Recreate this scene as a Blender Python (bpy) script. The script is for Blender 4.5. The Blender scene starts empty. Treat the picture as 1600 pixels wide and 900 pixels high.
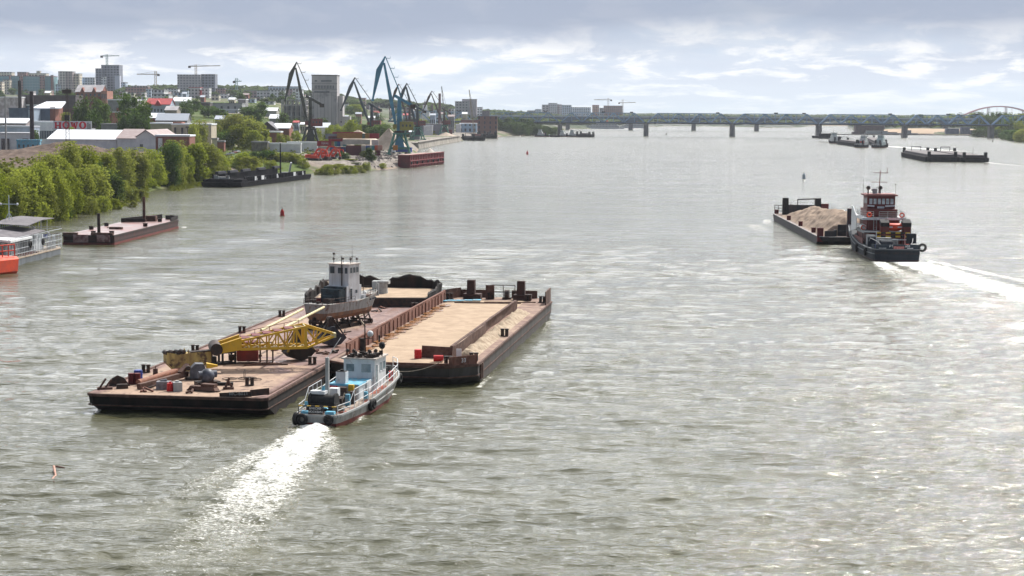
import bpy, bmesh, math, random
import numpy as np
from mathutils import Vector, Matrix, noise as mnoise
random.seed(7)
S = bpy.context.scene
C = S.collection
# ---------------------------------------------------------------- camera
F = 2900.0; H = 28.0; ROLL = 0.0065
PITCH = math.atan((450-175)/F)
cam = bpy.data.cameras.new('camera'); cam_o = bpy.data.objects.new('camera', cam); C.objects.link(cam_o)
cam.sensor_width = 36; cam.lens = F/1600*36; cam.clip_start = 1; cam.clip_end = 60000
cam_o.location = (0, 0, H)
cam_o.rotation_mode = 'XYZ'
M = Matrix.Rotation(math.pi/2-PITCH, 4, 'X') @ Matrix.Rotation(ROLL, 4, 'Z')
cam_o.rotation_euler = M.to_euler()
S.camera = cam_o
S.render.resolution_x = 1024; S.render.resolution_y = 576
# ---------------------------------------------------------------- light
SUN_AZ = math.radians(32)      # clockwise from +Y
SUN_EL = math.radians(47)
S.view_settings.view_transform = 'Standard'; S.view_settings.look = 'None'
S.view_settings.gamma = 1; S.view_settings.use_curve_mapping = False
S.view_settings.exposure = 0.40
sun = bpy.data.lights.new('sun', 'SUN'); sun.energy = 4.5; sun.angle = math.radians(0.5); sun.color = (1, .965, .91)
sun_o = bpy.data.objects.new('sun', sun); C.objects.link(sun_o)
sd = Vector((math.sin(SUN_AZ)*math.cos(SUN_EL), math.cos(SUN_AZ)*math.cos(SUN_EL), math.sin(SUN_EL)))
sun_o.rotation_euler = sd.to_track_quat('Z', 'Y').to_euler()
W = bpy.data.worlds.new('World'); S.world = W; W.use_nodes = True

class NT:
    def __init__(s, tree):
        s.t = tree; tree.nodes.clear()
    def n(s, typ, ins=None, **kw):
        nd = s.t.nodes.new(typ)
        for k, v in kw.items(): setattr(nd, k, v)
        for k, v in (ins or {}).items():
            sk = nd.inputs[k]
            if isinstance(v, bpy.types.NodeSocket): s.t.links.new(v, sk)
            else: sk.default_value = v
        return nd
    def m(s, op, a, b=None, c=None, clamp=False):
        i = {0: a}
        if b is not None: i[1] = b
        if c is not None: i[2] = c
        return s.n('ShaderNodeMath', i, operation=op, use_clamp=clamp).outputs[0]
    def mix(s, f, a, b, bt='MIX'):
        nd = s.n('ShaderNodeMix', None, data_type='RGBA', blend_type=bt)
        for sk, v in ((nd.inputs['Factor'], f), (nd.inputs[6], a), (nd.inputs[7], b)):
            if isinstance(v, bpy.types.NodeSocket): s.t.links.new(v, sk)
            else: sk.default_value = v if not isinstance(v, tuple) or len(v) == 4 else v+(1,)
        return nd.outputs[2]
    def ramp(s, f, lo, hi, a=0., b=1.):
        nd = s.n('ShaderNodeMapRange', {0: f, 1: lo, 2: hi, 3: a, 4: b}, clamp=True)
        return nd.outputs[0]
    def noise(s, vec, scale, detail=4, rough=.5, dim='3D', dist=0):
        return s.n('ShaderNodeTexNoise', {'Vector': vec, 'Scale': scale, 'Detail': detail, 'Roughness': rough, 'Distortion': dist}, noise_dimensions=dim).outputs[0]
    def scl(s, vec, sc, loc=(0, 0, 0), rot=(0, 0, 0)):
        return s.n('ShaderNodeMapping', {0: vec, 1: loc, 2: rot, 3: sc}).outputs[0]

def build_world():
    T = NT(W.node_tree)
    sky = T.n('ShaderNodeTexSky', sky_type='NISHITA', sun_disc=False, sun_elevation=SUN_EL, sun_rotation=SUN_AZ)
    d = T.n('ShaderNodeTexCoord').outputs['Generated']
    sx = T.n('ShaderNodeSeparateXYZ', {0: d})
    x, y, z = sx.outputs
    az = T.m('ARCTAN2', x, y)
    e = T.m('MAXIMUM', z, 0.0)
    le = T.m('LOGARITHM', T.m('ADD', e, .022), math.e)
    p = T.n('ShaderNodeCombineXYZ', {0: T.m('MULTIPLY', az, 25.), 1: T.m('MULTIPLY', le, 4.7), 2: 0.}).outputs[0]
    n1 = T.noise(p, 1.0, 8, .6, dist=.3)
    p2 = T.n('ShaderNodeCombineXYZ', {0: T.m('MULTIPLY', az, 5.), 1: T.m('MULTIPLY', le, 1.5), 2: 3.7}).outputs[0]
    n2 = T.noise(p2, 1.0, 4, .5)
    # grey violet cloud underside bank higher up, broken white cloud below it, pale blue gaps near the horizon
    grey = (2.75, 3.2, 4.2); white = (8.4, 8.4, 8.4); pale = (5.0, 6.0, 7.1)
    mw = T.ramp(n1, .49, .62)
    base = T.mix(T.ramp(n1, .38, .60), pale+(1,), white+(1,))
    mid = T.mix(T.ramp(n2, .3, .6), base, (5.2, 5.7, 6.6, 1))
    mid = T.mix(mw, mid, white+(1,))
    bank = T.ramp(T.m('ADD', e, T.m('MULTIPLY', T.m('SUBTRACT', n2, .5), .034)), .030, .050)
    bank2 = T.m('SUBTRACT', 1., T.ramp(e, .07, .16))
    c = T.mix(T.m('MULTIPLY', bank, T.m('MULTIPLY', bank2, .9)), mid, grey+(1,))
    # higher sky: mostly bright broken cloud round the sun side
    sdn = T.n('ShaderNodeVectorMath', {0: d, 1: tuple(sd)}, operation='DOT_PRODUCT').outputs['Value']
    glow = T.ramp(sdn, .35, 1.0)
    glow = T.m('POWER', glow, 3.)
    fwd = T.ramp(y, -.30, .55)
    hi = T.mix(fwd, (1.15, 1.45, 2.1, 1), T.mix(T.ramp(e, .22, .62), (18.0, 18.2, 18.6, 1), (7.0, 7.4, 8.2, 1)))
    hi = T.mix(glow, hi, (21., 20.6, 19.8, 1))
    hi = T.mix(T.ramp(n1, .44, .6, 0., .55), hi, (3.6, 4.4, 5.9, 1))
    c = T.mix(T.ramp(e, .065, .12), c, hi)
    cover = T.ramp(n2, .25, .45, .88, 1.)
    c = T.mix(cover, sky.outputs[0], c)
    hz = T.m('SUBTRACT', 1., T.ramp(e, 0., .022))
    c = T.mix(T.m('MULTIPLY', hz, .75), c, (5.4, 6.1, 6.7, 1))
    bg = T.n('ShaderNodeBackground', {'Color': c, 'Strength': .1})
    T.n('ShaderNodeOutputWorld', {'Surface': bg.outputs[0]})
build_world()

# ---------------------------------------------------------------- photograph pixel (1600x900) -> place on the ground
_cp, _sp, _cr, _sr = math.cos(PITCH), math.sin(PITCH), math.cos(ROLL), math.sin(ROLL)
def ray(x, y):
    u = (x-800)/F; v = (450-y)/F
    u2 = u*_cr-v*_sr; v2 = v*_cr+u*_sr
    return (u2, _cp+v2*_sp, -_sp+v2*_cp)
def g(x, y, z=0.):
    d = ray(x, y); t = (z-H)/d[2]; return (d[0]*t, d[1]*t)
def g3(x, y, z=0.):
    p = g(x, y, z); return Vector((p[0], p[1], z))
def at(x, y, Y):
    d = ray(x, y); t = Y/d[1]; return Vector((d[0]*t, Y, H+d[2]*t))

# ---------------------------------------------------------------- materials
MATS = {}
def mat(name, c1, c2=None, sc=1., rough=.7, metal=0., lo=.4, hi=.6, bump=0., bsc=None, streak=False, c3=None, sc3=None, lo3=.55, hi3=.65, detail=6, spec=.3):
    if name in MATS: return MATS[name]
    m = bpy.data.materials.new(name); m.use_nodes = True; T = NT(m.node_tree)
    co = T.n('ShaderNodeTexCoord').outputs['Object']
    v = T.scl(co, (1, 1, .12)) if streak else co
    col = c1+(1,)
    if c2:
        n = T.noise(v, sc, detail, .6)
        col = T.mix(T.ramp(n, lo, hi), c1+(1,), c2+(1,))
    if c3:
        n = T.noise(T.scl(co, (1, 1, 1), (13, 5, 2)), sc3 or sc*.4, 5, .6)
        col = T.mix(T.ramp(n, lo3, hi3), col, c3+(1,))
    b = T.n('ShaderNodeBsdfPrincipled', {'Base Color': col, 'Roughness': rough, 'Metallic': metal, 'Specular IOR Level': spec})
    if bump:
        bn = T.n('ShaderNodeBump', {'Height': T.noise(co, bsc or sc*4, 4, .6), 'Strength': bump, 'Distance': .1})
        T.t.links.new(bn.outputs[0], b.inputs['Normal'])
    T.n('ShaderNodeOutputMaterial', {'Surface': b.outputs[0]})
    m.diffuse_color = c1+(1,)
    MATS[name] = m
    return m

def facade(name, wall, glass=(.03, .035, .05), fl=4.0, sp=4.4, wl=.2, wh=.74, u0=.2, u1=.74, wall2=None, alt=0, trim=None):
    """wall with rows of window openings, for buildings kilometres away"""
    if name in MATS: return MATS[name]
    m = bpy.data.materials.new(name); m.use_nodes = True; T = NT(m.node_tree)
    tc = T.n('ShaderNodeTexCoord')
    s = T.n('ShaderNodeSeparateXYZ', {0: tc.outputs['Object']}); nn = T.n('ShaderNodeSeparateXYZ', {0: tc.outputs['Normal']})
    side = T.m('GREATER_THAN', T.m('ABSOLUTE', nn.outputs[0]), .7)
    u = T.m('ADD', T.m('MULTIPLY', s.outputs[1], side), T.m('MULTIPLY', s.outputs[0], T.m('SUBTRACT', 1., side)))
    u = T.m('DIVIDE', u, sp); w = T.m('DIVIDE', s.outputs[2], fl)
    fu = T.m('FRACT', u); fw = T.m('FRACT', w)
    a = T.m('MULTIPLY', T.m('GREATER_THAN', fu, u0), T.m('LESS_THAN', fu, u1))
    b_ = T.m('MULTIPLY', T.m('GREATER_THAN', fw, wl), T.m('LESS_THAN', fw, wh))
    mask = T.m('MULTIPLY', a, b_)
    mask = T.m('MULTIPLY', mask, T.m('LESS_THAN', T.m('ABSOLUTE', nn.outputs[2]), .5))
    cell = T.n('ShaderNodeCombineXYZ', {0: T.m('FLOOR', u), 1: T.m('FLOOR', w), 2: side}).outputs[0]
    rnd = T.n('ShaderNodeTexWhiteNoise', {'Vector': cell}).outputs['Value']
    wc = wall+(1,)
    wc = T.mix(T.ramp(T.noise(tc.outputs['Object'], .12, 4), .4, .65, 0, .5), wc, tuple(k*.75 for k in wall)+(1,))
    if wall2:
        col = T.m('FLOOR', T.m('DIVIDE', u, alt or 4)); st = T.m('GREATER_THAN', T.m('FRACT', T.m('DIVIDE', col, 2.)), .3)
        wc = T.mix(st, wc, wall2+(1,))
    gc = T.mix(T.m('MULTIPLY', rnd, .3), glass+(1,), tuple(.5*k+.12 for k in wall)+(1,))
    col = T.mix(mask, wc, gc)
    b = T.n('ShaderNodeBsdfPrincipled', {'Base Color': col, 'Roughness': T.ramp(mask, 0, 1, .85, .3), 'Specular IOR Level': .3})
    T.n('ShaderNodeOutputMaterial', {'Surface': b.outputs[0]})
    MATS[name] = m
    return m

# ---------------------------------------------------------------- mesh builder
class MB:
    def __init__(s): s.v = []; s.f = []; s.mi = []; s.cur = 0; s.sm = False; s.smf = []
    def add(s, vs, fs, smooth=False):
        o = len(s.v); s.v.extend([tuple(p) for p in vs])
        for f in fs: s.f.append(tuple(i+o for i in f)); s.mi.append(s.cur); s.smf.append(smooth)
        return s
    def box(s, cx, cy, z0, sx, sy, sz, rz=0., tx=1., ty=1.):
        """centre x,y, bottom z, sizes; tx, ty scale the top"""
        c, n = math.cos(rz), math.sin(rz); vs = []
        for z, kx, ky in ((z0, 1, 1), (z0+sz, tx, ty)):
            for a, b in ((-1, -1), (1, -1), (1, 1), (-1, 1)):
                x, y = a*sx/2*kx, b*sy/2*ky
                vs.append((cx+x*c-y*n, cy+x*n+y*c, z))
        return s.add(vs, [(3, 2, 1, 0), (4, 5, 6, 7), (0, 1, 5, 4), (1, 2, 6, 5), (2, 3, 7, 6), (3, 0, 4, 7)])
    def beam(s, a, b, w, h=None):
        a = Vector(a); b = Vector(b); h = h or w; d = b-a
        if d.length < 1e-6: return s
        d.normalize(); up = Vector((0, 0, 1)) if abs(d.z) < .95 else Vector((0, 1, 0))
        r = d.cross(up).normalized(); u = r.cross(d).normalized()
        vs = []
        for p in (a, b):
            for i, j in ((-1, -1), (1, -1), (1, 1), (-1, 1)): vs.append(p+r*(i*w/2)+u*(j*h/2))
        return s.add(vs, [(3, 2, 1, 0), (4, 5, 6, 7), (0, 1, 5, 4), (1, 2, 6, 5), (2, 3, 7, 6), (3, 0, 4, 7)])
    def tube(s, a, b, r0, r1=None, n=8, caps=True, smooth=True):
        a = Vector(a); b = Vector(b); r1 = r0 if r1 is None else r1; d = (b-a)
        if d.length < 1e-6: return s
        d.normalize(); up = Vector((0, 0, 1)) if abs(d.z) < .95 else Vector((0, 1, 0))
        r = d.cross(up).normalized(); u = r.cross(d).normalized(); vs = []
        for p, q in ((a, r0), (b, r1)):
            for i in range(n):
                t = 2*math.pi*i/n; vs.append(p+r*(q*math.cos(t))+u*(q*math.sin(t)))
        s.add(vs, [(i, (i+1) % n, n+(i+1) % n, n+i) for i in range(n)], smooth)
        if caps: s.add(vs, [tuple(range(n-1, -1, -1)), tuple(range(n, 2*n))])
        return s
    def path(s, pts, r, n=6):
        for a, b in zip(pts[:-1], pts[1:]): s.tube(a, b, r, r, n)
        return s
    def prism(s, poly, z0, z1, taper=1.):
        n = len(poly); cx = sum(p[0] for p in poly)/n; cy = sum(p[1] for p in poly)/n
        vs = [(p[0], p[1], z0) for p in poly]+[(cx+(p[0]-cx)*taper, cy+(p[1]-cy)*taper, z1) for p in poly]
        return s.add(vs, [tuple(range(n-1, -1, -1)), tuple(range(n, 2*n))]+[(i, (i+1) % n, n+(i+1) % n, n+i) for i in range(n)])
    def xprism(s, poly, x0, x1):
        """poly in (y,z) extruded along x"""
        n = len(poly); vs = [(x0, p[0], p[1]) for p in poly]+[(x1, p[0], p[1]) for p in poly]
        return s.add(vs, [tuple(range(n-1, -1, -1)), tuple(range(n, 2*n))]+[(i, (i+1) % n, n+(i+1) % n, n+i) for i in range(n)])
    def yprism(s, poly, y0, y1):
        """poly in (x,z) extruded along y"""
        n = len(poly); vs = [(p[0], y0, p[1]) for p in poly]+[(p[0], y1, p[1]) for p in poly]
        return s.add(vs, [tuple(range(n-1, -1, -1)), tuple(range(n, 2*n))]+[(i, (i+1) % n, n+(i+1) % n, n+i) for i in range(n)])
    def loft(s, rings, closed=False, caps=True, smooth=False):
        n = len(rings[0]); vs = [p for r in rings for p in r]; fs = []
        for k in range(len(rings)-1):
            for i in range(n if closed else n-1):
                j = (i+1) % n; fs.append((k*n+i, k*n+j, (k+1)*n+j, (k+1)*n+i))
        s.add(vs, fs, smooth)
        if caps: s.add(vs, [tuple(range(n-1, -1, -1)), tuple(range((len(rings)-1)*n, len(rings)*n))])
        return s
    def sphere(s, c, r, n=10, m=6, sz=1.):
        c = Vector(c); rings = []
        for k in range(m+1):
            t = math.pi*k/m; rr = max(r*math.sin(t), 1e-4)
            rings.append([(c.x+rr*math.cos(2*math.pi*i/n), c.y+rr*math.sin(2*math.pi*i/n), c.z-r*sz*math.cos(t)) for i in range(n)])
        return s.loft(rings, True, False, True)
    def torus(s, c, R, r, axis='y', n=16, m=8, arc=1.):
        c = Vector(c); rings = []
        for k in range(n+1):
            t = 2*math.pi*arc*k/n; ring = []
            for i in range(m):
                q = 2*math.pi*i/m; a = (R+r*math.cos(q))*math.cos(t); b = (R+r*math.cos(q))*math.sin(t); h = r*math.sin(q)
                ring.append(c+Vector({'y': (a, h, b), 'x': (h, a, b), 'z': (a, b, h)}[axis]))
            rings.append(ring)
        return s.loft(rings, True, False, True)
    def rail(s, pts, h=1., bars=2, r=.04, sp=1.5):
        """guard rail: posts and bars along a polyline"""
        pts = [Vector(p) for p in pts]
        for a, b in zip(pts[:-1], pts[1:]):
            L = (b-a).length; n = max(1, round(L/sp))
            for i in range(n+1):
                p = a.lerp(b, i/n); s.tube(p, p+Vector((0, 0, h)), r, r, 5)
            for k in range(bars):
                z = Vector((0, 0, h*(k+1)/bars)); s.tube(a+z, b+z, r, r, 5)
        return s
    def build(s, name, ms, parent=None, loc=None, rz=0., label=None):
        me = bpy.data.meshes.new(name); me.from_pydata(s.v, [], s.f)
        ms = ms if isinstance(ms, (list, tuple)) else [ms]
        for m in ms: me.materials.append(m)
        me.polygons.foreach_set('material_index', s.mi)
        me.polygons.foreach_set('use_smooth', s.smf)
        me.update()
        o = bpy.data.objects.new(name, me); C.objects.link(o)
        if parent: o.parent = parent
        if loc is not None: o.location = loc
        if rz: o.rotation_euler.z = rz
        if label: o['label'] = label
        return o

def tag(o, label, cat, group=None, kind=None):
    o['label'] = label; o['category'] = cat
    if group: o['group'] = group
    if kind: o['kind'] = kind
    return o
def thing(name, label, cat, loc=(0, 0, 0), rz=0., group=None):
    o = bpy.data.objects.new(name, None); C.objects.link(o); o.location = loc; o.rotation_euler.z = rz
    return tag(o, label, cat, group)
def kids(o): return [c for c in bpy.data.objects if c.parent == o]
def copy_thing(src, loc=None, rz=None, label=None, scale=None, ch=None):
    r = src.copy(); C.objects.link(r)
    if loc is not None: r.location = loc
    if rz is not None: r.rotation_euler.z = rz
    if label: r['label'] = label
    if scale: r.scale = scale
    for c in (ch if ch is not None else kids(src)):
        d = c.copy(); C.objects.link(d); d.parent = r
        for e in (kids(c) if ch is None else []):
            q = e.copy(); C.objects.link(q); q.parent = d
    return r
def struct(o): o['kind'] = 'structure'; return o
ORD = 'first second third fourth fifth sixth seventh eighth ninth tenth eleventh twelfth thirteenth fourteenth fifteenth sixteenth seventeenth eighteenth nineteenth twentieth'.split()
TENS = ['', '', 'twenty', 'thirty', 'forty', 'fifty', 'sixty', 'seventy', 'eighty', 'ninety']
def ordw(i):
    if i < 20: return ORD[i]
    t, u = divmod(i+1, 10)
    return (TENS[t]+'-'+ORD[u-1]) if u else TENS[t][:-1]+'ieth'
# ================================================================ SETTING: ground, water
L_PX = [(0, 352), (60, 340), (130, 330), (190, 316), (225, 303), (240, 297), (300, 287), (350, 281), (420, 275), (500, 270), (560, 268), (600, 265), (638, 261), (654, 232), (690, 225), (718, 220.5), (732, 218), (768, 214.5), (800, 212), (860, 211.5), (868, 206), (884, 202), (940, 200.5), (990, 199), (1060, 197), (1175, 198.5), (1200, 200), (1262, 198.3), (1266, 196), (1322, 196)]
R_PX = [(1326, 201), (1350, 204), (1400, 207), (1440, 209.5), (1510, 210.5), (1530, 213), (1565, 215.5), (1600, 221), (1650, 232)]
water_poly = [g(*p) for p in L_PX]+[g(*p) for p in R_PX]
water_poly = [(-230, -400), (-190, 100), (-165, 300), (-140, 400)]+water_poly+[(760, 1500), (1300, 900), (2000, -400)]
def in_poly(px, py, poly):
    ins = np.zeros(px.shape, bool); n = len(poly)
    for i in range(n):
        x1, y1 = poly[i]; x2, y2 = poly[(i+1) % n]
        cond = ((y1 > py) != (y2 > py)) & (px < (x2-x1)*(py-y1)/(y2-y1+1e-12)+x1)
        ins ^= cond
    return ins
def dist_poly(px, py, poly):
    d = np.full(px.shape, 1e12); n = len(poly)
    for i in range(n):
        x1, y1 = poly[i]; x2, y2 = poly[(i+1) % n]; dx, dy = x2-x1, y2-y1; L = dx*dx+dy*dy
        t = np.clip(((px-x1)*dx+(py-y1)*dy)/L, 0, 1)
        d = np.minimum(d, (px-x1-t*dx)**2+(py-y1-t*dy)**2)
    return np.sqrt(d)
PROF_D = [0, 500, 900, 1100, 1250, 1400, 1600, 2000, 2500, 3000, 4000, 6000, 9000, 14000, 22000]
PROF_Z = [5, 5, 5, 7, 11, 19, 28, 36, 44, 50, 62, 62, 55, 60, 60]
FLAT_Z = [5, 5, 4.5, 4.5, 5, 5, 6, 6, 6, 6, 6, 7, 9, 13, 20]
def vnoise(x, y, s):
    return (np.sin(x/s*1.7+1.3)*np.cos(y/s*1.3+.7)+np.sin(x/s*.83+y/s*.61+2.1)*.8+np.sin(x/s*2.9-y/s*2.3)*.35)/2.1
def terrain(x, y):
    x = np.asarray(x, float); y = np.asarray(y, float)
    w = in_poly(x, y, water_poly); s = dist_poly(x, y, water_poly)
    azpx = 800+x/np.maximum(y, 1)*F
    k = np.interp(azpx, [-800, 430, 560, 700, 800, 900], [1.05, 1., .62, .42, .12, 0.])
    inland = np.clip((s-90)/260, 0, 1); inland = inland*inland*(3-2*inland)
    k = k*np.where(azpx > 430, 1-(1-inland)*np.clip((azpx-430)/120, 0, 1), 1.)
    z = np.interp(y, PROF_D, PROF_Z)*k+np.interp(y, PROF_D, FLAT_Z)*(1-k)
    z = z+vnoise(x, y, 300)*np.interp(y, [0, 1500, 4000], [0, 1.2, 4])
    # dug earth mound behind the near willows
    z = z+np.exp(-(((x+275)/75)**2+((y-800)/70)**2))*2.6*(1+.25*vnoise(x, y, 9))+np.exp(-(((x+200)/42)**2+((y-850)/34)**2))*6.0*(1+.3*vnoise(x, y, 7))
    z = z+vnoise(x, y, 11)*.35
    z = np.maximum(z, 2.5)
    sl = np.where((azpx > 555) & (azpx < 720) & (y < 2200), .85, .32)
    bank = np.minimum(z, .05+s*sl+.12*np.sin(x*.9)*np.cos(y*.7))
    return np.where(w, -np.minimum(s*.4, 5.), bank)
def tz(x, y): return float(terrain(np.array([x]), np.array([y]))[0])

def build_terrain():
    az = np.concatenate([np.linspace(-75, -19, 60, endpoint=False), np.linspace(-19, 19, 420, endpoint=False), np.linspace(19, 75, 60)])
    az = np.radians(az)
    dd = np.concatenate([np.linspace(-300, 380, 12, endpoint=False), np.linspace(380, 1200, 230, endpoint=False), np.geomspace(1200, 24000, 210)])
    A, D = np.meshgrid(az, dd)
    X = np.tan(A)*np.maximum(D, 100); Y = D
    Z = terrain(X, Y)
    nv = X.size; na, nd = len(az), len(dd)
    co = np.stack([X.ravel(), Y.ravel(), Z.ravel()], 1).astype(np.float32)
    idx = np.arange(nv).reshape(nd, na)
    q = np.stack([idx[:-1, :-1], idx[:-1, 1:], idx[1:, 1:], idx[1:, :-1]], -1).reshape(-1, 4)
    me = bpy.data.meshes.new('ground'); me.vertices.add(nv); me.vertices.foreach_set('co', co.ravel())
    me.loops.add(q.size); me.loops.foreach_set('vertex_index', q.ravel().astype(np.int32))
    me.polygons.add(len(q)); me.polygons.foreach_set('loop_start', np.arange(0, q.size, 4, dtype=np.int32))
    me.polygons.foreach_set('use_smooth', np.ones(len(q), bool))
    me.update(); me.validate()
    m = bpy.data.materials.new('ground'); m.use_nodes = True; T = NT(m.node_tree)
    co = T.n('ShaderNodeTexCoord').outputs['Object']; s = T.n('ShaderNodeSeparateXYZ', {0: co})
    gn = T.n('ShaderNodeSeparateXYZ', {0: T.n('ShaderNodeNewGeometry').outputs['Normal']})
    n1 = T.noise(co, .02, 6, .6); n2 = T.noise(co, .3, 5, .6); n3 = T.noise(co, .006, 4, .6)
    grass = T.mix(T.ramp(n2, .35, .65), (.052, .085, .018, 1), (.10, .13, .035, 1))
    dirt = T.mix(T.ramp(n2, .35, .65), (.17, .125, .10, 1), (.30, .25, .21, 1))
    c = T.mix(T.ramp(n1, .50, .58), grass, dirt)
    # town ground further off: roofs, yards and tree cover in patches
    far = T.ramp(s.outputs[1], 2000, 3500)
    town = T.mix(T.ramp(T.noise(co, .012, 5, .7), .42, .6), (.04, .06, .03, 1), (.16, .16, .15, 1))
    c = T.mix(far, c, town)
    wood = T.ramp(s.outputs[1], 4200, 6000)
    c = T.mix(wood, c, T.mix(T.ramp(n3, .4, .6), (.035, .055, .03, 1), (.07, .09, .05, 1)))
    # stony steep bank in the port, earth in the dug mound
    vd = T.n('ShaderNodeVectorMath', {0: co, 1: (-240, 815, 8)}, operation='DISTANCE').outputs['Value']
    c = T.mix(T.ramp(T.m('ADD', vd, T.m('MULTIPLY', n1, 60.)), 150, 115), c, T.mix(T.ramp(n2, .4, .6), (.07, .048, .038, 1), (.16, .115, .09, 1)))
    port = T.m('MULTIPLY', T.ramp(s.outputs[0], -125, -100), T.m('MULTIPLY', T.ramp(s.outputs[1], 850, 870), T.ramp(s.outputs[1], 2200, 2150)))
    port = T.m('MULTIPLY', port, T.ramp(s.outputs[0], 60, 50))
    stone = T.mix(T.ramp(T.noise(co, .7, 6, .7), .35, .65), (.10, .085, .075, 1), (.36, .32, .28, 1))
    c = T.mix(T.m('MULTIPLY', port, T.ramp(n1, .38, .46)), c, stone)
    low = T.ramp(s.outputs[2], 1.0, .35)
    c = T.mix(T.m('MULTIPLY', low, .8), c, T.mix(T.ramp(n1, .42, .55), (.10, .12, .04, 1), (.26, .19, .145, 1)))
    b = T.n('ShaderNodeBsdfPrincipled', {'Base Color': c, 'Roughness': .95, 'Specular IOR Level': .1})
    bn = T.n('ShaderNodeBump', {'Height': n2, 'Strength': .6, 'Distance': 1.}); T.t.links.new(bn.outputs[0], b.inputs['Normal'])
    T.n('ShaderNodeOutputMaterial', {'Surface': b.outputs[0]})
    me.materials.append(m)
    o = bpy.data.objects.new('ground', me); C.objects.link(o); struct(o)
    return o
build_terrain()

# foam trails: list of (start, end, half width start, half width end, strength)
WAKES = [((-17.4, 163.2), (-20.0, 104.0), 1.9, 5.8, .80, .0),
         ((-16.0, 160.0), (-12.0, 128.0), .8, 2.4, .42, .0),
         ((-18.5, 160.0), (-27.0, 118.0), .8, 2.8, .5, .0),
         ((75.5, 355.0), (87.0, 190.0), 4.2, 8.5, 1.0, .0),
         ((70.0, 354.0), (66.0, 290.0), 1.6, 6.0, .6, .0),
         ((80.5, 356.0), (92.0, 280.0), 1.0, 3.0, .7, .0),
         ((281.0, 1104.0), (283.0, 1010.0), 2.5, 5.0, .6, .0),
         ((330.0, 1640.0), (352.0, 1380.0), 6.0, 12.0, 1.1, .0),
         ((-3.4, 188.0), (-1.6, 200.0), .35, .4, .5, .0),
         ((5.3, 249.0), (3.6, 232.0), .6, .5, .45, .0),
         ((-13.3, 173.0), (-14.6, 164.0), .35, 1.0, .75, .0),
         ((-11.6, 183.5), (-13.0, 175.0), .35, .3, .7, .0),
         ((-22.4, 172.0), (-19.0, 196.0), .25, .3, .45, .0),
         ((-38.8, 171.5), (-37.0, 182.0), .25, .5, .5, .0),
         ((67.5, 492.0), (63.0, 455.0), 1.2, 3.0, .45, .0),
         ((61.0, 470.0), (58.0, 415.0), 3.0, 3.0, .35, .0),
         ((71.0, 398.0), (63.5, 362.0), 4.5, 6.0, .35, .0),
         ((-79.0, 446.0), (-78.0, 440.0), .8, 1.2, .6, .0)]
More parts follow.
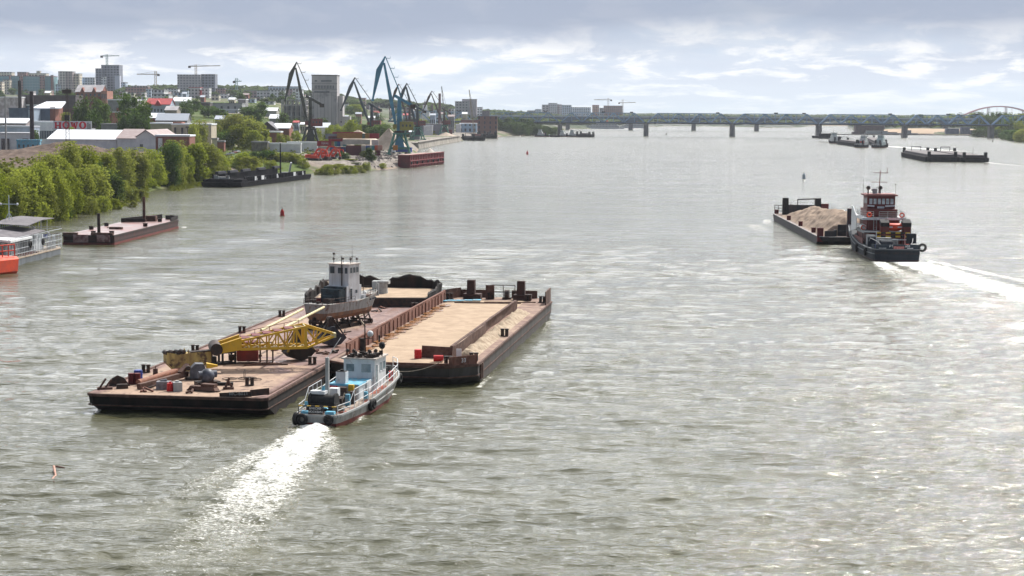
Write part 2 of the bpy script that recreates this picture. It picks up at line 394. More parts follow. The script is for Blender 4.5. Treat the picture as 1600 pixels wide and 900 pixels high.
def build_water():
    # near part: fine displaced grid; far part: one coarse sheet round it
    m = bpy.data.materials.new('river_water'); m.use_nodes = True; T = NT(m.node_tree)
    co = T.n('ShaderNodeTexCoord').outputs['Object']; s = T.n('ShaderNodeSeparateXYZ', {0: co})
    X, Y = s.outputs[0], s.outputs[1]
    cl = T.n('ShaderNodeVectorMath', {0: co, 1: (0, 0, 0)}, operation='DISTANCE').outputs['Value']
    rot = T.scl(co, (.62, 1.5, 1), (0, 0, 0), (0, 0, .38))
    rot2 = T.scl(co, (.62, 1.6, 1), (5, 9, 0), (0, 0, -.30))
    a1 = T.noise(rot, .16, 3, .5, dist=.4)          # broad swell patches
    a2 = T.noise(rot, .62, 4, .55, dist=.5)
    a3 = T.noise(rot2, 1.7, 4, .6, dist=.6)
    a4 = T.noise(T.scl(co, (.7, 1.4, 1), (2, 2, 0), (0, 0, .1)), 5.5, 3, .6)
    a5 = T.noise(T.scl(co, (1, 2.6, 1)), .045, 4, .6)
    a6 = T.noise(T.scl(co, (1, 3.2, 1), (3, 3, 0)), .012, 4, .6, dist=.8)
    h = T.m('ADD', T.m('MULTIPLY', a1, 1.0), T.m('MULTIPLY', a2, .34))
    h = T.m('ADD', h, T.m('MULTIPLY', a3, .23))
    h = T.m('ADD', h, T.m('MULTIPLY', a4, .045))
    h = T.m('ADD', h, T.m('MULTIPLY', a5, 1.6))
    a7 = T.noise(T.scl(co, (1, 2.4, 1), (1, 7, 0), (0, 0, .08)), .11, 5, .62, dist=.6)
    h = T.m('ADD', h, T.m('MULTIPLY', a7, T.ramp(cl, 260, 1100, 0., 3.2)))
    calm = T.ramp(a6, .36, .6, .72, 1.15)
    # ---- foam
    foam = None; churn = None
    fn = T.noise(T.scl(co, (1, 2.3, 1), (0, 0, 0), (0, 0, .15)), 1.7, 10, .70, dist=1.6)
    fn2 = T.noise(T.scl(co, (1, 1.9, 1)), .33, 5, .65, dist=1.3)
    for (p, q, w0, w1, st, _) in WAKES:
        dx, dy = q[0]-p[0], q[1]-p[1]; L2 = dx*dx+dy*dy; L = math.sqrt(L2)
        ax = T.m('SUBTRACT', X, p[0]); ay = T.m('SUBTRACT', Y, p[1])
        t = T.m('DIVIDE', T.m('ADD', T.m('MULTIPLY', ax, dx), T.m('MULTIPLY', ay, dy)), L2)
        cr = T.m('ABSOLUTE', T.m('DIVIDE', T.m('SUBTRACT', T.m('MULTIPLY', ax, dy), T.m('MULTIPLY', ay, dx)), L))
        wd = T.ramp(t, 0., 1., w0, w1)
        edge = T.m('SUBTRACT', 1., T.m('DIVIDE', cr, wd))           # 1 centre, 0 edge
        edge = T.m('ADD', edge, T.m('MULTIPLY', T.m('SUBTRACT', fn2, .5), 1.1))
        lat = T.ramp(edge, -.05, .55)
        ends = T.m('MULTIPLY', T.ramp(t, -.03, .0), T.ramp(t, 1.05, .15, 0., 1.))
        k = T.m('MULTIPLY', T.m('MULTIPLY', lat, ends), st)
        foam = k if foam is None else T.m('MAXIMUM', foam, k)
    cover = T.ramp(T.m('ADD', fn, T.m('MULTIPLY', foam, .36)), .64, .74)
    cover = T.m('MULTIPLY', cover, T.ramp(foam, 0., .12))
    # stray whitecap flecks
    fl = T.noise(T.scl(co, (1, 2.4, 1)), .8, 6, .75, dist=1.)
    fleck = T.m('MULTIPLY', T.ramp(fl, .735, .77), T.ramp(cl, 600, 150, 0, .55))
    cover = T.m('MAXIMUM', cover, fleck)
    h = T.m('ADD', T.m('MULTIPLY', h, calm), T.m('MULTIPLY', T.m('MULTIPLY', fn, foam), .5))
    dist = T.ramp(cl, 150, 1600, 1.0, 2.6)
    bn = T.n('ShaderNodeBump', {'Height': T.m('MULTIPLY', h, dist), 'Strength': 1.0, 'Distance': .62})
    mud = T.mix(T.ramp(a5, .35, .65), (.058, .058, .026, 1), (.085, .082, .042, 1))
    mud = T.mix(T.m('MULTIPLY', foam, .55), mud, (.24, .23, .13, 1))
    w = T.n('ShaderNodeBsdfPrincipled', {'Base Color': mud, 'Roughness': T.ramp(cl, 150, 1500, .06, .2), 'IOR': 1.34, 'Normal': bn.outputs[0], 'Specular IOR Level': .62})
    f = T.n('ShaderNodeBsdfDiffuse', {'Color': (.76, .75, .70, 1), 'Roughness': 0.})
    mx = T.n('ShaderNodeMixShader', {0: cover, 1: w.outputs[0], 2: f.outputs[0]})
    T.n('ShaderNodeOutputMaterial', {'Surface': mx.outputs[0]})
    # one sheet: fine real wavelets near the camera, flatter and coarser with distance
    px = np.arange(-90, 1692, 2.5); az = np.arctan((px-800)/F)
    az = np.concatenate([np.radians(np.linspace(-70, -17.2, 40)), az[(az > math.radians(-17)) & (az < math.radians(17))], np.radians(np.linspace(17.2, 70, 40))])
    yy = H*F/np.arange(745, 130, -1.25); yy = np.concatenate([np.linspace(-400, yy[0]-2, 12), yy, np.geomspace(yy[-1]*1.02, 9500, 90)])
    A, D = np.meshgrid(az, yy); X_ = np.tan(A)*np.maximum(D, 90); Y_ = D
    dY = np.abs(np.gradient(yy))[:, None]; Z_ = np.zeros_like(X_); r = np.random.default_rng(2)
    patch = .7+.5*(vnoise(X_, Y_, 38)+vnoise(X_+90, Y_*1.7, 90))
    for lam in (8., 5.8, 4.4, 3.6, 3.0, 2.5, 2.1, 1.8, 1.5, 1.25, 1.05, .9, .75, .62):
        for _ in range(4):
            th = math.pi/2+r.normal()*.50+.14; kx, ky = math.cos(th)*2*math.pi/lam, math.sin(th)*2*math.pi/lam; ph = r.uniform(0, 6.28)
            l2 = lam*r.uniform(.9, 1.1)/lam
            amp = .0105*lam**.85*np.clip((lam/np.maximum(dY, .01)-2.2)/1.6, 0, 1)
            g_ = np.sin((kx*X_+ky*Y_)*l2+ph+1.3*vnoise(X_, Y_, 23+lam*3))
            Z_ += amp*g_*(1+.25*np.sin(X_/17.+ph)*np.cos(Y_/13.+ph*2))
    Z_ *= np.clip(patch, .6, 1.3)*WAVE
    dx, dy = -2.6, -57.2; L_ = math.hypot(dx, dy); ax, ay = X_+17.4, Y_-163.2     # churned water behind the small tug
    t_ = (ax*dx+ay*dy)/L_; cr = np.abs(ax*dy-ay*dx)/L_; wd = 1.9+np.clip(t_/L_, 0, 1)*3.2
    boil = np.clip(1.3-cr/wd, 0, 1)*np.clip((t_+.2)/1., 0, 1)*np.clip(1.05-t_/L_, 0, 1)
    Z_ += boil*(.30*np.exp(-t_/6)+.20*vnoise(X_*1.3, Y_*1.9, .55)+.16*vnoise(X_+7, Y_*1.4, 1.1))
    nv = X_.size; na, nd = len(az), len(yy)
    cc = np.stack([X_.ravel(), Y_.ravel(), Z_.ravel()], 1).astype(np.float32); idx = np.arange(nv).reshape(nd, na)
    q = np.stack([idx[:-1, :-1], idx[:-1, 1:], idx[1:, 1:], idx[1:, :-1]], -1).reshape(-1, 4)
    me = bpy.data.meshes.new('river'); me.vertices.add(nv); me.vertices.foreach_set('co', cc.ravel())
    me.loops.add(q.size); me.loops.foreach_set('vertex_index', q.ravel().astype(np.int32)); me.polygons.add(len(q)); me.polygons.foreach_set('loop_start', np.arange(0, q.size, 4, dtype=np.int32))
    me.polygons.foreach_set('use_smooth', np.ones(len(q), bool)); me.update(); me.materials.append(m)
    o = bpy.data.objects.new('river', me); C.objects.link(o); struct(o)
WAVE = .92
build_water()
# ================================================================ MATERIALS OF THINGS
rust = mat('rusty_steel', (.075, .036, .026), (.145, .085, .065), 1.2, .85, 0, .4, .65, .3, c3=(.05, .03, .025))
rust_wall = mat('rust_streaked_plate', (.15, .055, .035), (.23, .125, .095), 2.2, .85, 0, .35, .7, .2, streak=True, c3=(.11, .05, .035))
dark_hull = mat('black_hull', (.010, .009, .009), (.032, .019, .016), .8, .85, 0, .4, .7, streak=True, c3=(.06, .03, .022), lo3=.6, hi3=.78)
dark_steel = mat('dark_steel', (.03, .026, .024), (.07, .04, .03), 2., .65, .2)
black = mat('black_rubber', (.015, .015, .016), (.03, .028, .027), 3., .8)
grey_paint = mat('grey_paint', (.30, .31, .31), (.42, .42, .40), 1.5, .7, 0, .35, .7, streak=True, c3=(.16, .12, .10), lo3=.58, hi3=.72)
white_paint = mat('white_paint', (.62, .63, .64), (.42, .41, .40), 1.2, .6, 0, .4, .7, streak=True, c3=(.26, .19, .14), lo3=.58, hi3=.7)
clean_white = mat('clean_white', (.70, .71, .71), (.52, .53, .54), 1.3, .6, 0, .4, .7, streak=True, c3=(.38, .30, .24), sc3=1.1, lo3=.62, hi3=.74)
tug_hull_m = mat('worn_grey_hull', (.36, .36, .335), (.20, .19, .175), 1.4, .7, 0, .38, .66, streak=True, c3=(.16, .085, .06), lo3=.54, hi3=.68, sc3=1.2)
boot_red = mat('boot_topping_red', (.19, .042, .032), (.12, .035, .03), 2., .8)
deck_red = mat('red_oxide_deck', (.30, .08, .055), (.20, .10, .08), 1.2, .8, c3=(.12, .08, .07))
yellow = mat('yellow_paint', (.66, .40, .03), (.48, .30, .05), 1.2, .55, 0, .5, .75, c3=(.20, .10, .04), lo3=.64, hi3=.72)
cream = mat('cream_paint', (.62, .56, .34), (.45, .38, .20), 1.4, .6)
maroon = mat('maroon_paint', (.16, .022, .022), (.11, .02, .02), 1., .6)
tug_red = mat('oxide_red_paint', (.145, .022, .020), (.095, .018, .018), .8, .5, 0, .4, .7, c3=(.10, .03, .025), lo3=.6, hi3=.75)
tug_grey = mat('slate_hull', (.030, .036, .044), (.020, .024, .030), .7, .8, 0, .4, .7, streak=True)
glass = mat('dark_glass', (.03, .04, .05), (.06, .075, .09), .6, .12, spec=.6)
glass_l = mat('pale_glass', (.10, .15, .17), (.2, .26, .28), .8, .15, spec=.6)
orange = mat('signal_orange', (.75, .075, .02), (.62, .07, .03), 1., .5)
red = mat('signal_red', (.55, .02, .02), (.42, .02, .02), 2., .5)
blue = mat('blue_paint', (.035, .07, .34), (.04, .06, .22), 2., .5)
light_blue = mat('light_blue_paint', (.13, .42, .56), (.10, .27, .38), 1.6, .6, 0, .4, .65, c3=(.30, .30, .28), sc3=1.4, lo3=.54, hi3=.62)
wood = mat('wood', (.30, .19, .12), (.20, .13, .09), 2., .8)
rope_m = mat('rope', (.25, .21, .16), (.14, .12, .10), 3., .9)
sand_m = mat('river_sand', (.44, .325, .225), (.32, .23, .155), .55, .95, 0, .35, .7, .5, 6., c3=(.25, .17, .11), sc3=1.3, lo3=.62, hi3=.72)

def deck_mat():
    m = bpy.data.materials.new('sandy_ribbed_deck'); m.use_nodes = True; T = NT(m.node_tree)
    co = T.n('ShaderNodeTexCoord').outputs['Object']; s = T.n('ShaderNodeSeparateXYZ', {0: co})
    X, Y = s.outputs[0], s.outputs[1]
    n1 = T.noise(co, .16, 6, .62); n2 = T.noise(co, .9, 6, .65); n3 = T.noise(T.scl(co, (1, .45, 1)), 1.1, 5, .6)
    sand = T.mix(T.ramp(n2, .35, .68), (.40, .275, .19, 1), (.26, .175, .125, 1))
    sand = T.mix(T.ramp(n3, .56, .64), sand, (.16, .10, .075, 1))
    plate = T.mix(T.ramp(n2, .35, .65), (.235, .155, .14, 1), (.15, .09, .08, 1))
    # square grid of plating ribs with rusty puddles standing between them
    fx = T.m('FRACT', T.m('DIVIDE', X, 1.9)); fy = T.m('FRACT', T.m('DIVIDE', Y, 1.25))
    cell = T.m('MULTIPLY', T.m('MULTIPLY', T.m('GREATER_THAN', fx, .2), T.m('LESS_THAN', fx, .9)), T.m('MULTIPLY', T.m('GREATER_THAN', fy, .3), T.m('LESS_THAN', fy, .85)))
    pud = T.m('MULTIPLY', cell, T.ramp(T.noise(co, .33, 4, .6), .44, .50))
    plate = T.mix(pud, plate, T.mix(T.ramp(n2, .4, .6), (.25, .085, .025, 1), (.13, .06, .035, 1)))
    # sand lies over the near two fifths and thins out along the outer edge
    k = T.m('ADD', T.m('MULTIPLY', Y, -.030), T.m('MULTIPLY', T.m('SUBTRACT', n1, .5), 3.2))
    k = T.m('ADD', k, T.m('MULTIPLY', X, -.075))
    k = T.m('ADD', k, T.ramp(T.m('ABSOLUTE', T.m('SUBTRACT', Y, 58.)), 9., 3., 0., 1.3))
    cov = T.ramp(k, -1.15, -.85)
    c = T.mix(cov, plate, sand)
    edge = T.ramp(T.m('ABSOLUTE', X), 6.9, 7.7)
    c = T.mix(T.m('MULTIPLY', edge, .85), c, T.mix(T.ramp(n3, .35, .62), (.25, .15, .135, 1), (.11, .055, .045, 1)))
    b = T.n('ShaderNodeBsdfPrincipled', {'Base Color': c, 'Roughness': T.m('SUBTRACT', .9, T.m('MULTIPLY', T.m('MULTIPLY', pud, .6), T.m('SUBTRACT', 1., cov)))})
    bn = T.n('ShaderNodeBump', {'Height': T.m('ADD', n2, T.m('MULTIPLY', cell, -.4)), 'Strength': .6, 'Distance': .12}); T.t.links.new(bn.outputs[0], b.inputs['Normal'])
    T.n('ShaderNodeOutputMaterial', {'Surface': b.outputs[0]})
    return m
deck_m = deck_mat()

def hull_rings(W, L, zd, draft=.8, ch=1.5, bow_y=None, rake0=5., rake1=4., ch1=2.):
    """plan outline of a box barge at deck, mid and bilge: chamfered corners, raked ends"""
    def outline(w, y0, y1, c0, c1):
        h = w/2
        return [(-h+c0, y0), (h-c0, y0), (h, y0+c0*.9), (h, y1-c1*1.6), (h-c1, y1), (-h+c1, y1), (-h, y1-c1*1.6), (-h, y0+c0*.9)]
    r = []
    for z, a, b, w in ((-draft, rake0, rake1, W), (zd*.45, 0.4, .2, W), (zd, 0., 0., W)):
        r.append([(p[0], p[1], z) for p in outline(w, a, L-b, ch, ch1)])
    return r

def bollards(o, spots, z, r=.17, h=.75, m=None, name='bollard'):
    for (x, y, *k) in spots:
        kk = k[0] if k else 0
        b = MB()
        b.box(x, y, z, 1.1 if kk else .8, .45, .1)
        for d in (-.25, .25):
            b.tube((x+d, y, z+.1), (x+d, y, z+h*.85), r*.85, r*.85, 8); b.tube((x+d, y, z+h*.85), (x+d, y, z+h*.85+.1), r*1.1, r*1.1, 8)
        b.build(name, m or dark_steel, o)

def strake(mb, W, L, z, ch, ch1, t=.16, h=.22):
    hh = W/2
    pts = [(-hh+ch, 0), (hh-ch, 0), (hh, ch*.9), (hh, L-ch1*1.6), (hh-ch1, L), (-hh+ch1, L), (-hh, L-ch1*1.6), (-hh, ch*.9), (-hh+ch, 0)]
    for a, b in zip(pts[:-1], pts[1:]): mb.beam((a[0], a[1], z), (b[0], b[1], z), t, h)

HD = math.radians(7.95)
def frame_xy(org, hd):
    """world -> ship frame"""
    def f(p):
        dx, dy = p[0]-org[0], p[1]-org[1]
        return (dx*math.cos(hd)-dy*math.sin(hd), dx*math.sin(hd)+dy*math.cos(hd))
    return f
def W2(org, hd, x, y, z=0):
    return Vector((org[0]+x*math.cos(hd)+y*math.sin(hd), org[1]-x*math.sin(hd)+y*math.cos(hd), z))

def text_mesh(name, s, size, m, parent, loc, rot, ext=.01, label=None):
    cu = bpy.data.curves.new(name, 'FONT'); cu.body = s; cu.size = size; cu.extrude = ext; cu.align_x = 'CENTER'; cu.align_y = 'CENTER'
    o = bpy.data.objects.new(name, cu)
    C.objects.link(o); bpy.context.view_layer.update()
    me = bpy.data.meshes.new_from_object(o); bpy.data.objects.remove(o)
    me.materials.clear(); me.materials.append(m)
    o = bpy.data.objects.new(name, me); C.objects.link(o); o.parent = parent; o.location = loc; o.rotation_euler = rot
    return o

# ================================================================ LEFT BARGE (carries the crane boom and the grounded tug)
LO = (-30.85, 168.9); LW = 17.1; LL = 95.; LZ = 1.8
def left_barge():
    t = thing('deck_barge', 'long flat rust-brown barge carrying the yellow crane boom and the grounded tug', 'barge', (LO[0], LO[1], 0), -HD)
    inv = frame_xy(LO, HD)
    b = MB(); b.loft(hull_rings(LW, LL, LZ, 1.0, .5, rake0=4.5), True, True)
    # chamfered near right corner plates
    b.build('hull', dark_hull, t)
    s = MB(); strake(s, LW, LL, LZ-.12, .5, 2., .2, .24); strake(s, LW, LL, .75, .5, 2., .1, .1)
    s.build('rubbing_strake', rust, t)
    d = MB(); h = LW/2-.06
    pts = [(-h+.5, .08), (h-.5, .08), (h, .5), (h, LL-3.3), (h-2, LL-.1), (-h+2, LL-.1), (-h, LL-3.3), (-h, .5)]
    d.prism(pts, LZ-.02, LZ+.03); d.build('deck', deck_m, t)
    # name board corner
    nb = MB(); nb.beam((h-4.4, .25, LZ+.12), (h-1.4, .25, LZ+.34), .08, .5); nb.beam((h-1.5, .25, LZ+.42), (h-.1, 1.6, LZ+.45), .08, .6)
    nb.build('corner_bulwark', dark_steel, t)
    text_mesh('number', 'МС-6021', .46, grey_paint, t, (h-2.6, .2, LZ+.36), (math.pi/2, -.045, 0))
    # deck ribs running fore and aft along the edge
    r = MB(); r.beam((h-.35, 2, LZ+.07), (h-.35, LL-6, LZ+.07), .22, .1); r.beam((-h+.35, 2, LZ+.07), (-h+.35, LL-6, LZ+.07), .22, .1)
    r.build('edge_rail', rust, t)
    sp = []
    for (px, py) in ((155, 602), (390, 603), (488, 570), (633, 501), (648, 483), (432, 640)):
        q = inv(g(px, py, LZ))
        if abs(q[0]) < LW/2-.4: sp.append(q)
    for y in (14, 30, 48, 66, 80): sp.append((-h+.8, y))
    bollards(t, sp, LZ+.03, .22, .85)
    # raised torn platform and jagged bulwark at the far end
    p = MB(); p.prism([(-h+2, LL-17), (h-.2, LL-14), (h-.3, LL-3.5), (h-2, LL-.5), (-h+2, LL-.5), (-h+.3, LL-4)], LZ+.03, LZ+1.25)
    p.build('raised_platform', dark_steel, t)
    p = MB(); p.prism([(-h+2.2, LL-16.7), (h-.5, LL-13.7), (h-.6, LL-3.7), (h-2.2, LL-.8), (-h+2.2, LL-.8), (-h+.6, LL-4.2)], LZ+1.25, LZ+1.30)
    p.build('platform_top', sand_m, t)
    rnd = random.Random(3)
    wl = MB(); line = [(-h+.2, LL-15), (-h+.3, LL-4), (-h+2, LL-.4), (h-2, LL-.4), (h-.2, LL-3.6), (h-.1, LL-14)]
    P = []
    for a, c in zip(line[:-1], line[1:]):
        n = max(2, int(math.dist(a, c)/.8))
        for i in range(n): P.append((a[0]+(c[0]-a[0])*i/n, a[1]+(c[1]-a[1])*i/n))
    P.append(line[-1])
    hs = [LZ+1.7+1.3*math.sin(min(1, i/(len(P)-1)*1.0)*math.pi)*(.75+.25*math.sin(i*.7))+rnd.uniform(-.22, .35) for i in range(len(P))]
    fr = [[(x, y, LZ), (x, y, z), (x+.12+rnd.uniform(0, .25), y-.22, z-rnd.uniform(.05, .3)), (x+.1, y-.15, LZ)] for (x, y), z in zip(P, hs)]
    wl.loft(fr, True, True); wl.build('torn_bulwark', dark_hull, t)
    c = MB(); c.tube((h-7.5, LL-9, LZ+1.3), (h-7.5, LL-9, LZ+2.9), .95, .85, 10); c.box(h-7.5, LL-9, LZ+2.6, 2.3, 1.2, .4)
    c.build('capstan', grey_paint, t)
    return t
left_barge()
def onL(px, py, dz=0): return g3(px, py, LZ+.03)+Vector((0, 0, dz))

def crane_boom():
    A = g3(338, 545, 4.1)
    rz = math.radians(13)
    t = thing('crane_boom', 'yellow lattice crane boom with a solid tapered foot lying across the barge', 'crane boom', (A.x, A.y, 0), rz)
    # local: x along the boom, y depth, z height
    f = MB()
    f.cur = 0
    for y in (0, 2.6): f = MB(); f.loft([[(.3, y-.18, 3.6), (.3, y+.18, 3.6), (.3, y+.18, 4.5), (.3, y-.18, 4.5)], [(2.5, y-.2, 3.95), (2.5, y+.2, 3.95), (2.5, y+.2, 5.2), (2.5, y-.2, 5.2)]], True, True); f.build('foot_plate', yellow, t)
    hb = MB(); hb.tube((0, -.45, 4.05), (0, 3.1, 4.05), .62, .62, 16); hb.build('pivot_drum', dark_steel, t)
    lat = MB()
    n = 7; X = [2.5+i*(9.0-2.5)/n for i in range(n+1)]
    bot = lambda x: 4.0+(x-2.5)*.005
    top = lambda x: 4.85+(x-2.5)*.20
    for y in (0, 2.6):
        lat.beam((2.4, y, bot(2.4)), (9.2, y, bot(9.2)), .26, .26)
        lat.beam((2.4, y, top(2.4)), (9.0, y, top(9.0)), .2, .2)
        for i, x in enumerate(X):
            lat.beam((x, y, bot(x)), (x, y, top(x)), .13)
            if i < n: lat.beam((x, y, bot(x) if i % 2 else top(x)), (X[i+1], y, top(X[i+1]) if i % 2 else bot(X[i+1])), .12)
        # nose
        lat.beam((9.0, y, top(9.0)), (12., 1.3+(y-1.3)*.3, 5.25), .18); lat.beam((9.2, y, bot(9.2)), (12., 1.3+(y-1.3)*.3, 5.0), .2)
        lat.beam((9, y, bot(9)), (9, y, top(9)), .28)
        lat.beam((10, y, bot(9.2)+.3), (10.2, y, 5.8), .12); lat.beam((9., y, 6.1), (10.2, y, 4.5), .12); lat.beam((10.1, y, 4.5), (11.1, y, 5.5), .12)
    lat.build('lattice', yellow, t)
    cr = MB()
    for i, x in enumerate(X):
        cr.beam((x, 0, bot(x)), (x, 2.6, bot(x)), .1); cr.beam((x, 0, top(x)), (x, 2.6, top(x)), .1)
        if i < n:
            cr.beam((x, 0, bot(x)), (X[i+1], 2.6, bot(X[i+1])), .08); cr.beam((x, 2.6, top(x)), (X[i+1], 0, top(X[i+1])), .08)
    cr.beam((12, .8, 5.1), (12, 1.8, 5.1), .45)
    cr.build('cross_bracing', cream, t)
    w = MB()
    for k in range(5): w.box(3.+k*1.1, 1.3, top(3+k*1.1)+.08, .9, 2.2, .07)
    w.rail([(2.6, 2.7, top(2.6)), (8.6, 2.7, top(8.6))], .5, 1, .03, 1.4)
    w.build('walkway', maroon, t)
    return t
crane_boom()
def place(name, label, cat, px, py, rz, parts, group=None, zz=LZ+.03, sc=1.):
    for q_ in parts:
        if sc != 1.: q_[1].v = [(x*sc, y*sc, z*sc) for x, y, z in q_[1].v]
    return place_(name, label, cat, px, py, rz, parts, group, zz)
def place_(name, label, cat, px, py, rz, parts, group=None, zz=LZ+.03):
    """thing standing at a deck spot; parts = [(name, MB, material)] - the first alone makes it a single mesh"""
    p = g3(px, py, zz)
    if len(parts) == 1:
        o = parts[0][1].build(name, parts[0][2]); o.location = p; o.rotation_euler.z = rz
        return tag(o, label, cat, group)
    t = thing(name, label, cat, p, rz, group)
    for n, b, m in parts: b.build(n, m, t)
    return t
def left_cargo():
    # dark red cabin under the boom
    b = MB(); b.box(0, 0, .35, 2.2, 1.9, 1.85); b.box(0, 0, 2.2, 2.3, 2.0, .08)
    f = MB()
    for x in (1.3, 2.0, 2.6):
        for y in (-.8, .8): f.beam((x, y, 0), (x, y, 2.1), .12)
    for z in (.1, 2.05):
        f.beam((-1.1, -.8, z), (2.6, -.8, z), .1); f.beam((-1.1, .8, z), (2.6, .8, z), .1); f.beam((2.6, -.8, z), (2.6, .8, z), .1)
    k = MB(); k.rail([(-1.15, -.9, .3), (-1.9, -.9, .3), (-1.9, .9, .3)], 1.7, 3, .03, .8); k.box(-1.6, -.2, .3, .5, .5, .6)
    place('machine_cabin', 'dark red box cabin propped under the yellow boom', 'cabin', 387, 567, .1, [('body', b, maroon), ('frame', f, dark_steel), ('side_cage', k, dark_steel)])
    # clamshell grabs
    def grab(px, py, s, lab, mt, arm):
        b = MB()
        prof = [(-1.5, .9), (-.9, .35), (0, .05), (.9, .3), (1.6, 1.0), (.8, 1.6), (.2, 2.3), (-.2, 2.3)]
        b.yprism([(x*s, z*s) for x, z in prof], -.95*s, .95*s)
        c = MB(); c.box(0, 0, 2.2*s, .7*s, .8*s, .55*s); c.tube((0, -.45*s, 3.0*s), (0, .45*s, 3.0*s), .35*s, .35*s, 10)
        a = MB()
        for y in (-.8, .8):
            a.beam((-1.5*s, y*s, 1.*s), (-.1*s, y*.3*s, 3.3*s), .16*s); a.beam((1.5*s, y*s, 1.05*s), (.1*s, y*.3*s, 3.3*s), .16*s)
        place('grab_bucket', lab, 'grab bucket', px, py, .5, [('shell', b, mt), ('head_block', c, dark_steel), ('arm', a, arm)])
    grab(466, 563, 1.02, 'dark clamshell grab with yellow-brown arms standing in front of the boom nose', dark_hull, mat('grimy_yellow', (.30, .20, .04), (.10, .07, .03), 2., .8))
    grab(516, 541, 1., 'black clamshell grab smeared grey standing behind the boom nose', mat('sooty_steel', (.03, .03, .035), (.075, .075, .085), .8, .8), dark_steel)
    # yellow box-section jib head
    b = MB(); b.loft([[(.0, -.5, .7), (.0, .5, .7), (.0, .5, 2.1), (.0, -.5, 2.1)], [(1.9, -.6, .15), (1.9, .6, .15), (1.9, .6, 2.3), (1.9, -.6, 2.3)], [(4.6, -.5, 1.0), (4.6, .5, 1.0), (4.6, .5, 2.35), (4.6, -.5, 2.35)]], True, True)
    e = MB(); e.loft([[(-.9, -.6, 1.3), (-.9, .6, 1.3), (-.9, .6, 2.5), (-.9, -.6, 2.5)], [(.2, -.62, .25), (.2, .62, .25), (.2, .62, 2.3), (.2, -.62, 2.3)], [(1.5, -.64, .0), (1.5, .64, .0), (1.5, .64, .3), (1.5, -.64, .3)]], True, True)
    k_ = MB()
    for x in (-.8, -.1, .6, 1.2): k_.tube((x, -.55, 2.45), (x, .55, 2.45), .26, .26, 8)
    e.box(1.7, -.65, .2, .12, .1, 2.5); e.box(1.7, .65, .2, .12, .1, 2.5)
    s = MB(); s.beam((2, 0, 2.36), (4.6, 0, 2.42), .5, .08); s.beam((2., -.5, 2.32), (4.6, -.5, 2.38), .1, .14); s.beam((2., .5, 2.32), (4.6, .5, 2.38), .1, .14); s.box(4.65, 0, .95, .12, 1.2, 1.5)
    place('jib_head', 'weathered yellow box-section jib piece with rusty sheaves lying by the left edge', 'crane part', 270, 583, .55, [('box_girder', b, mat('weathered_yellow', (.50, .38, .13), (.26, .17, .07), 1.6, .7, 0, .42, .66, streak=True, c3=(.10, .06, .04), sc3=1., lo3=.56, hi3=.66)), ('sheave_end', e, mat('weathered_yellow', (.5, .4, .14))), ('top_plate', s, dark_steel), ('sheave', k_, dark_steel)], sc=.86)
    # long brown pipe and rusty beam
    a = onL(216, 603, .35); c = onL(300, 577, .35)
    b = MB(); b.tube((0, 0, 0), tuple(c-a), .26, .26, 10); o = b.build('steel_pipe', mat('brown_pipe', (.30, .14, .09), (.20, .09, .06), 1.5, .8)); o.location = a; tag(o, 'long brown steel pipe lying on the sandy deck near the yellow jib piece', 'pipe')
    a = onL(217, 609, .3); c = onL(292, 592, .5)
    b = MB(); b.beam((0, 0, 0), tuple(c-a), .45, .5); b.beam(tuple((c-a)*.85+Vector((0, 0, .25))), tuple(c-a+Vector((.1, 0, .9))), .5, .3); o = b.build('steel_beam', rust); o.location = a; tag(o, 'rusty steel beam with an upturned end in front of the brown pipe', 'beam')
    # winches / gear housings
    b = MB(); b.loft([[(-1.1, y, 0), (-1., y, 1.4), (-.4, y, 2.), (.6, y, 1.95), (1., y, 1.1), (1.05, y, 0)] for y in (-.8, .8)], True, True)
    c = MB(); c.box(0, 0, -.0, 3.2, 2.2, .2); c.tube((-1.3, -.9, 1.5), (-1.3, .9, 1.5), .3, .3, 8)
    h = MB(); h.loft([[(1.0, -.5, 1.3), (1., .5, 1.3), (1., .5, 2.), (1., -.5, 2.)], [(2.4, -.2, 1.5), (2.4, .2, 1.5), (2.4, .2, 1.7), (2.4, -.2, 1.7)]], True, True)
    place('gear_housing', 'grey gear housing with a yellow cover standing at the end of the brown pipe', 'machinery', 310, 592, .25, [('casing', b, mat('blue_grey_steel', (.12, .13, .15), (.08, .08, .09), 1.5, .6)), ('bed', c, dark_steel), ('cover', h, yellow)], sc=.78)
    b = MB(); b.sphere((0, 0, .85), .72, 12, 7); b.tube((-.9, 0, 1), (.9, 0, 1), .35, .35, 10); c = MB(); c.box(0, 0, 0, 2.2, 1.3, .35); c.box(.2, -.3, .35, .5, .5, .5)
    place('winch', 'small dark winch with a round grey drum in front of the gear housing', 'winch', 324, 601, .5, [('drum', b, mat('drum_grey', (.11, .12, .15), (.05, .05, .06), 1.5, .5)), ('bed', c, dark_steel)])
    b = MB(); b.box(0, 0, .12, 2.9, .9, .35, 0, .85, .8); b.box(.6, 0, .47, 1.4, .7, .25); c = MB(); c.box(0, 0, 0, 3.3, .5, .12)
    place('rudder_block', 'low rusty steel block lying at the near edge of the barge', 'steel block', 318, 611, -.35, [('block', b, rust), ('skid', c, dark_steel)])
    # empty black frame
    b = MB()
    for x in (-1.4, .0, 1.4):
        for y in (-.5, .5): b.beam((x, y, 0), (x, y, 1.25), .18)
        b.beam((x, -.5, 1.25), (x, .5, 1.25), .16)
    for y in (-.5, .5): b.beam((-1.4, y, .1), (1.4, y, .1), .26); b.beam((-1.4, y, 1.25), (1.4, y, 1.25), .2)
    b.box(-1.1, 0, 0, .9, 1.0, .9)
    place('engine_bed', 'black open steel frame on the sand left of the red cabin', 'steel frame', 345, 569, .55, [('frame', b, black)])
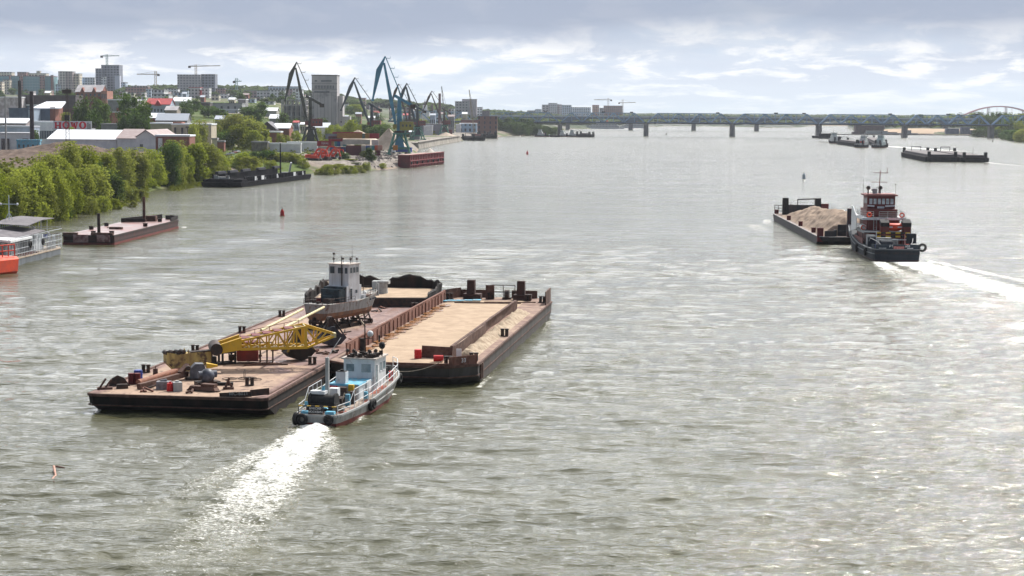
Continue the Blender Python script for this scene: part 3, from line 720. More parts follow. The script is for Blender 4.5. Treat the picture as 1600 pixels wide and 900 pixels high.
    # drums and canisters
    b = MB(); b.tube((0, 0, 0), (0, 0, 1.15), .42, .42, 16); b.tube((0, 0, .4), (0, 0, .45), .45, .45, 16); b.tube((0, 0, .78), (0, 0, .83), .45, .45, 16); b.tube((0, 0, 1.15), (0, 0, 1.18), .36, .36, 16)
    place('oil_drum', 'bright blue oil drum near the left edge of the barge', 'drum', 216, 597, 0, [('drum', b, blue)])
    b = MB(); b.tube((-.3, 0, 0), (-.3, 0, 1.05), .3, .3, 10); b.tube((.3, 0, 0), (.3, 0, 1.05), .3, .3, 10); b.box(0, 0, 0, 1.4, .7, .15)
    place('mooring_posts', 'pair of dark red mooring posts in front of the blue drum', 'bollard', 210, 600, 0, [('posts', b, maroon)])
    b = MB(); b.tube((0, 0, 0), (0, 0, .95), .27, .24, 10); b.tube((0, 0, .95), (0, 0, 1.2), .05, .05, 6)
    place('steel_post', 'single rusty steel post beside the yellow jib piece', 'post', 243, 591, 0, [('post', b, rust)])
    b = MB(); b.loft([[(x*k, y, z*k) for x, z in ((-1.05, 0), (-.8, .7), (-.2, 1.05), (.4, .8), (1.0, 0))] for y, k in ((-.5, 1), (.5, .8))], True, True)
    place('scrap_hood', 'dark humped steel hood on the near left deck corner', 'scrap steel', 188, 602, .1, [('hood', b, dark_steel)])
    b = MB(); b.box(0, 0, 0, .8, .8, .85, .3); b.tube((0, 0, .85), (0, 0, .98), .2, .2, 8)
    place('canister', 'square light grey canister at the near edge of the barge', 'canister', 277, 611, .1, [('can', b, grey_paint)])
    b = MB(); b.tube((0, 0, 0), (0, 0, .75), .34, .3, 10); b.tube((0, 0, .75), (0, 0, .9), .1, .1, 8)
    place('gas_bottle', 'small red bottle between two grey canisters', 'bottle', 266, 611, 0, [('bottle', b, red)])
    b = MB(); b.box(0, 0, 0, 1.3, .9, .75, -.1); b.tube((-.3, 0, .75), (.3, 0, .85), .15, .15, 8)
    place('canister', 'wide dull grey canister left of the small red bottle', 'canister', 256, 608, .1, [('can', b, mat('dull_grey', (.22, .22, .24), (.14, .13, .13), 2., .7))])
    b = MB(); b.box(0, 0, 0, 1.1, .5, .42, .2, .9, .9)
    place('steel_ingot', 'small black block on the near left part of the deck', 'steel block', 191, 607, .1, [('block', b, dark_steel)])
    b = MB(); b.beam((-.5, 0, .1), (.1, 0, 1.0), .18); b.beam((0, 0, .1), (.6, 0, .9), .16); b.box(0, 0, 0, 1.4, .7, .2)
    place('chain_stopper', 'rusty V-shaped chain stopper on the near left deck corner', 'deck fitting', 164, 608, .2, [('stopper', b, rust)])
    b = MB(); b.box(0, 0, 0, 1.0, .6, .2); b.beam((-.3, 0, .1), (.1, 0, 1.1), .2); b.beam((.4, 0, .1), (0, 0, .7), .2)
    place('chain_stopper', 'rusty chain stopper on the near edge right of the low steel block', 'deck fitting', 357, 608, .2, [('stopper', b, rust)])
    b = MB(); b.box(0, 0, 0, 1.5, .45, .28)
    place('timber_block', 'black flat block lying in front of the coiled cables', 'block', 352, 602, .05, [('block', b, black)])
    # cable coils
    b = MB()
    for k, (x, y, R) in enumerate(((0, 0, 1.2), (.8, .9, .9), (-.9, .4, .7), (1.7, -.1, .6))): b.torus((x, y, .05+k*.02), R, .035, 'z', 22, 5)
    b.torus((.6, .2, .55), .45, .03, 'x', 16, 5)
    place('cable_coil', 'loose coils of thin wire rope on the sand in front of the cabin', 'wire rope', 372, 594, 0, [('coil', b, dark_steel)])
    b = MB(); b.beam((-2.2, -.25, .08), (2.2, .25, .08), .16, .12); b.beam((-2.2, -.25, .1), (-1.2, .7, .1), .14, .1); b.beam((-1.2, .7, .1), (1.6, .8, .1), .12, .1)
    place('rusty_frame', 'flat rusty bar frame lying in front of the red cabin legs', 'steel frame', 416, 571, .1, [('frame', b, rust)])
    # scraps spread over the deck: every lump its own thing, told apart by where it lies
    rs = random.Random(11)
    spots = [(228, 612), (300, 614), (238, 606), (405, 560), (432, 548), (505, 553), (493, 549), (520, 552), (533, 527), (540, 520), (612, 505), (604, 508), (556, 533), (548, 538), (640, 477), (600, 482), (590, 487), (652, 472), (300, 562), (322, 553)]
    wh = ['in front of the steel beam', 'near the low rusty block', 'under the near end of the brown pipe', 'under the yellow boom', 'behind the red cabin', 'beside the black grab', 'between the two grabs', 'right of the black grab', 'right of the black grab by the cradle', 'below the stern of the grounded tug', 'on the ribbed deck near the coaming', 'on the ribbed deck beside the slanting pole', 'next to the small tug mast', 'on the edge above the small tug', 'near the far right deck edge', 'in front of the torn platform', 'under the bow of the grounded tug', 'by the torn platform corner', 'behind the yellow jib piece', 'left of the boom foot']
    for (px, py), w in zip(spots, wh):
        b = MB(); n = rs.randint(2, 4)
        for _ in range(n):
            a = rs.uniform(0, 3.1); L = rs.uniform(.4, 1.1); x, y = rs.uniform(-.5, .5), rs.uniform(-.4, .4)
            b.beam((x-L*math.cos(a)/2, y-L*math.sin(a)/2, .08), (x+L*math.cos(a)/2, y+L*math.sin(a)/2, rs.uniform(.08, .4)), rs.uniform(.12, .3), rs.uniform(.08, .2))
        place('scrap_pile', 'small heap of rusty scrap iron '+w, 'scrap', px, py, 0, [('scrap', b, rs.choice([rust, dark_steel, rust_wall]))], 'scrap heaps on the left barge')
    # cream spars running up to the grounded tug, pole leaning on it
    for (p0, z0, p1, z1, lab) in (((408, 516), 5.2, (473, 483), 5.0, 'cream spar from the boom to the left side of the grounded tug stern'), ((440, 514), 5.6, (506, 480), 5.1, 'cream spar from the boom top to the right side of the grounded tug stern')):
        a = g3(p0[0], p0[1], z0); c = g3(p1[0], p1[1], z1)
        b = MB(); b.tube((0, 0, 0), tuple(c-a), .15, .15, 8); o = b.build('spar', cream); o.location = a; tag(o, lab, 'spar')
    a = onL(571, 510); q = at(512, 440, a.y+10.5)
    b = MB(); b.tube((0, 0, 0), tuple(q-a), .11, .09, 8); o = b.build('wooden_pole', mat('pale_pole', (.40, .33, .24), (.28, .22, .16), 2.)); o.location = a; tag(o, 'thin pale pole slanting from the deck up to the grounded tug', 'pole')
    a = onL(541, 504); q = onL(575, 489)
    b = MB(); b.tube((0, 0, .12), tuple(q-a+Vector((0, 0, .12))), .1, .1, 6); o = b.build('wooden_pole', mat('pale_pole', (.40, .33, .24))); o.location = a; tag(o, 'thin pale pole lying on the deck beside the tug cradle', 'pole')
left_cargo()

# ================================================================ tug hull builder
def ship_hull(L, stn, keel, cut):
    """stn: (y, half breadth at rail, half breadth at waterline, rail z). returns hull rings port->starboard; cut = z of the boot topping"""
    rings_hi, rings_lo = [], []
    for (y, hb, hw, z, *r) in stn:
        rk = r[0] if r else 0.
        hc = hw+(hb-hw)*max(0., min(1., cut/z))
        rings_hi.append([(-hb, y, z), (-(hb*.6+hc*.4), y-rk*.4, z*.55+cut*.45), (-hc, y-rk*.8, cut), (hc, y-rk*.8, cut), (hb*.6+hc*.4, y-rk*.4, z*.55+cut*.45), (hb, y, z)])
        rings_lo.append([(-hc, y-rk*.8, cut), (-hw, y-rk*.95, 0), (-hw*.6, y-rk*1.2, keel), (hw*.6, y-rk*1.2, keel), (hw, y-rk*.95, 0), (hc, y-rk*.8, cut)])
    hi = MB(); hi.loft(rings_hi, True, True, False); lo = MB(); lo.loft(rings_lo, True, True, False)
    return hi, lo

def windowed_cabin(t, name, m, x, y, z, sx, sy, sz, wins, gm, tx=1., fr=None):
    """box cabin with recess-framed windows: wins = (face, along, zlo, w, h)"""
    b = MB(); b.box(x, y, z, sx, sy, sz, 0, tx, tx); body = b.build(name, m, t)
    for (face, u, zl, w, h) in wins:
        q = MB(); fq = MB()
        if face in 'ns':
            yy = y+(sy/2 if face == 'n' else -sy/2); q.box(x+u, yy, z+zl, w, .05, h)
            fq.beam((x+u-w/2-.04, yy, z+zl-.04), (x+u+w/2+.04, yy, z+zl-.04), .1, .07); fq.beam((x+u-w/2-.04, yy, z+zl+h+.04), (x+u+w/2+.04, yy, z+zl+h+.04), .1, .07)
            fq.box(x+u-w/2-.04, yy, z+zl, .07, .1, h); fq.box(x+u+w/2+.04, yy, z+zl, .07, .1, h)
        else:
            xx = x+(sx/2 if face == 'e' else -sx/2); q.box(xx, y+u, z+zl, .05, w, h)
            fq.beam((xx, y+u-w/2-.04, z+zl-.04), (xx, y+u+w/2+.04, z+zl-.04), .1, .07); fq.beam((xx, y+u-w/2-.04, z+zl+h+.04), (xx, y+u+w/2+.04, z+zl+h+.04), .1, .07)
            fq.box(xx, y+u-w/2-.04, z+zl, .1, .07, h); fq.box(xx, y+u+w/2+.04, z+zl, .1, .07, h)
        wo = fq.build('window', fr or m, t); q.build('pane', gm, wo)
    return body

# ---------------------------------------------------------------- grounded white tug on its cradle
def dry_tug():
    st = g3(492, 476, 5.)
    hd = math.radians(27)
    t = thing('tugboat', 'small white tug standing on a cradle on the left barge, grimy stern towards us', 'tug', (st.x, st.y, .67), -hd); t.scale = (.72, .70, .70)
    base = LZ+2.35
    stn = [(0, 2.1, 1.7, 2.1), (.5, 2.5, 2.0, 2.1), (4, 2.75, 2.5, 2.0), (9, 2.8, 2.6, 2.0), (12.5, 2.7, 2.4, 2.3), (16, 2.2, 1.6, 2.7, .3), (18.5, 1.2, .5, 3.0, .8), (19.8, .15, .06, 3.2, 1.3)]
    hi, lo = ship_hull(19.8, stn, -.75, .55)
    for b in (hi, lo): b.v = [(x, y, z+base) for x, y, z in b.v]
    hi.build('hull', tug_hull_m, t); lo.build('bottom', mat('rusty_bottom', (.26, .13, .07), (.16, .10, .07), .9, .9, 0, streak=True), t)
    d = MB(); zz = base+2.0
    rim = [(-2.45, .5), (-2.7, 4), (-2.75, 9), (-2.65, 12.5)]; rim = rim+[(2.65, 12.5), (2.75, 9), (2.7, 4), (2.45, .5)]
    d.prism(rim, zz-.1, zz+.02); d.prism([(-2.55, 12.6), (-2.1, 16), (-1.0, 18.4), (1., 18.4), (2.1, 16), (2.55, 12.6)], zz+.5, zz+.65)
    d.build('deck', rust, t)
    r = MB()
    for s in (-1, 1): r.rail([(s*2.4, .3, zz), (s*2.65, 4, zz), (s*2.7, 8.5, zz)], .95, 2, .035, 1.1)
    r.rail([(-2.3, .15, zz), (2.3, .15, zz)], .55, 1, .05, .9)
    for s in (-1, 1): r.rail([(s*2.5, 13, zz+.6), (s*2.0, 16.5, zz+.8), (s*.6, 19, zz+1.)], .8, 2, .035, 1.2)
    r.build('railing', dark_steel, t)
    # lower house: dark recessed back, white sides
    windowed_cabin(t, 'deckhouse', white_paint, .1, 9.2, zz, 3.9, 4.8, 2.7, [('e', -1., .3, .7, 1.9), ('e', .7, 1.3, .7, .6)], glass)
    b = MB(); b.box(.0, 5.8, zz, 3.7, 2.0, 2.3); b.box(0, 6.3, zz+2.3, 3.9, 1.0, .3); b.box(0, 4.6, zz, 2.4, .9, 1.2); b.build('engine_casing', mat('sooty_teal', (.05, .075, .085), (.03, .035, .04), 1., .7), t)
    windowed_cabin(t, 'wheelhouse', white_paint, .1, 9.2, zz+2.7, 3.9, 3.6, 3.7, [('s', -1.25, 2.1, .9, 1.2), ('s', .35, 2.15, 1.0, 1.0), ('s', 1.5, 2.15, .55, 1.0), ('e', -1., 2.2, .7, .95), ('e', 0., 2.2, .8, .95), ('e', 1., 2.2, .8, .95), ('w', 0, 2.2, 1.2, .9)], glass)
    b = MB(); b.box(.1, 9.2, zz+6.4, 4.3, 4.0, .12); b.build('roof', mat('dusty_white', (.55, .5, .45), (.4, .33, .28), 1.5), t)
    for x, y in ((-1.5, 8.4), (-.3, 9.5), (.8, 10.2), (1.6, 8.8), (1.9, 10.4)):
        b = MB(); b.tube((x, y, zz+6.5), (x, y, zz+7.1), .05, .05, 6); b.sphere((x, y, zz+7.25), .22, 8, 5); b.build('searchlight', dark_steel, t)
    b = MB(); b.tube((-1.2, 8, zz+6.5), (-1.2, 8, zz+8.1), .05, .05, 6); b.box(-1.2, 8, zz+8, .35, .3, .35)
    b.build('searchlight', dark_steel, t)
    b = MB(); b.tube((.75, 7.3, zz+1.), (.75, 7.3, zz+7.9), .1, .08, 6); b.tube((1.2, 10, zz+6.5), (1.2, 10, zz+9.8), .05, .02, 5); b.tube((2., 12.5, zz), (1.8, 12.5, zz+4.4), .05, .03, 5)
    b.tube((.9, 10, zz+7.6), (1.9, 10, zz+7.6), .04, .04, 5)
    b.build('mast', dark_steel, t)
    b = MB(); b.tube((-.9, 2.6, zz), (-.9, 2.6, zz+.9), .42, .42, 10); b.build('fuel_drum', maroon, t)
    b = MB(); b.box(.9, 2.9, zz, 1.3, 1.5, .9); b.box(-1.9, 3.5, zz, .6, 2., .5); b.tube((0, 1., zz), (0, 1., zz+.5), .3, .3, 8); b.build('deck_locker', dark_steel, t)
    b = MB(); b.sphere((1.9, 12.9, zz+1.1), .38, 8, 6); b.box(2., 12.2, zz, .8, .8, .9); b.build('ventilator', white_paint, t)
    for y in (13.8, 15.2, 16.3):
        b = MB(); x = 2.8-(y-12)*.2; b.tube((x-.2, y, base+1.9), (x+.25, y, base+1.95), .16, .16, 8); b.build('porthole', glass, t)
    b = MB(); b.box(0, 19.6, base+1.9, .9, .4, 2.6); b.box(.9, 19.2, base+2, .3, .3, 2.2); b.build('pushing_post', grey_paint, t)
    # cradle: its own thing
    c = thing('boat_cradle', 'dark steel trestle cradle holding up the white tug', 'cradle', (st.x, st.y, .55), -hd); c.scale = (.72, .70, .70)
    b = MB(); z0 = LZ+.03
    for s in (-1.6, 1.6): b.beam((s, .5, z0+.3), (s, 16, z0+.3), .35, .5)
    b.build('runner', dark_steel, c)
    b = MB()
    for y in (1.2, 4.5, 8., 11.5, 15.):
        b.beam((-2.2, y, z0+.7), (2.2, y, z0+.7), .3, .3)
        for s in (-1, 1): b.beam((s*2.1, y, z0), (s*1.4, y, base-.35), .22); b.beam((s*.7, y, z0+.7), (s*.5, y, base-.6), .2)
    for s in (-1, 1):
        b.beam((s*2.0, 1.2, z0+.5), (s*1.5, 4.5, base-.5), .14); b.beam((s*2., 11.5, z0+.5), (s*1.6, 15, base-.5), .14)
    b.build('trestle', dark_steel, c)
    b = MB(); b.tube((0, -.3, z0+.4), (0, -.3, base-.2), .3, .3, 8); b.box(0, -.2, z0+1.0, .15, 1., 1.2); b.tube((-.9, -.3, z0+1.4), (.9, -.3, z0+1.4), .35, .35, 8)
    b.build('rudder', dark_steel, t)
dry_tug()

# ================================================================ RIGHT BARGE (sand)
RO = (-11.55, 188.6); RW = 15.6; RL = 71.; RZ = 2.1
def right_barge():
    t = thing('sand_barge', 'rust-brown barge with long coamings and a thin sheet of sand on its deck', 'barge', (RO[0], RO[1], 0), -HD)
    inv = frame_xy(RO, HD)
    b = MB(); b.loft(hull_rings(RW, RL, RZ, .9, 2.6, rake0=4., ch1=2.4), True, True); b.build('hull', mat('grey_brown_hull', (.085, .080, .074), (.05, .04, .036), .7, .85, 0, .35, .7, streak=True, c3=(.10, .05, .038), lo3=.6, hi3=.75), t)
    s = MB(); strake(s, RW, RL, RZ-.1, 2.6, 2.4, .2, .24); strake(s, RW, RL, .9, 2.6, 2.4, .1, .12)
    h = RW/2
    for y in (4, 5.): s.box(h+.05, y, .3, .3, .3, 1.6)
    s.build('rubbing_strake', rust, t)
    d = MB(); d.prism([(-h+2.6, .1), (h-2.65, .1), (h-.08, 2.4), (h-.08, RL-4), (h-2.5, RL-.1), (-h+2.5, RL-.1), (-h+.08, RL-4), (-h+.08, 2.4)], RZ-.02, RZ+.03)
    d.build('deck', mat('sanded_deck', (.32, .225, .165), (.20, .125, .10), .7, .9, c3=(.17, .10, .08), sc3=.5), t)
    # coamings: near-left high one, right one lower and bent
    c = MB(); yA = 5.; yB = RL-6.5
    n = 26
    fr = []
    for i in range(n+1):
        y = yA+(yB-yA)*i/n; x = -h+1.15+.05*math.sin(i*1.3)
        fr.append([(x-.07, y, RZ), (x+.07, y, RZ), (x+.07, y, RZ+1.45), (x-.07, y, RZ+1.45)])
    c.loft(fr, True, True)
    for i in range(n): c.box(-h+1.3, yA+(yB-yA)*(i+.5)/n, RZ, .12, .12, 1.3)
    c.beam((-h+1.15, yA, RZ+1.48), (-h+1.15, yB, RZ+1.48), .22, .1)
    c.build('left_coaming', rust_wall, t)
    c = MB(); yA = 5.5; yB = RL-17.; n = 22; fr = []
    for i in range(n+1):
        y = yA+(yB-yA)*i/n; x = h-3.3+.12*math.sin(i*.9)+.25*math.sin(i*.31)
        fr.append([(x-.06, y, RZ), (x+.06, y, RZ), (x+.16, y, RZ+1.35), (x+.04, y, RZ+1.35)])
    c.loft(fr, True, True)
    c.beam((h-3.3, yA, RZ+1.35), (h-3.2, yB, RZ+1.38), .26, .12)
    c.beam((h-6.4, yA-.3, RZ+.75), (h-3.3, yA, RZ+.6), .14, 1.35)
    c.build('right_coaming', rust, t)
    # near bulwark along the transom and corner boards
    c = MB(); c.beam((h-2.6, .12, RZ+.45), (h-.1, 2.4, RZ+.5), .1, .95); c.build('corner_bulwark', rust_wall, t); c = MB(); c.beam((-h+2.6, .1, RZ+.12), (h-2.6, .1, RZ+.12), .12, .3)
    c.build('end_bulwark', rust_wall, t)
    text_mesh('number', '33', .6, clean_white, t, (h-1.25, 1.1, RZ+.5), (math.pi/2, 0, math.radians(42)))
    # far end: two towers, breastwork, rail
    for x, y in ((-h+4.3, RL-3.2), (h-4.3, RL-3.4)):
        c = MB()
        c.box(x, y, RZ, 1.15, 1.2, 2.7, 0, .9, .9); c.box(x+.2, y, RZ, 2.4, 1.8, .8)
        c.box(x+.05, y-.6, RZ+1.9, .7, .08, .4)
        c.build('end_tower', mat('brown_steel', (.06, .025, .02), (.035, .02, .018), 1.2, .75), t)
    c = MB(); c.beam((-h+.6, RL-5., RZ+.7), (-h+2.4, RL-.8, RZ+.7), .12, 1.4); c.beam((-h+2.4, RL-.6, RZ+.55), (-h+6.5, RL-.6, RZ+.55), .12, 1.1); c.build('far_bulwark', rust, t); c = MB(); c.box(-h+6.9, RL-3., RZ, 1.2, .2, 2.); c.build('screen_plate', rust, t); c = MB()
    c.beam((h-2.4, RL-.6, RZ+.55), (h-6., RL-.6, RZ+.55), .12, 1.1); c.build('far_bulwark', rust, t); c = MB(); c.beam((h-.15, RL-9.5, RZ+.9), (h-.15, RL-4.2, RZ+1.), .14, 1.9)
    c.build('far_bulwark', rust, t)
    c = MB(); c.rail([(-h+6.9, RL-1.6, RZ), (h-5.4, RL-1.6, RZ)], 1.9, 2, .06, 1.9); c.build('railing', dark_steel, t)
    c = MB(); c.tube((1.1, RL-2.6, RZ+.7), (1.7, RL-2.6, RZ+.7), .65, .65, 12); c.box(1.4, RL-2.6, RZ, 1.2, .8, .3); c.build('winch', dark_steel, t)
    sp = [(-h+1.5, RL-4.5, 1), (h-1., RL-6.2, 1), (h-.6, 26.), (h-.7, 4.2), (h-2.8, .9), (-h+3., .8), (h-3.2, RL-4.4), (-.8, RL-3.)]
    bollards(t, sp, RZ+.03, .24, .95)
    # sand lying on the barge
    rs = random.Random(5); b = MB(); nx, ny = 30, 110; x0, x1 = -h+1.35, h-3.45; y0, y1 = 1.2, RL-4.8
    rows = []
    for j in range(ny+1):
        y = y0+(y1-y0)*j/ny; row = []
        for i in range(nx+1):
            x = x0+(x1-x0)*i/nx
            n = mnoise.noise(Vector((x*.35, y*.25, 0)))*.5+mnoise.noise(Vector((x*1.5, y*1.1, 4)))*.22
            z = RZ+.11+.11*n
            if i in (0, nx) or j in (0, ny): z = RZ+.0
            e = min((x-x0), 2.)/2.
            z -= (1-e)*.10*(1+.6*math.sin(y*.5))
            row.append((x, y, z))
        rows.append(row)
    b.loft(rows, False, False, True); o = b.build('sand_layer', sand_m, None, (RO[0], RO[1], 0), -HD); tag(o, 'thin uneven layer of pale sand between the coamings of the near right barge', 'sand')
    b = MB(); rows = []
    for j in range(90):
        y = 7.5+(RL-27)*j/89; row = []
        for i in range(9):
            x = h-3.1+2.2*i/8
            k = math.sin(math.pi*i/8)
            z = RZ+.02+k*(.55+.45*mnoise.noise(Vector((x, y*.9, 2)))+.55*mnoise.noise(Vector((x*2, y*.35, 8))))*(1 if j not in (0, 89) else 0)
            row.append((x, y, max(RZ, z)))
        rows.append(row)
    b.loft(rows, False, False, True); o = b.build('sand_ridge', mat('clumped_sand', (.44, .35, .25), (.26, .19, .13), 1.6, .95, 0, .35, .65, .8, 4.), None, (RO[0], RO[1], 0), -HD); tag(o, 'clumpy ridge of sand heaped outside the right coaming of the near right barge', 'sand')
    # rusty puddles along the left coaming and along it a crust of sand
    b = MB()
    for j in range(16):
        y = 8+j*3.3; n = 9
        b.prism([(-h+2.3+1.0*math.cos(2*math.pi*i/n)*(.6+.4*rs.random())+.3*math.sin(y), y+1.6*math.sin(2*math.pi*i/n)*(.7+.4*rs.random())) for i in range(n)], RZ+.12, RZ+.17)
    o = b.build('rusty_puddles', mat('rusty_water', (.27, .12, .03), (.20, .09, .03), 1., .2, spec=.6), None, (RO[0], RO[1], 0), -HD); tag(o, 'chain of orange-brown puddles standing along the left coaming', 'puddle', None, 'stuff')
    q = lambda x, y: W2(RO, HD, x, y, RZ+.14)
    b = MB(); b.tube((0, 0, 0), (0, 0, .95), .38, .38, 16); b.tube((0, 0, .3), (0, 0, .34), .41, .41, 16); b.tube((0, 0, .62), (0, 0, .66), .41, .41, 16)
    o = b.build('oil_drum', red); o.location = g3(653, 560, RZ+.14); tag(o, 'bright red upright drum on the near end of the sand barge', 'drum')
    b = MB(); b.tube((-.5, 0, .34), (.5, 0, .34), .34, .34, 12); o = b.build('oil_drum', red); o.location = g3(685, 565, RZ+.12); tag(o, 'red drum lying on its side near the right bulwark of the sand barge', 'drum')
    b = MB()
    for i in range(5): b.box(-2.4+i*1.15, .1*math.sin(i*2), .04+.03*i, 1.1, 1.2, .1, .1*math.sin(i*3))
    o = b.build('plank_stack', light_blue); o.location = g3(720, 471, RZ+.12); tag(o, 'low stack of light blue boards at the far left end of the sand barge', 'boards')
    b = MB(); b.beam((-4.5, 0, .1), (4.5, -.6, .1), .18, .14); b.beam((-.5, .5, .12), (6.5, .6, .12), .16, .14)
    o = b.build('steel_bar', rust); o.location = g3(762, 474, RZ+.12); tag(o, 'rusty bars lying across the far end of the sand barge', 'bars')
    b = MB(); b.box(0, 0, 0, .55, .1, 1.); o = b.build('sign_plate', clean_white); o.location = g3(717, 560, RZ+.14); tag(o, 'small white plate standing at the near end of the right coaming', 'plate')
right_barge()

# ================================================================ NEAR TUG
def near_tug():
    hd = math.radians(13.2); org = (-17.25, 163.0)
    t = thing('tugboat', 'small grey-white river tug with light blue deck gear and a foaming wake', 'tug', (org[0], org[1], 0), -hd); t.scale = (.93, .95, .93)
    stn = [(0, 2.0, 1.9, 1.15), (.6, 2.2, 2.05, 1.15), (5, 2.5, 2.35, 1.2), (8.5, 2.6, 2.45, 1.35), (12, 2.6, 2.4, 1.65), (16, 2.5, 2.1, 2.0), (19.5, 2.15, 1.4, 2.25, .3), (21.8, 1.4, .55, 2.4, .7), (22.9, .7, .12, 2.5, 1.1)]
    hi, lo = ship_hull(23, stn, -.8, .42)
    hi.build('hull', tug_hull_m, t); lo.build('boot_topping', boot_red, t)
    # deck rises forward
    d = MB(); rows = [[(-hb+.1, y, z-.04), (hb-.1, y, z-.04)] for (y, hb, hw, z, *r) in stn]; d.loft([[(a[0], a[1], a[2]), (b[0], b[1], b[2]), (b[0], b[1], b[2]-.1), (a[0], a[1], a[2]-.1)] for a, b in rows], True, True)
    d.cur = 0; d.v = [(x, y, z+.06) for x, y, z in d.v]
    d.build('deck', mat('worn_deck', (.42, .34, .27), (.30, .24, .20), 1.2, .85, c3=(.30, .08, .05), sc3=.5, lo3=.5, hi3=.6), t)
    s = MB()
    for sg in (-1, 1):
        pts = [(sg*(hb+.03), y, z) for (y, hb, hw, z, *r) in stn]
        for a, b in zip(pts[:-1], pts[1:]): s.beam(a, b, .16, .2)
    s.beam((-2, -.03, 1.12), (2, -.03, 1.12), .16, .2)
    for sg in (-1, 1):
        s.beam((sg*2.62, 9, .8), (sg*2.5, 16.5, 1.3), .1, .08)
    s.build('gunwale', grey_paint, t)
    r = MB()
    for sg in (-1, 1):
        r.rail([(sg*1.95, .4, 1.2), (sg*2.3, 3.0, 1.22)], .9, 2, .035, 1.2)
        r.rail([(sg*2.35, 4.2, 1.25), (sg*2.45, 8.2, 1.4)], 1.9, 3, .035, 1.2)
        r.rail([(sg*2.45, 8.4, 1.4), (sg*2.5, 12, 1.7), (sg*2.4, 16, 2.05), (sg*2.05, 19.5, 2.3)], 1.2, 2, .04, 1.25)
        r.rail([(sg*2.05, 19.5, 2.3), (sg*1.3, 21.8, 2.45), (sg*.5, 22.8, 2.5)], 1.35, 3, .04, .9)
        r.tube((sg*2.3, 3.0, 2.1), (sg*2.35, 4.2, 3.1), .035, .035, 5)
    r.build('railing', clean_white, t)
    # yellow/black striped stern rail
    for i in range(9):
        b = MB(); b.tube((-1.9+i*.42, .15, 2.0), (-1.9+(i+1)*.42, .15, 2.0), .06, .06, 6)
        b.build('stern_rail', yellow if i % 2 == 0 else black, t)
    b = MB()
    for x in (-1.9, -.6, .6, 1.88): b.tube((x, .15, 1.15), (x, .15, 2.0), .045, .045, 6)
    b.build('stern_rail_post', dark_steel, t)
    nb = MB(); nb.box(-.15, .02, 1.25, 1.45, .06, .72); nb = nb.build('name_board', black, t)
    text_mesh('lettering', 'БУКСИР', .3, clean_white, nb, (-.15, -.03, 1.8), (math.pi/2, 0, 0)); text_mesh('lettering', 'МОСКВИЧ', .28, clean_white, nb, (-.15, -.03, 1.47), (math.pi/2, 0, 0))
    # wheelhouse
    windowed_cabin(t, 'wheelhouse', clean_white, .1, 14.4, 1.8, 3.3, 3.8, 3.1, [('s', -.95, 1.85, .85, .75), ('s', .75, 1.8, 1.0, .85), ('e', -1.3, .3, .55, 2.2), ('e', .1, 1.75, .55, .85), ('e', 1.2, 1.75, .8, .85), ('w', -.8, 1.75, .8, .85), ('w', .8, 1.75, .8, .85)], glass_l)
    b = MB(); b.box(.1, 14.4, 4.9, 3.7, 4.2, .14); b.build('roof', mat('faded_roof', (.42, .36, .32), (.5, .45, .4), 2.), t)
    b = MB(); rs = random.Random(4)
    b.box(.1, 14.2, 5.03, 3., 3.4, .04)
    for _ in range(34): b.box(.1+rs.uniform(-1.4, 1.4), 14.2+rs.uniform(-1.6, 1.6), 5.04, rs.uniform(.15, .5), rs.uniform(.15, .5), rs.uniform(.1, .45), rs.random())
    b.build('roof_gear', dark_steel, t)
    for x, y in ((-1.2, 12.7), (-.5, 12.6), (1.1, 12.8), (1.6, 13.4)): b = MB(); b.tube((x, y, 5), (x, y, 5.7), .05, .05, 5); b.sphere((x, y, 5.75), .2, 8, 5); b.build('roof_lamp', dark_steel, t)
    b = MB(); b.tube((-.2, 15.4, 5), (-.25, 15.4, 9.0), .1, .05, 6); b.beam((-.9, 15.4, 6.7), (.6, 15.4, 6.7), .07); b.box(-.45, 15.3, 5, .45, .4, 1.7); b.tube((.25, 15.4, 6.7), (.25, 15.4, 7.1), .04, .04, 5); b.build('mast', dark_steel, t)
    b = MB(); b.sphere((.35, 15.4, 7.2), .33, 10, 7); b.build('radar_dome', clean_white, t)
    b = MB(); b.tube((1.9, 14.5, 5.), (1.9, 14.5, 6.), .06, .06, 6); b.sphere((1.9, 14.5, 6.15), .35, 10, 6, 1.1); b.tube((1.6, 14.5, 6.5), (1.6, 14.5, 7.2), .1, .1, 6); b.build('searchlight', black, t)
    # engine casing with light blue top, funnel box, red flag boards
    b = MB(); b.box(-.1, 10.3, 1.45, 3.1, 4.2, 1.35); b.build('engine_casing', clean_white, t)
    b = MB(); b.box(-.1, 10.3, 2.8, 3.3, 4.4, .18, 0, .95, .97); b.box(-1.1, 9.6, 2.98, .5, .8, .25); b.build('casing_top', light_blue, t)
    b = MB(); b.box(-.5, 8.9, 2.98, 1.0, .9, 1.15); f = b.build('funnel', clean_white, t)
    b = MB(); b.box(-.5, 8.9, 4.13, .9, .8, .06); b.tube((-.5, 8.9, 4.0), (-.5, 8.9, 4.35), .2, .2, 8); b.build('funnel_opening', black, f)
    b = MB(); b.box(-1.1, 8.05, 1.5, .8, .12, 1.3); b.build('red_panel', red, t)
    b = MB(); b.box(-1.1, 7.98, 1.95, .81, .1, .35); b.build('white_stripe', clean_white, t)
    b = MB(); b.box(.8, 7.9, 2.35, .6, .35, .65, 0, .9, .9); b.build('life_raft', yellow, t)
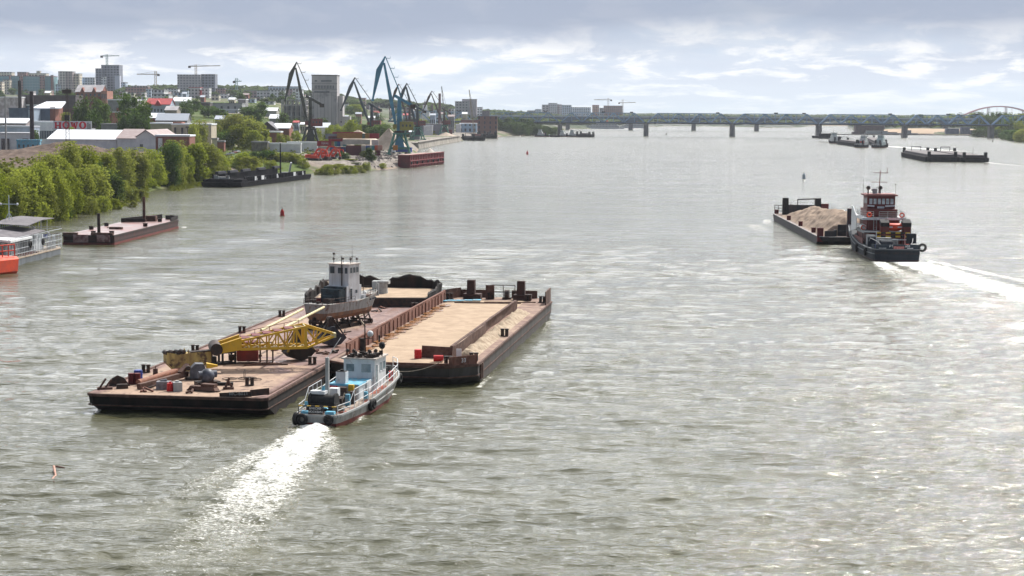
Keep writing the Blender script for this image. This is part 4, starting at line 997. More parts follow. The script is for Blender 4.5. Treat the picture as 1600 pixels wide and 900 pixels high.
    for q_ in ((.1, 7.3, 1.3, .9, .7, 1.5), (-1.3, 6.3, 1.3, .8, 1.1, .9), (.6, 5.9, 1.28, .8, .8, .8), (1.3, 6.9, 1.3, .5, .8, 1.2), (.5, 4.6, 1.25, 1., .9, .9)): b = MB(); b.box(*q_, .15, .9, .85); b.build('deck_machinery', dark_steel, t)
    for k in range(7): b = MB(); b.path([(-1.6+k*.5, 4.4, 1.3), (-1.5+k*.47, 5.6, 1.5+.5*(k % 3)), (-1.2+k*.42, 7.6, 1.4)], .05, 5); b.build('hose', rope_m if k % 2 else black, t)
    b = MB(); b.box(1.5, 12.9, 2.0, .1, 1.1, 1.8); b.box(1.55, 11.2, 1.9, .1, 1.4, 1.1); b.build('side_panel', clean_white, t)
    b = MB(); b.box(-1.6, 6.6, 1.4, .3, .3, 1.2); b.build('gas_bottle', mat('lilac_paint', (.35, .32, .55)), t)
    b = MB(); b.tube((2.0, 17.3, 2.1), (2.0, 17.3, 3.1), .24, .24, 8); b.build('extinguisher', red, t)
    # towing winch and mast aft
    b = MB(); b.tube((-1.5, 2.9, 2.1), (.8, 2.9, 2.1), .62, .62, 14); b.box(-.4, 2.9, 1.2, 3.0, 1.3, .7); b.tube((-1.7, 2.9, 2.1), (-1.5, 2.9, 2.1), .8, .8, 14); b.tube((.8, 2.9, 2.1), (1., 2.9, 2.1), .8, .8, 14); b.build('towing_winch', black, t)
    b = MB(); b.box(-.9, 3.1, 2.75, 1.5, .9, .3); b.box(.1, 4.8, 2.3, .9, .8, .8); b.build('winch_cover', clean_white, t)
    b = MB(); b.beam((-.3, 3.9, 1.2), (-.3, 3.9, 6.2), .32, .32); b.tube((-.3, 3.9, 6.2), (0.3, 6.2, 7.9), .03, .03, 5); b.build('aft_mast', grey_paint, t)
    for x, y, z, a, c, e in ((-1.3, .65, 1.22, 1., .8, .22), (1.1, .65, 1.22, 1.0, .8, .25), (-1.8, 2.1, 1.6, .35, .35, .5), (-.5, 3.3, 2.9, .3, .3, .6), (1.4, 5., 1.4, .5, .4, 1.1), (2., 8.8, 1.5, .4, .5, .7), (1.6, 18.5, 2.35, .6, .5, .5), (-.8, 6.2, 1.4, .3, .4, .8), (0., .7, 1.7, 1.7, .3, .12)):
        b = MB(); b.box(x, y, z, a, c, e, .1, .85, .85); b.build('blue_fitting', light_blue, t)
    b = MB(); b.box(.4, 20.3, 2.35, 1.3, .9, .9); b.tube((-.6, 20.8, 2.8), (.9, 20.8, 2.8), .35, .35, 10); b.build('anchor_windlass', black, t); b = MB(); b.tube((1.1, 18.2, 2.3), (1.1, 18.2, 3.3), .3, .3, 8); b.build('vent', black, t)
    b = MB(); b.torus((1.5, 2.0, 1.45), .5, .12, 'z', 16, 6); b.torus((1.5, 2.0, 1.65), .45, .12, 'z', 16, 6); b.build('rope_coil', rope_m, t)
    # tyre fenders
    for (x, y, z, ax, R) in ((-1.45, -.22, .72, 'y', .42), (1.2, -.15, .8, 'y', .32), (-2.1, -.1, .75, 'x', .45), (2.72, 8.4, .95, 'x', .42), (2.8, 8.9, 1.0, 'x', .38), (1.55, 21.9, 1.7, 'x', .38)):
        b = MB(); b.torus((x, y, z), R, .2, ax, 18, 8); b.build('tyre_fender', black, t)
    # towing line to the sand barge
    a = W2(org, hd, .8, 21.2, 2.2); e = W2(RO, HD, RW/2-3.0, .6, RZ+.7); pts = []
    for i in range(13):
        k = i/12; p = a.lerp(e, k); p.z -= .8*4*k*(1-k)*.6; pts.append(tuple(p-a))
    b = MB(); b.path(pts, .035, 5); o = b.build('tow_rope', rope_m); o.location = a; tag(o, 'thin rope sagging from the small tug bow to the right barge', 'rope')
near_tug()
# ================================================================ RED PUSHER TUG WITH SAND HEAP BARGE
def red_tug():
    hd = math.radians(2.0); org = (73.7, 354.6)
    t = thing('pusher_tug', 'large dark red and slate pusher tug with an orange rescue boat', 'tug', (org[0], org[1], 0), -hd)
    stn = [(0, 4.3, 4.2, 2.3), (1.0, 4.6, 4.4, 2.3), (8, 4.75, 4.6, 2.2), (18, 4.75, 4.6, 2.3), (26, 4.75, 4.5, 3.0), (31, 4.6, 4.1, 3.9), (35, 4.2, 3.2, 4.7, .4), (37.5, 3.6, 2.4, 5.1, .9)]
    hi, lo = ship_hull(37.5, stn, -1., .25)
    hi.build('hull', tug_grey, t); lo.build('boot_topping', mat('dark_boot', (.05, .03, .03)), t)
    s = MB()
    for sg in (-1, 1):
        for dz, m_ in ((0, .18), (-.9, .14)):
            pts = [(sg*(hb+.04+dz*.05), y, z+dz) for (y, hb, hw, z, *r) in stn]
            for a, b in zip(pts[:-1], pts[1:]): s.beam(a, b, m_, .16)
    s.beam((-4.3, -.05, 2.25), (4.3, -.05, 2.25), .16, .16)
    s.build('rubbing_strake', mat('strake_grey', (.16, .17, .18)), t)
    d = MB(); d.loft([[(-hb+.1, y, z-.75 if y > 20 else z-.5), (hb-.1, y, z-.75 if y > 20 else z-.5), (hb-.1, y, z-1.0), (-hb+.1, y, z-1.0)] for (y, hb, hw, z, *r) in stn], True, True)
    d.build('deck', mat('tug_deck', (.12, .05, .04), (.08, .06, .05), 1.), t)
    # bulwark aft is dark blue-grey, marked
    b = MB(); b.box(0, .2, 2.3, 8.2, .12, .9); b.beam((-4.25, .2, 2.75), (-4.6, 1.6, 2.75), .12, .9); b.beam((4.25, .2, 2.75), (4.6, 1.6, 2.75), .12, .9); b.build('stern_bulwark', mat('night_blue', (.02, .035, .05), (.03, .04, .05)), t)
    for x in (-2.9, -2.6, 2.5): 
        b = MB(); b.box(x, .1, 2.42, 1.1, .06, .14); b.build('freeing_port', clean_white, t)
    text_mesh('number', 'РТ-', .62, clean_white, t, (-1.0, .1, 2.85), (math.pi/2, 0, 0)); text_mesh('number', '603', .62, clean_white, t, (2.0, .1, 2.85), (math.pi/2, 0, 0))
    b = MB(); b.box(.35, .05, 2.35, 2.0, .05, .5, 0); b.build('name_plate', mat('pinkish_plate', (.50, .20, .18), (.30, .10, .09), 3.), t)
    # main house: two decks, cut-away side wing, wheelhouse
    red_l = tug_red
    b = MB(); b.box(0, 22., 1.8, 6.6, 15., 2.9); b.build('lower_house', red_l, t)
    b = MB(); b.box(.2, 23., 4.7, 6.2, 12., 2.7); b.build('middle_house', red_l, t)
    b = MB(); b.box(0, 21., 4.62, 8.2, 15.5, .2); b.box(-4., 22., 4.35, .12, 13., .4); b.build('boat_deck', mat('pale_grey', (.32, .34, .35), (.22, .22, .22), 1.5), t)
    b = MB(); b.box(0, 22.5, 7.2, 8.6, 13.5, .2); b.box(0, 15.7, 7.0, 8.6, .1, .5); b.box(-4.25, 22, 7.0, .12, 12, .45); b.box(4.25, 22, 7.0, .12, 12, .45); b.build('bridge_deck', clean_white, t)
    b = MB(); b.loft([[(-4.3, 24, 4.7), (-4.2, 24, 4.7), (-4.2, 24, 7.2), (-4.3, 24, 7.2)], [(-4.3, 29, 4.2), (-4.2, 29, 4.2), (-4.2, 29, 9.0), (-4.3, 29, 9.0)], [(-4.3, 31, 4.0), (-4.2, 31, 4.0), (-4.2, 31, 9.2), (-4.3, 31, 9.2)]], True, True)
    b.build('wing_screen', clean_white, t)
    b = MB(); b.box(.3, 24.5, 7.4, 6.2, 8., 1.5); b.build('upper_house', red_l, t)
    wins = [('s', -2.1+i*.85, .95, .6, 1.1) for i in range(6)]+[('w', -1.6+i*1.3, 1.0, .9, 1.1) for i in range(3)]+[('e', -1.6+i*1.3, 1.0, .9, 1.1) for i in range(3)]
    windowed_cabin(t, 'wheelhouse', red_l, .4, 25., 8.9, 5.6, 5.2, 2.6, wins, mat('bright_glass', (.55, .6, .62), (.3, .34, .36), .9, .15, spec=.6), 1.)
    b = MB(); b.box(.4, 25, 11.5, 6.5, 6., .3); b.box(.4, 25, 11.8, 5.6, 5., .1); b.build('wheelhouse_roof', mat('dull_red', (.26, .10, .09)), t)
    b = MB(); b.beam((-2.4, 22.2, 9.55), (-1.0, 22.2, 9.45), .1, .3); b.beam((1.2, 22.2, 9.45), (3.2, 22.2, 9.55), .1, .3); b.box(.3, 22.2, 9.0, 1.4, .15, .4); b.build('window_apron', clean_white, t)
    for x, y in ((-2.1, 23.6), (.5, 24.6)):
        b = MB(); b.tube((x, y, 11.8), (x, y, 12.9), .14, .12, 6); b.tube((x, y-.3, 13.1), (x, y+.3, 13.1), .4, .4, 12); b.build('searchlight', dark_steel, t)
    b = MB(); b.box(-.6, 24.6, 11.8, .9, .6, 1.1); b.box(-1.1, 24.4, 12.5, .6, .3, .3); b.build('roof_locker', grey_paint, t)
    b = MB(); b.tube((.4, 25.6, 11.8), (.6, 25.6, 16.6), .11, .07, 6); b.beam((-1.2, 25.6, 14.2), (2.0, 25.6, 14.2), .1); b.beam((-.8, 25.6, 16.1), (2.1, 25.6, 16.1), .1); b.tube((2.0, 25.6, 16.1), (2.0, 25.6, 17.2), .06, .04, 5); b.build('mast', mat('mast_brown', (.12, .05, .045)), t)
    for x, y, z, h in ((-2.9, 25, 11.5, 3.4), (3.7, 25, 11.3, 2.4)):
        b = MB(); b.tube((x, y, z), (x, y, z+h), .04, .02, 5); b.build('whip_antenna', dark_steel, t)
    b = MB(); b.sphere((3.7, 25, 13.75), .14, 6, 4); b.build('antenna_tip', dark_steel, t)
    r = MB(); r.rail([(-1., 15.9, 7.4), (4.1, 15.9, 7.4)], 1.25, 3, .04, 1.6); r.rail([(4.1, 15.9, 7.4), (4.1, 21, 7.4)], 1.25, 3, .04, 1.6); r.rail([(-4.1, 17.5, 7.4), (-2.0, 16.5, 7.4)], 1.25, 3, .04, 1.2); r.rail([(-4.1, 17.5, 7.4), (-4.1, 24, 7.4)], 1.25, 3, .04, 1.6)
    r.rail([(-4., 14, 4.8), (-4., 21, 4.8)], 1.1, 2, .04, 1.5)
    r.build('railing', grey_paint, t)
    for x, y, z in ((-2.9, 16.4, 8.0), (3.5, 15.8, 8.0), (-3.9, 17, 5.4)):
        b = MB(); b.torus((x, y, z), .42, .12, 'y', 14, 6); b.build('lifebuoy', orange, t)
    b = MB(); b.beam((-1.5, 15.7, 1.9), (-1.5, 15.7, 7.4), .1); b.beam((-2.1, 15.7, 1.9), (-2.1, 15.7, 7.4), .1)
    for k in range(12): b.beam((-2.1, 15.7, 2.2+k*.42), (-1.5, 15.7, 2.2+k*.42), .06)
    b.build('ladder', grey_paint, t)
    # funnels
    for x, lab in ((-.4, None), (3.9, None)):
        b = MB(); b.loft([[(x-.8, 12.+yy, z), (x+.8, 12.+yy, z), (x+.8, 12.+yy, z2), (x-.8, 12.+yy, z2)] for yy, z, z2 in ((0, 1.9, 6.0), (1.8, 1.9, 6.6))], True, True)
        f = b.build('funnel', red_l, t); c = MB(); c.loft([[(x-.85, 11.95+yy, z), (x+.85, 11.95+yy, z), (x+.85, 11.95+yy, z+.8), (x-.85, 11.95+yy, z+.8)] for yy, z in ((0, 5.9), (1.95, 6.5))], True, True); c.build('funnel_cap', black, f)
    # orange rescue boat on davits
    bt = MB(); R = []
    for k in range(9):
        u = -1+2*k/8; w = .85*math.sqrt(max(.02, 1-u*u)); R.append([(1.7+u*2.2, 13.6-w, 6.1), (1.7+u*2.2, 13.6-w*.8, 5.3+u*u*.5), (1.7+u*2.2, 13.6, 4.9+u*u*.7), (1.7+u*2.2, 13.6+w*.8, 5.3+u*u*.5), (1.7+u*2.2, 13.6+w, 6.1), (1.7+u*2.2, 13.6, 6.5)])
    bt.loft(R, True, True, True); bb = bt.build('rescue_boat', orange, t)
    for x in (.8, 2.6):
        b = MB(); b.box(x, 12.85, 5.65, .8, .12, .25); b.build('boat_stripe', clean_white, bb)
    for x in (.2, 3.4):
        b = MB(); b.path([(x, 14.8, 4.8), (x, 14.8, 7.2), (x, 13.6, 7.7)], .1, 6); b.tube((x, 13.6, 7.7), (x, 13.6, 6.3), .03, .03, 4); b.build('davit', clean_white, t)
    # aft deck clutter
    b = MB(); b.box(-1.1, 10.5, 1.7, 3.0, 3.0, 2.2); b.box(-3.0, 13., 1.8, 1.5, 3, 2.4); b.tube((1.2, 9.5, 1.8), (1.2, 9.5, 3.6), .6, .6, 12); b.build('deckhouse_aft', mat('pale_grey', (.32, .34, .35), (.22, .22, .22), 1.5), t)
    b = MB(); b.box(-1.2, 6.0, 1.7, 2.2, 1.6, .9); b.tube((-2.2, 6, 2.8), (.0, 6, 2.8), .8, .8, 14); b.tube((2.8, 4.5, 1.7), (2.8, 4.5, 2.6), .55, .75, 10); b.build('towing_winch', tug_grey, t)
    b = MB(); b.box(-3.1, 4.6, 1.7, 1.6, 1.4, 1.1); b.build('tarpaulin_bundle', blue, t)
    for i in range(7):
        for z in (4.05, 4.75):
            b = MB(); b.box(-2.3+i*.95, 8.2, z, .95, .1, .3); b.build('striped_barrier', yellow if i % 2 == 0 else black, t)
    b = MB(); b.box(.5, 8.1, 3.5, 6.5, .08, .18); b.box(-2.7, 8.2, 1.8, .15, .15, 3.3); b.box(4.1, 8.2, 1.8, .15, .15, 3.3); b.build('barrier_frame', clean_white, t)
    b = MB()
    for x in (-4.2, 4.2): b.path([(x, 9.5, 2.3), (x*.98, 6.5, 4.0), (x*.8, 2.5, 3.6), (x*.6, .8, 2.6)], .07, 6)
    b.path([(-3.8, 2., 2.6), (-3., 2.8, 3.9), (-.8, 3.6, 4.0)], .06, 5)
    b.build('tow_bow', grey_paint, t)
    b = MB(); b.box(3.9, 7, 3.0, 1.8, .9, 1.9); b.box(-3.6, 8.2, 2.1, 1.5, 1., 2.0); b.build('side_locker', tug_grey, t)
    b = MB(); b.beam((1.8, 2.2, 2.), (1.8, 2.2, 5.), .12); b.tube((1.8, 1.2, 2.4), (1.8, 2.2, 4.2), .06, .06, 5); b.build('stern_post', mat('pink_post', (.5, .25, .22)), t)
    b = MB(); b.box(2.1, .9, 2.6, .5, .5, .6); b.build('red_box', orange, t)
    b = MB(); b.box(-4.25, 20.5, 2.3, .15, 11, 1.1); b.box(4.3, 20.5, 2.3, .15, 11, 1.0); b.build('side_bulwark', red_l, t)
    for y in (18.5, 21.5, 15.): 
        b = MB(); b.box(-3.33, y, 2.2, .06, .8, 1.9); b.build('door', mat('dark_door', (.05, .025, .025)), t)
    b = MB(); b.box(-3.0, 20, 5.0, .3, 5.5, 2.4); b.build('recess_shade_panel', maroon, t)  # flat maroon panel standing in for the shade of a side recess
    b = MB(); b.tube((-3.6, 18.3, 5.4), (-3.6, 21, 5.4), .55, .55, 12); b.build('life_raft', clean_white, t)
    b = MB(); b.box(-3.9, 36.6, 2.2, .9, .9, 6.); b.build('pushing_post', mat('post_dark', (.10, .04, .04), (.05, .05, .06)), t)
    b = MB(); b.box(3.9, 36.6, 2.2, .9, .9, 6.); b.build('pushing_post', mat('post_dark', (.10, .04, .04)), t)
    for (x, y, z, ax) in ((-4.9, 19, 1.2, 'x'), (-4.9, 7.5, 1.3, 'x'), (4.95, .8, 2.6, 'y')):
        b = MB(); b.torus((x, y, z), .62, .24, ax, 18, 8); b.build('tyre_fender', black, t)
red_tug()

def heap_barge():
    hd = math.radians(1.9); org = (73.2, 398.5); Wd = 14.6; L = 95.; Z = 1.7
    t = thing('sand_barge', 'black barge loaded with a long sand heap in front of the red pusher tug', 'barge', (org[0], org[1], 0), -hd)
    b = MB(); b.loft(hull_rings(Wd, L, Z, 1., 2.2, rake0=3., ch1=2.), True, True); b.build('hull', mat('blue_black_hull', (.02, .024, .03), (.05, .04, .04), .8, .6, 0, streak=True), t)
    s = MB(); strake(s, Wd, L, Z-.05, 2.2, 2., .22, .18); s.build('rubbing_strake', mat('light_strake', (.34, .33, .33), (.2, .17, .16), 1.), t)
    h = Wd/2
    d = MB(); d.prism([(-h+2.3, .1), (h-2.3, .1), (h-.1, 2.4), (h-.1, L-4), (h-2, L-.1), (-h+2, L-.1), (-h+.1, L-4), (-h+.1, 2.4)], Z-.02, Z+.03); d.build('deck', mat('dim_deck', (.22, .16, .13), (.14, .10, .08), 1.), t)
    b = MB(); b.box(-h+3.8, 2., Z, .5, 1.5, 1.4); b.box(1.6, 3., Z, 8.8, .25, 2.5); b.box(1.5, 2.0, Z+.9, 8.4, .2, .3); b.box(-h+2.6, 1., Z, 2.4, .2, 1.2); b.build('near_coaming', mat('blue_black_hull', (.02, .024, .03)), t)
    b = MB(); b.box(-h+.6, .9+1.2, Z-1.2, 1.3, 1., 3.0); b.build('corner_post', maroon, t)
    b = MB(); b.box(0.3, L-8, Z, 11.2, .3, 2.6); b.box(-h+4.6, L-5, Z, .25, 6, 2.6); b.build('far_coaming', mat('blue_black_hull', (.02, .024, .03)), t)
    for x in (-h+2.7, h-3.6):
        b = MB(); b.box(x, L-7.4 if x < 0 else L-8.6, Z, 1.6, 1.6, 4.4, 0, .9, .9); b.build('end_tower', black, t)
    b = MB(); b.box(h-2., L-8.5, Z, 2.4, .3, 3.); b.build('far_wing', maroon, t)
    b = MB(); b.beam((-1.5, L-8, Z+4.0), (3., L-8, Z+4.2), .3, .3); b.beam((-1.5, L-8, Z+2.4), (-1.5, L-8, Z+4.1), .2); b.beam((3, L-8, Z+2.4), (3, L-8, Z+4.1), .2); b.build('gantry', black, t)
    b = MB(); b.rail([(-h+.5, L-2, Z), (-h+2.3, L-4, Z)], 2.2, 3, .07, 1.2); b.build('railing', dark_steel, t)
    bollards(t, [(-h+.7, 14), (-h+.7, 38), (-h+.7, 62), (-h+.8, L-4), (h-.8, L-14), (h-1.5, L-20)], Z, .3, 1.2, maroon)
    rs = random.Random(9); b = MB(); rows = []; nx, ny = 44, 120
    for j in range(ny+1):
        y = 3.2+(L-13.)*j/ny; v = j/ny; row = []
        for i in range(nx+1):
            x = -h+.9+(Wd-1.8)*i/nx; u = (x)/(h-.9)
            ridge = (1-abs(u-.05)**1.5*1.0); ridge = max(0, ridge)
            prof = min(1, (1-v)*4)*min(1, .68+v*3.)*(.80+.14*math.sin(v*7+.5)+.06*math.sin(v*23))
            hh = 4.9*prof*ridge
            hh += (mnoise.noise(Vector((x*.8, y*.16, 1)))*.5+mnoise.noise(Vector((x*.35, y*.45, 7)))*.55+mnoise.noise(Vector((x*1.8, y*.9, 3)))*.18)*min(1, hh/1.2+.15)
            if i in (0, nx) or j in (0, ny): hh = 0
            row.append((x, y, Z+.03+max(0, hh)))
        rows.append(row)
    b.loft(rows, False, False, True)
    o = b.build('sand_heap', mat('heap_sand', (.33, .245, .175), (.21, .15, .11), .5, .95, 0, .35, .65, .8, 3., c3=(.2, .14, .09), sc3=.9, lo3=.6, hi3=.72), None, (org[0], org[1], 0), -hd)
    tag(o, 'long ridge of brown sand heaped on the barge pushed by the red tug', 'sand')
heap_barge()

# ================================================================ LEFT BANK VESSELS
def spud_pontoon():
    hd = math.radians(3.2); org = (-88.0, 384.0); Wd = 10.8; L = 62.; Z = 2.0
    t = thing('pontoon_barge', 'flat dark red pontoon barge with two tall upright posts, moored by the willows', 'barge', (org[0], org[1], 0), -hd)
    h = Wd/2; hm = mat('brown_black_hull', (.075, .03, .026), (.05, .028, .028), .7, .7, streak=True)
    b = MB(); b.loft(hull_rings(Wd, L, Z, .9, .4, rake0=.5, rake1=5, ch1=3.), True, True); b.build('hull', hm, t)
    b = MB(); strake(b, Wd, L, Z-.15, .4, 3., .2, .3); strake(b, Wd, L, .8, .4, 3., .12, .12); b.build('rubbing_strake', dark_steel, t)
    b = MB(); strake(b, Wd+.06, L, .2, .4, 3., .08, .45); b.build('waterline_band', boot_red, t)
    d = MB(); d.prism([(-h+.5, .1), (h-.5, .1), (h-.1, .6), (h-.1, L-5), (h-3, L-.1), (-h+3, L-.1), (-h+.1, L-5), (-h+.1, .6)], Z-.02, Z+.03); d.build('deck', mat('wet_red_deck', (.26, .11, .09), (.20, .13, .12), .35, .35, 0, .4, .6, c3=(.30, .24, .22), sc3=.2, lo3=.5, hi3=.62), t)
    b = MB(); b.box(-1.5, -.06, .5, 3.2, .12, 1.6); b.box(3.3, -.06, .6, 2.8, .12, 1.5); b.build('end_plate', mat('pale_rust', (.36, .24, .22), (.16, .07, .06), .8), t)
    b = MB(); b.box(-h+1.6, .5, Z, 3.0, .9, .5); b.build('end_bulwark', rust, t); b = MB(); b.box(h-2.5, .5, Z, 4.6, .9, .5); b.build('end_bulwark', rust, t)
    for x, y, hh in ((h-3.4, 1.2, 4.5), (-h+4.9, L-14, 5.8)):
        b = MB(); b.tube((x, y, Z-.5), (x, y, Z+hh), .36, .33, 12); b.tube((x, y, Z), (x, y, Z+.5), .6, .6, 12); b.build('spud_post', rust if hh > 5 else dark_steel, t)
    b = MB(); b.beam((-h+.6, L-18, Z+.5), (-h+4, L-9, Z+.6), .2, 1.0); b.beam((-h+4, L-9, Z+.5), (1., L-3, Z+.6), .2, 1.1); b.beam((-h+.6, L-18, Z+.5), (0.5, L-17, Z+.5), .2, .8); b.build('torn_bulwark', dark_hull, t)
    b = MB(); b.beam((h-3.2, L-4.2, Z+.5), (h-.3, L-6, Z+.5), .2, 1.); b.beam((h-.15, L-12, Z+.3), (h-.15, L-5, Z+.6), .15, .9); b.beam((h-3, L-.4, Z+.4), (h-.3, L-5, Z+.5), .2, .9); b.build('bow_bulwark', dark_hull, t)
    bollards(t, [(h-4.8, 2.), (h-1.1, 2.6), (-h+1., 18), (-h+1., 30), (h-1., 30), (-1, L-11), (h-2.2, L-14)], Z, .3, .8)
    b = MB(); b.box(.8, L-12, Z, 2.2, 1.6, 1.3); b.box(.5, 20, Z, 2.8, 1.2, .5); b.tube((-1.5, 20, Z+.3), (.2, 20, Z+.3), .1, .1, 6); b.build('hatch_box', rust, t)
spud_pontoon()

def landing_vessel():
    hd = math.radians(36); org = g(-95, 446)
    e = g(104, 395); hd = math.atan2(e[0]-org[0], e[1]-org[1]); L = math.dist(org, e); Wd = 8.5
    org = (org[0]-Wd/2*math.cos(hd), org[1]+Wd/2*math.sin(hd))
    t = thing('landing_stage', 'shabby white floating stage with grey canopies and barred rails at the left edge', 'floating stage', (org[0], org[1], 0), -hd)
    h = Wd/2
    b = MB(); ol = [(-h, 0), (h, 0), (h, L-4.), (h-1.2, L-.8), (h-3, L), (-h+3, L), (-h+1.2, L-.8), (-h, L-4)]
    b.prism(ol, -.6, 1.1); b.build('hull', mat('steel_blue_hull', (.16, .175, .19), (.10, .11, .12), .8, .6, streak=True), t)
    b = MB(); b.prism([(x*1.02, y+.1) for x, y in ol], 1.1, 1.3); b.build('deck', mat('planked_deck', (.42, .35, .27), (.30, .23, .17), 1.), t)
    wm = mat('tarnished_white', (.55, .58, .60), (.40, .42, .43), 1.2)
    # canopies
    b = MB(); b.loft([[(-h+.4, y, z), (h-1.6, y, z-.35), (h-1.6, y, z-.45), (-h+.4, y, z-.1)] for y, z in ((L-19, 6.8), (L-10, 7.4), (L-2.5, 7.3))], True, True); b.build('rear_canopy', mat('grey_canvas', (.18, .165, .17), (.12, .11, .12), .8, .85), t)
    b = MB(); b.loft([[(-h+1.6, y, z+.5), (h-.2, y, z-.3), (h-.2, y, z-.4), (-h+1.6, y, z+.4)] for y, z in ((L-30, 4.9), (L-20, 5.3), (L-12.5, 5.5))], True, True); b.build('front_canopy', mat('grey_canvas', (.18, .165, .17)), t)
    b = MB(); b.loft([[(-h+2.6, y, 5.2), (h+.1, y, 4.7), (h+.1, y, 4.3), (-h+2.6, y, 4.9)] for y in (L-34, L-21.5)], True, True); b.build('white_awning', clean_white, t)
    # bars: posts, rails
    b = MB()
    for k in range(34):
        y = L-2.5-k*.95; b.beam((h-.25, y, 1.3), (h-.25, y, 4.9 if y < L-12 else 4.2), .09)
    for z in (2.0, 2.9, 3.9, 4.9): b.beam((h-.25, L-34, z), (h-.25, L-2.2, z), .08)
    b.build('side_grille', wm, t)
    b = MB()
    for k in range(14): y = L-2.4-k*1.25; b.beam((-h+.4, y, 1.3), (-h+.4, y, 7), .1)
    for z in (2.2, 3.2, 4.4, 5.8): b.beam((-h+.4, L-19, z), (-h+.4, L-2.4, z), .08)
    for y in (L-2.4, L-8): 
        for x in (-h+.4, -h+2., 0, 1.2): b.beam((x, y, 1.3), (x, y, 6.9), .1)
        for z in (2.2, 3.2, 4.2, 5.2): b.beam((-h+.4, y, z), (h-.3, y, z if y > L-3 else z), .08)
    b.build('rear_grille', wm, t)
    for k in range(5):
        b = MB(); b.beam((h-2.6, L-4.6+k*.3, 1.6+k*.55), (h-.4, L-3.8+k*.3, 1.75+k*.55), .1, .22); b.build('stair_tread', wood, t)
    b = MB(); b.box(.3, L-13, 1.3, 4.4, 7.5, 3.0); b.box(-1., L-24, 1.3, 4.5, 9, 2.6); b.build('cabin', mat('pale_cabin', (.50, .53, .56), (.22, .24, .26), .7, .7, 0, .45, .55), t)
    rs = random.Random(8)
    for k in range(12):
        b = MB(); x, y = rs.uniform(-1, h-.8), L-rs.uniform(4, 12); b.box(x, y, 1.3, rs.uniform(.3, .8), rs.uniform(.3, .9), rs.uniform(1.2, 4.6), rs.random(), .8, .8); b.build('white_sheet', clean_white, t)
    b = MB(); b.box(1.6, L-6.5, 3.3, 1.8, .8, .8); b.build('blue_crate', blue, t)
    for y in (L-14.5, L-22):
        b = MB(); b.torus((h-.1, y, 3.2), .5, .17, 'x', 14, 6); b.build('tyre_fender', black, t)
    b = MB(); 
    for k in range(3): b.box(h-1.2, L-17-k*3.2, 1.32, 1.6, 2., .15, .2)
    b.build('deck_board', boot_red, t)
    b = MB(); b.tube((-h+1.5, L-13, 7.2), (-h+1.5, L-13, 11.8), .1, .08, 6); b.beam((-h-.1, L-13, 10.1), (-h+3.1, L-13, 10.1), .12); b.path([(-h+.8, L-13, 7.2), (-h+1.5, L-13, 8.6), (-h+2.2, L-13, 7.2)], .06, 5); b.build('mast', mat('pale_mast', (.55, .62, .64)), t)
    for x in (-h-.1, -h+3.1):
        b = MB(); b.sphere((x, L-13, 10.1), .25, 8, 5); b.build('mast_lamp', clean_white, t)
landing_vessel()

def orange_boat():
    e = g(17, 428); hd = math.radians(25)
    t = thing('work_float', 'bright orange float with raised ribs cut off by the left edge of the photo', 'float', (e[0], e[1], 0), -hd)
    b = MB(); b.loft([[(-9, -6, -.5), (-9, 2.4, -.5), (-9, 2.8, 2.8), (-9, -6, 2.8)], [(-1.0, -6, -.5), (-1., 2.4, -.5), (-1, 2.8, 2.8), (-1, -6, 2.8)], [(0, -5, .4), (0, 1.8, .4), (-.1, 2.2, 2.4), (-.1, -5, 2.4)]], True, True); b.build('hull', orange, t)
    b = MB()
    for x in (-7.2, -5.4, -3.6, -1.8, -.6): b.box(x, -6.1, 0.1, .25, .35, 2.9)
    b.beam((-9, -6.1, 1.3), (-.6, -6.1, 1.3), .3, .2); b.beam((-9, -6.1, 2.8), (-.4, -6.1, 2.9), .4, .25); b.build('rib', mat('deep_orange', (.55, .05, .02)), t)
    b = MB(); b.rail([(-9, -5.6, 2.9), (-1., -5.6, 2.9), (-.8, 2., 2.9)], 2.0, 2, .1, 1.6); b.box(-2.4, -5.2, 2.9, .7, .5, 1.7); b.build('railing', mat('deep_orange', (.55, .05, .02)), t)
orange_boat()

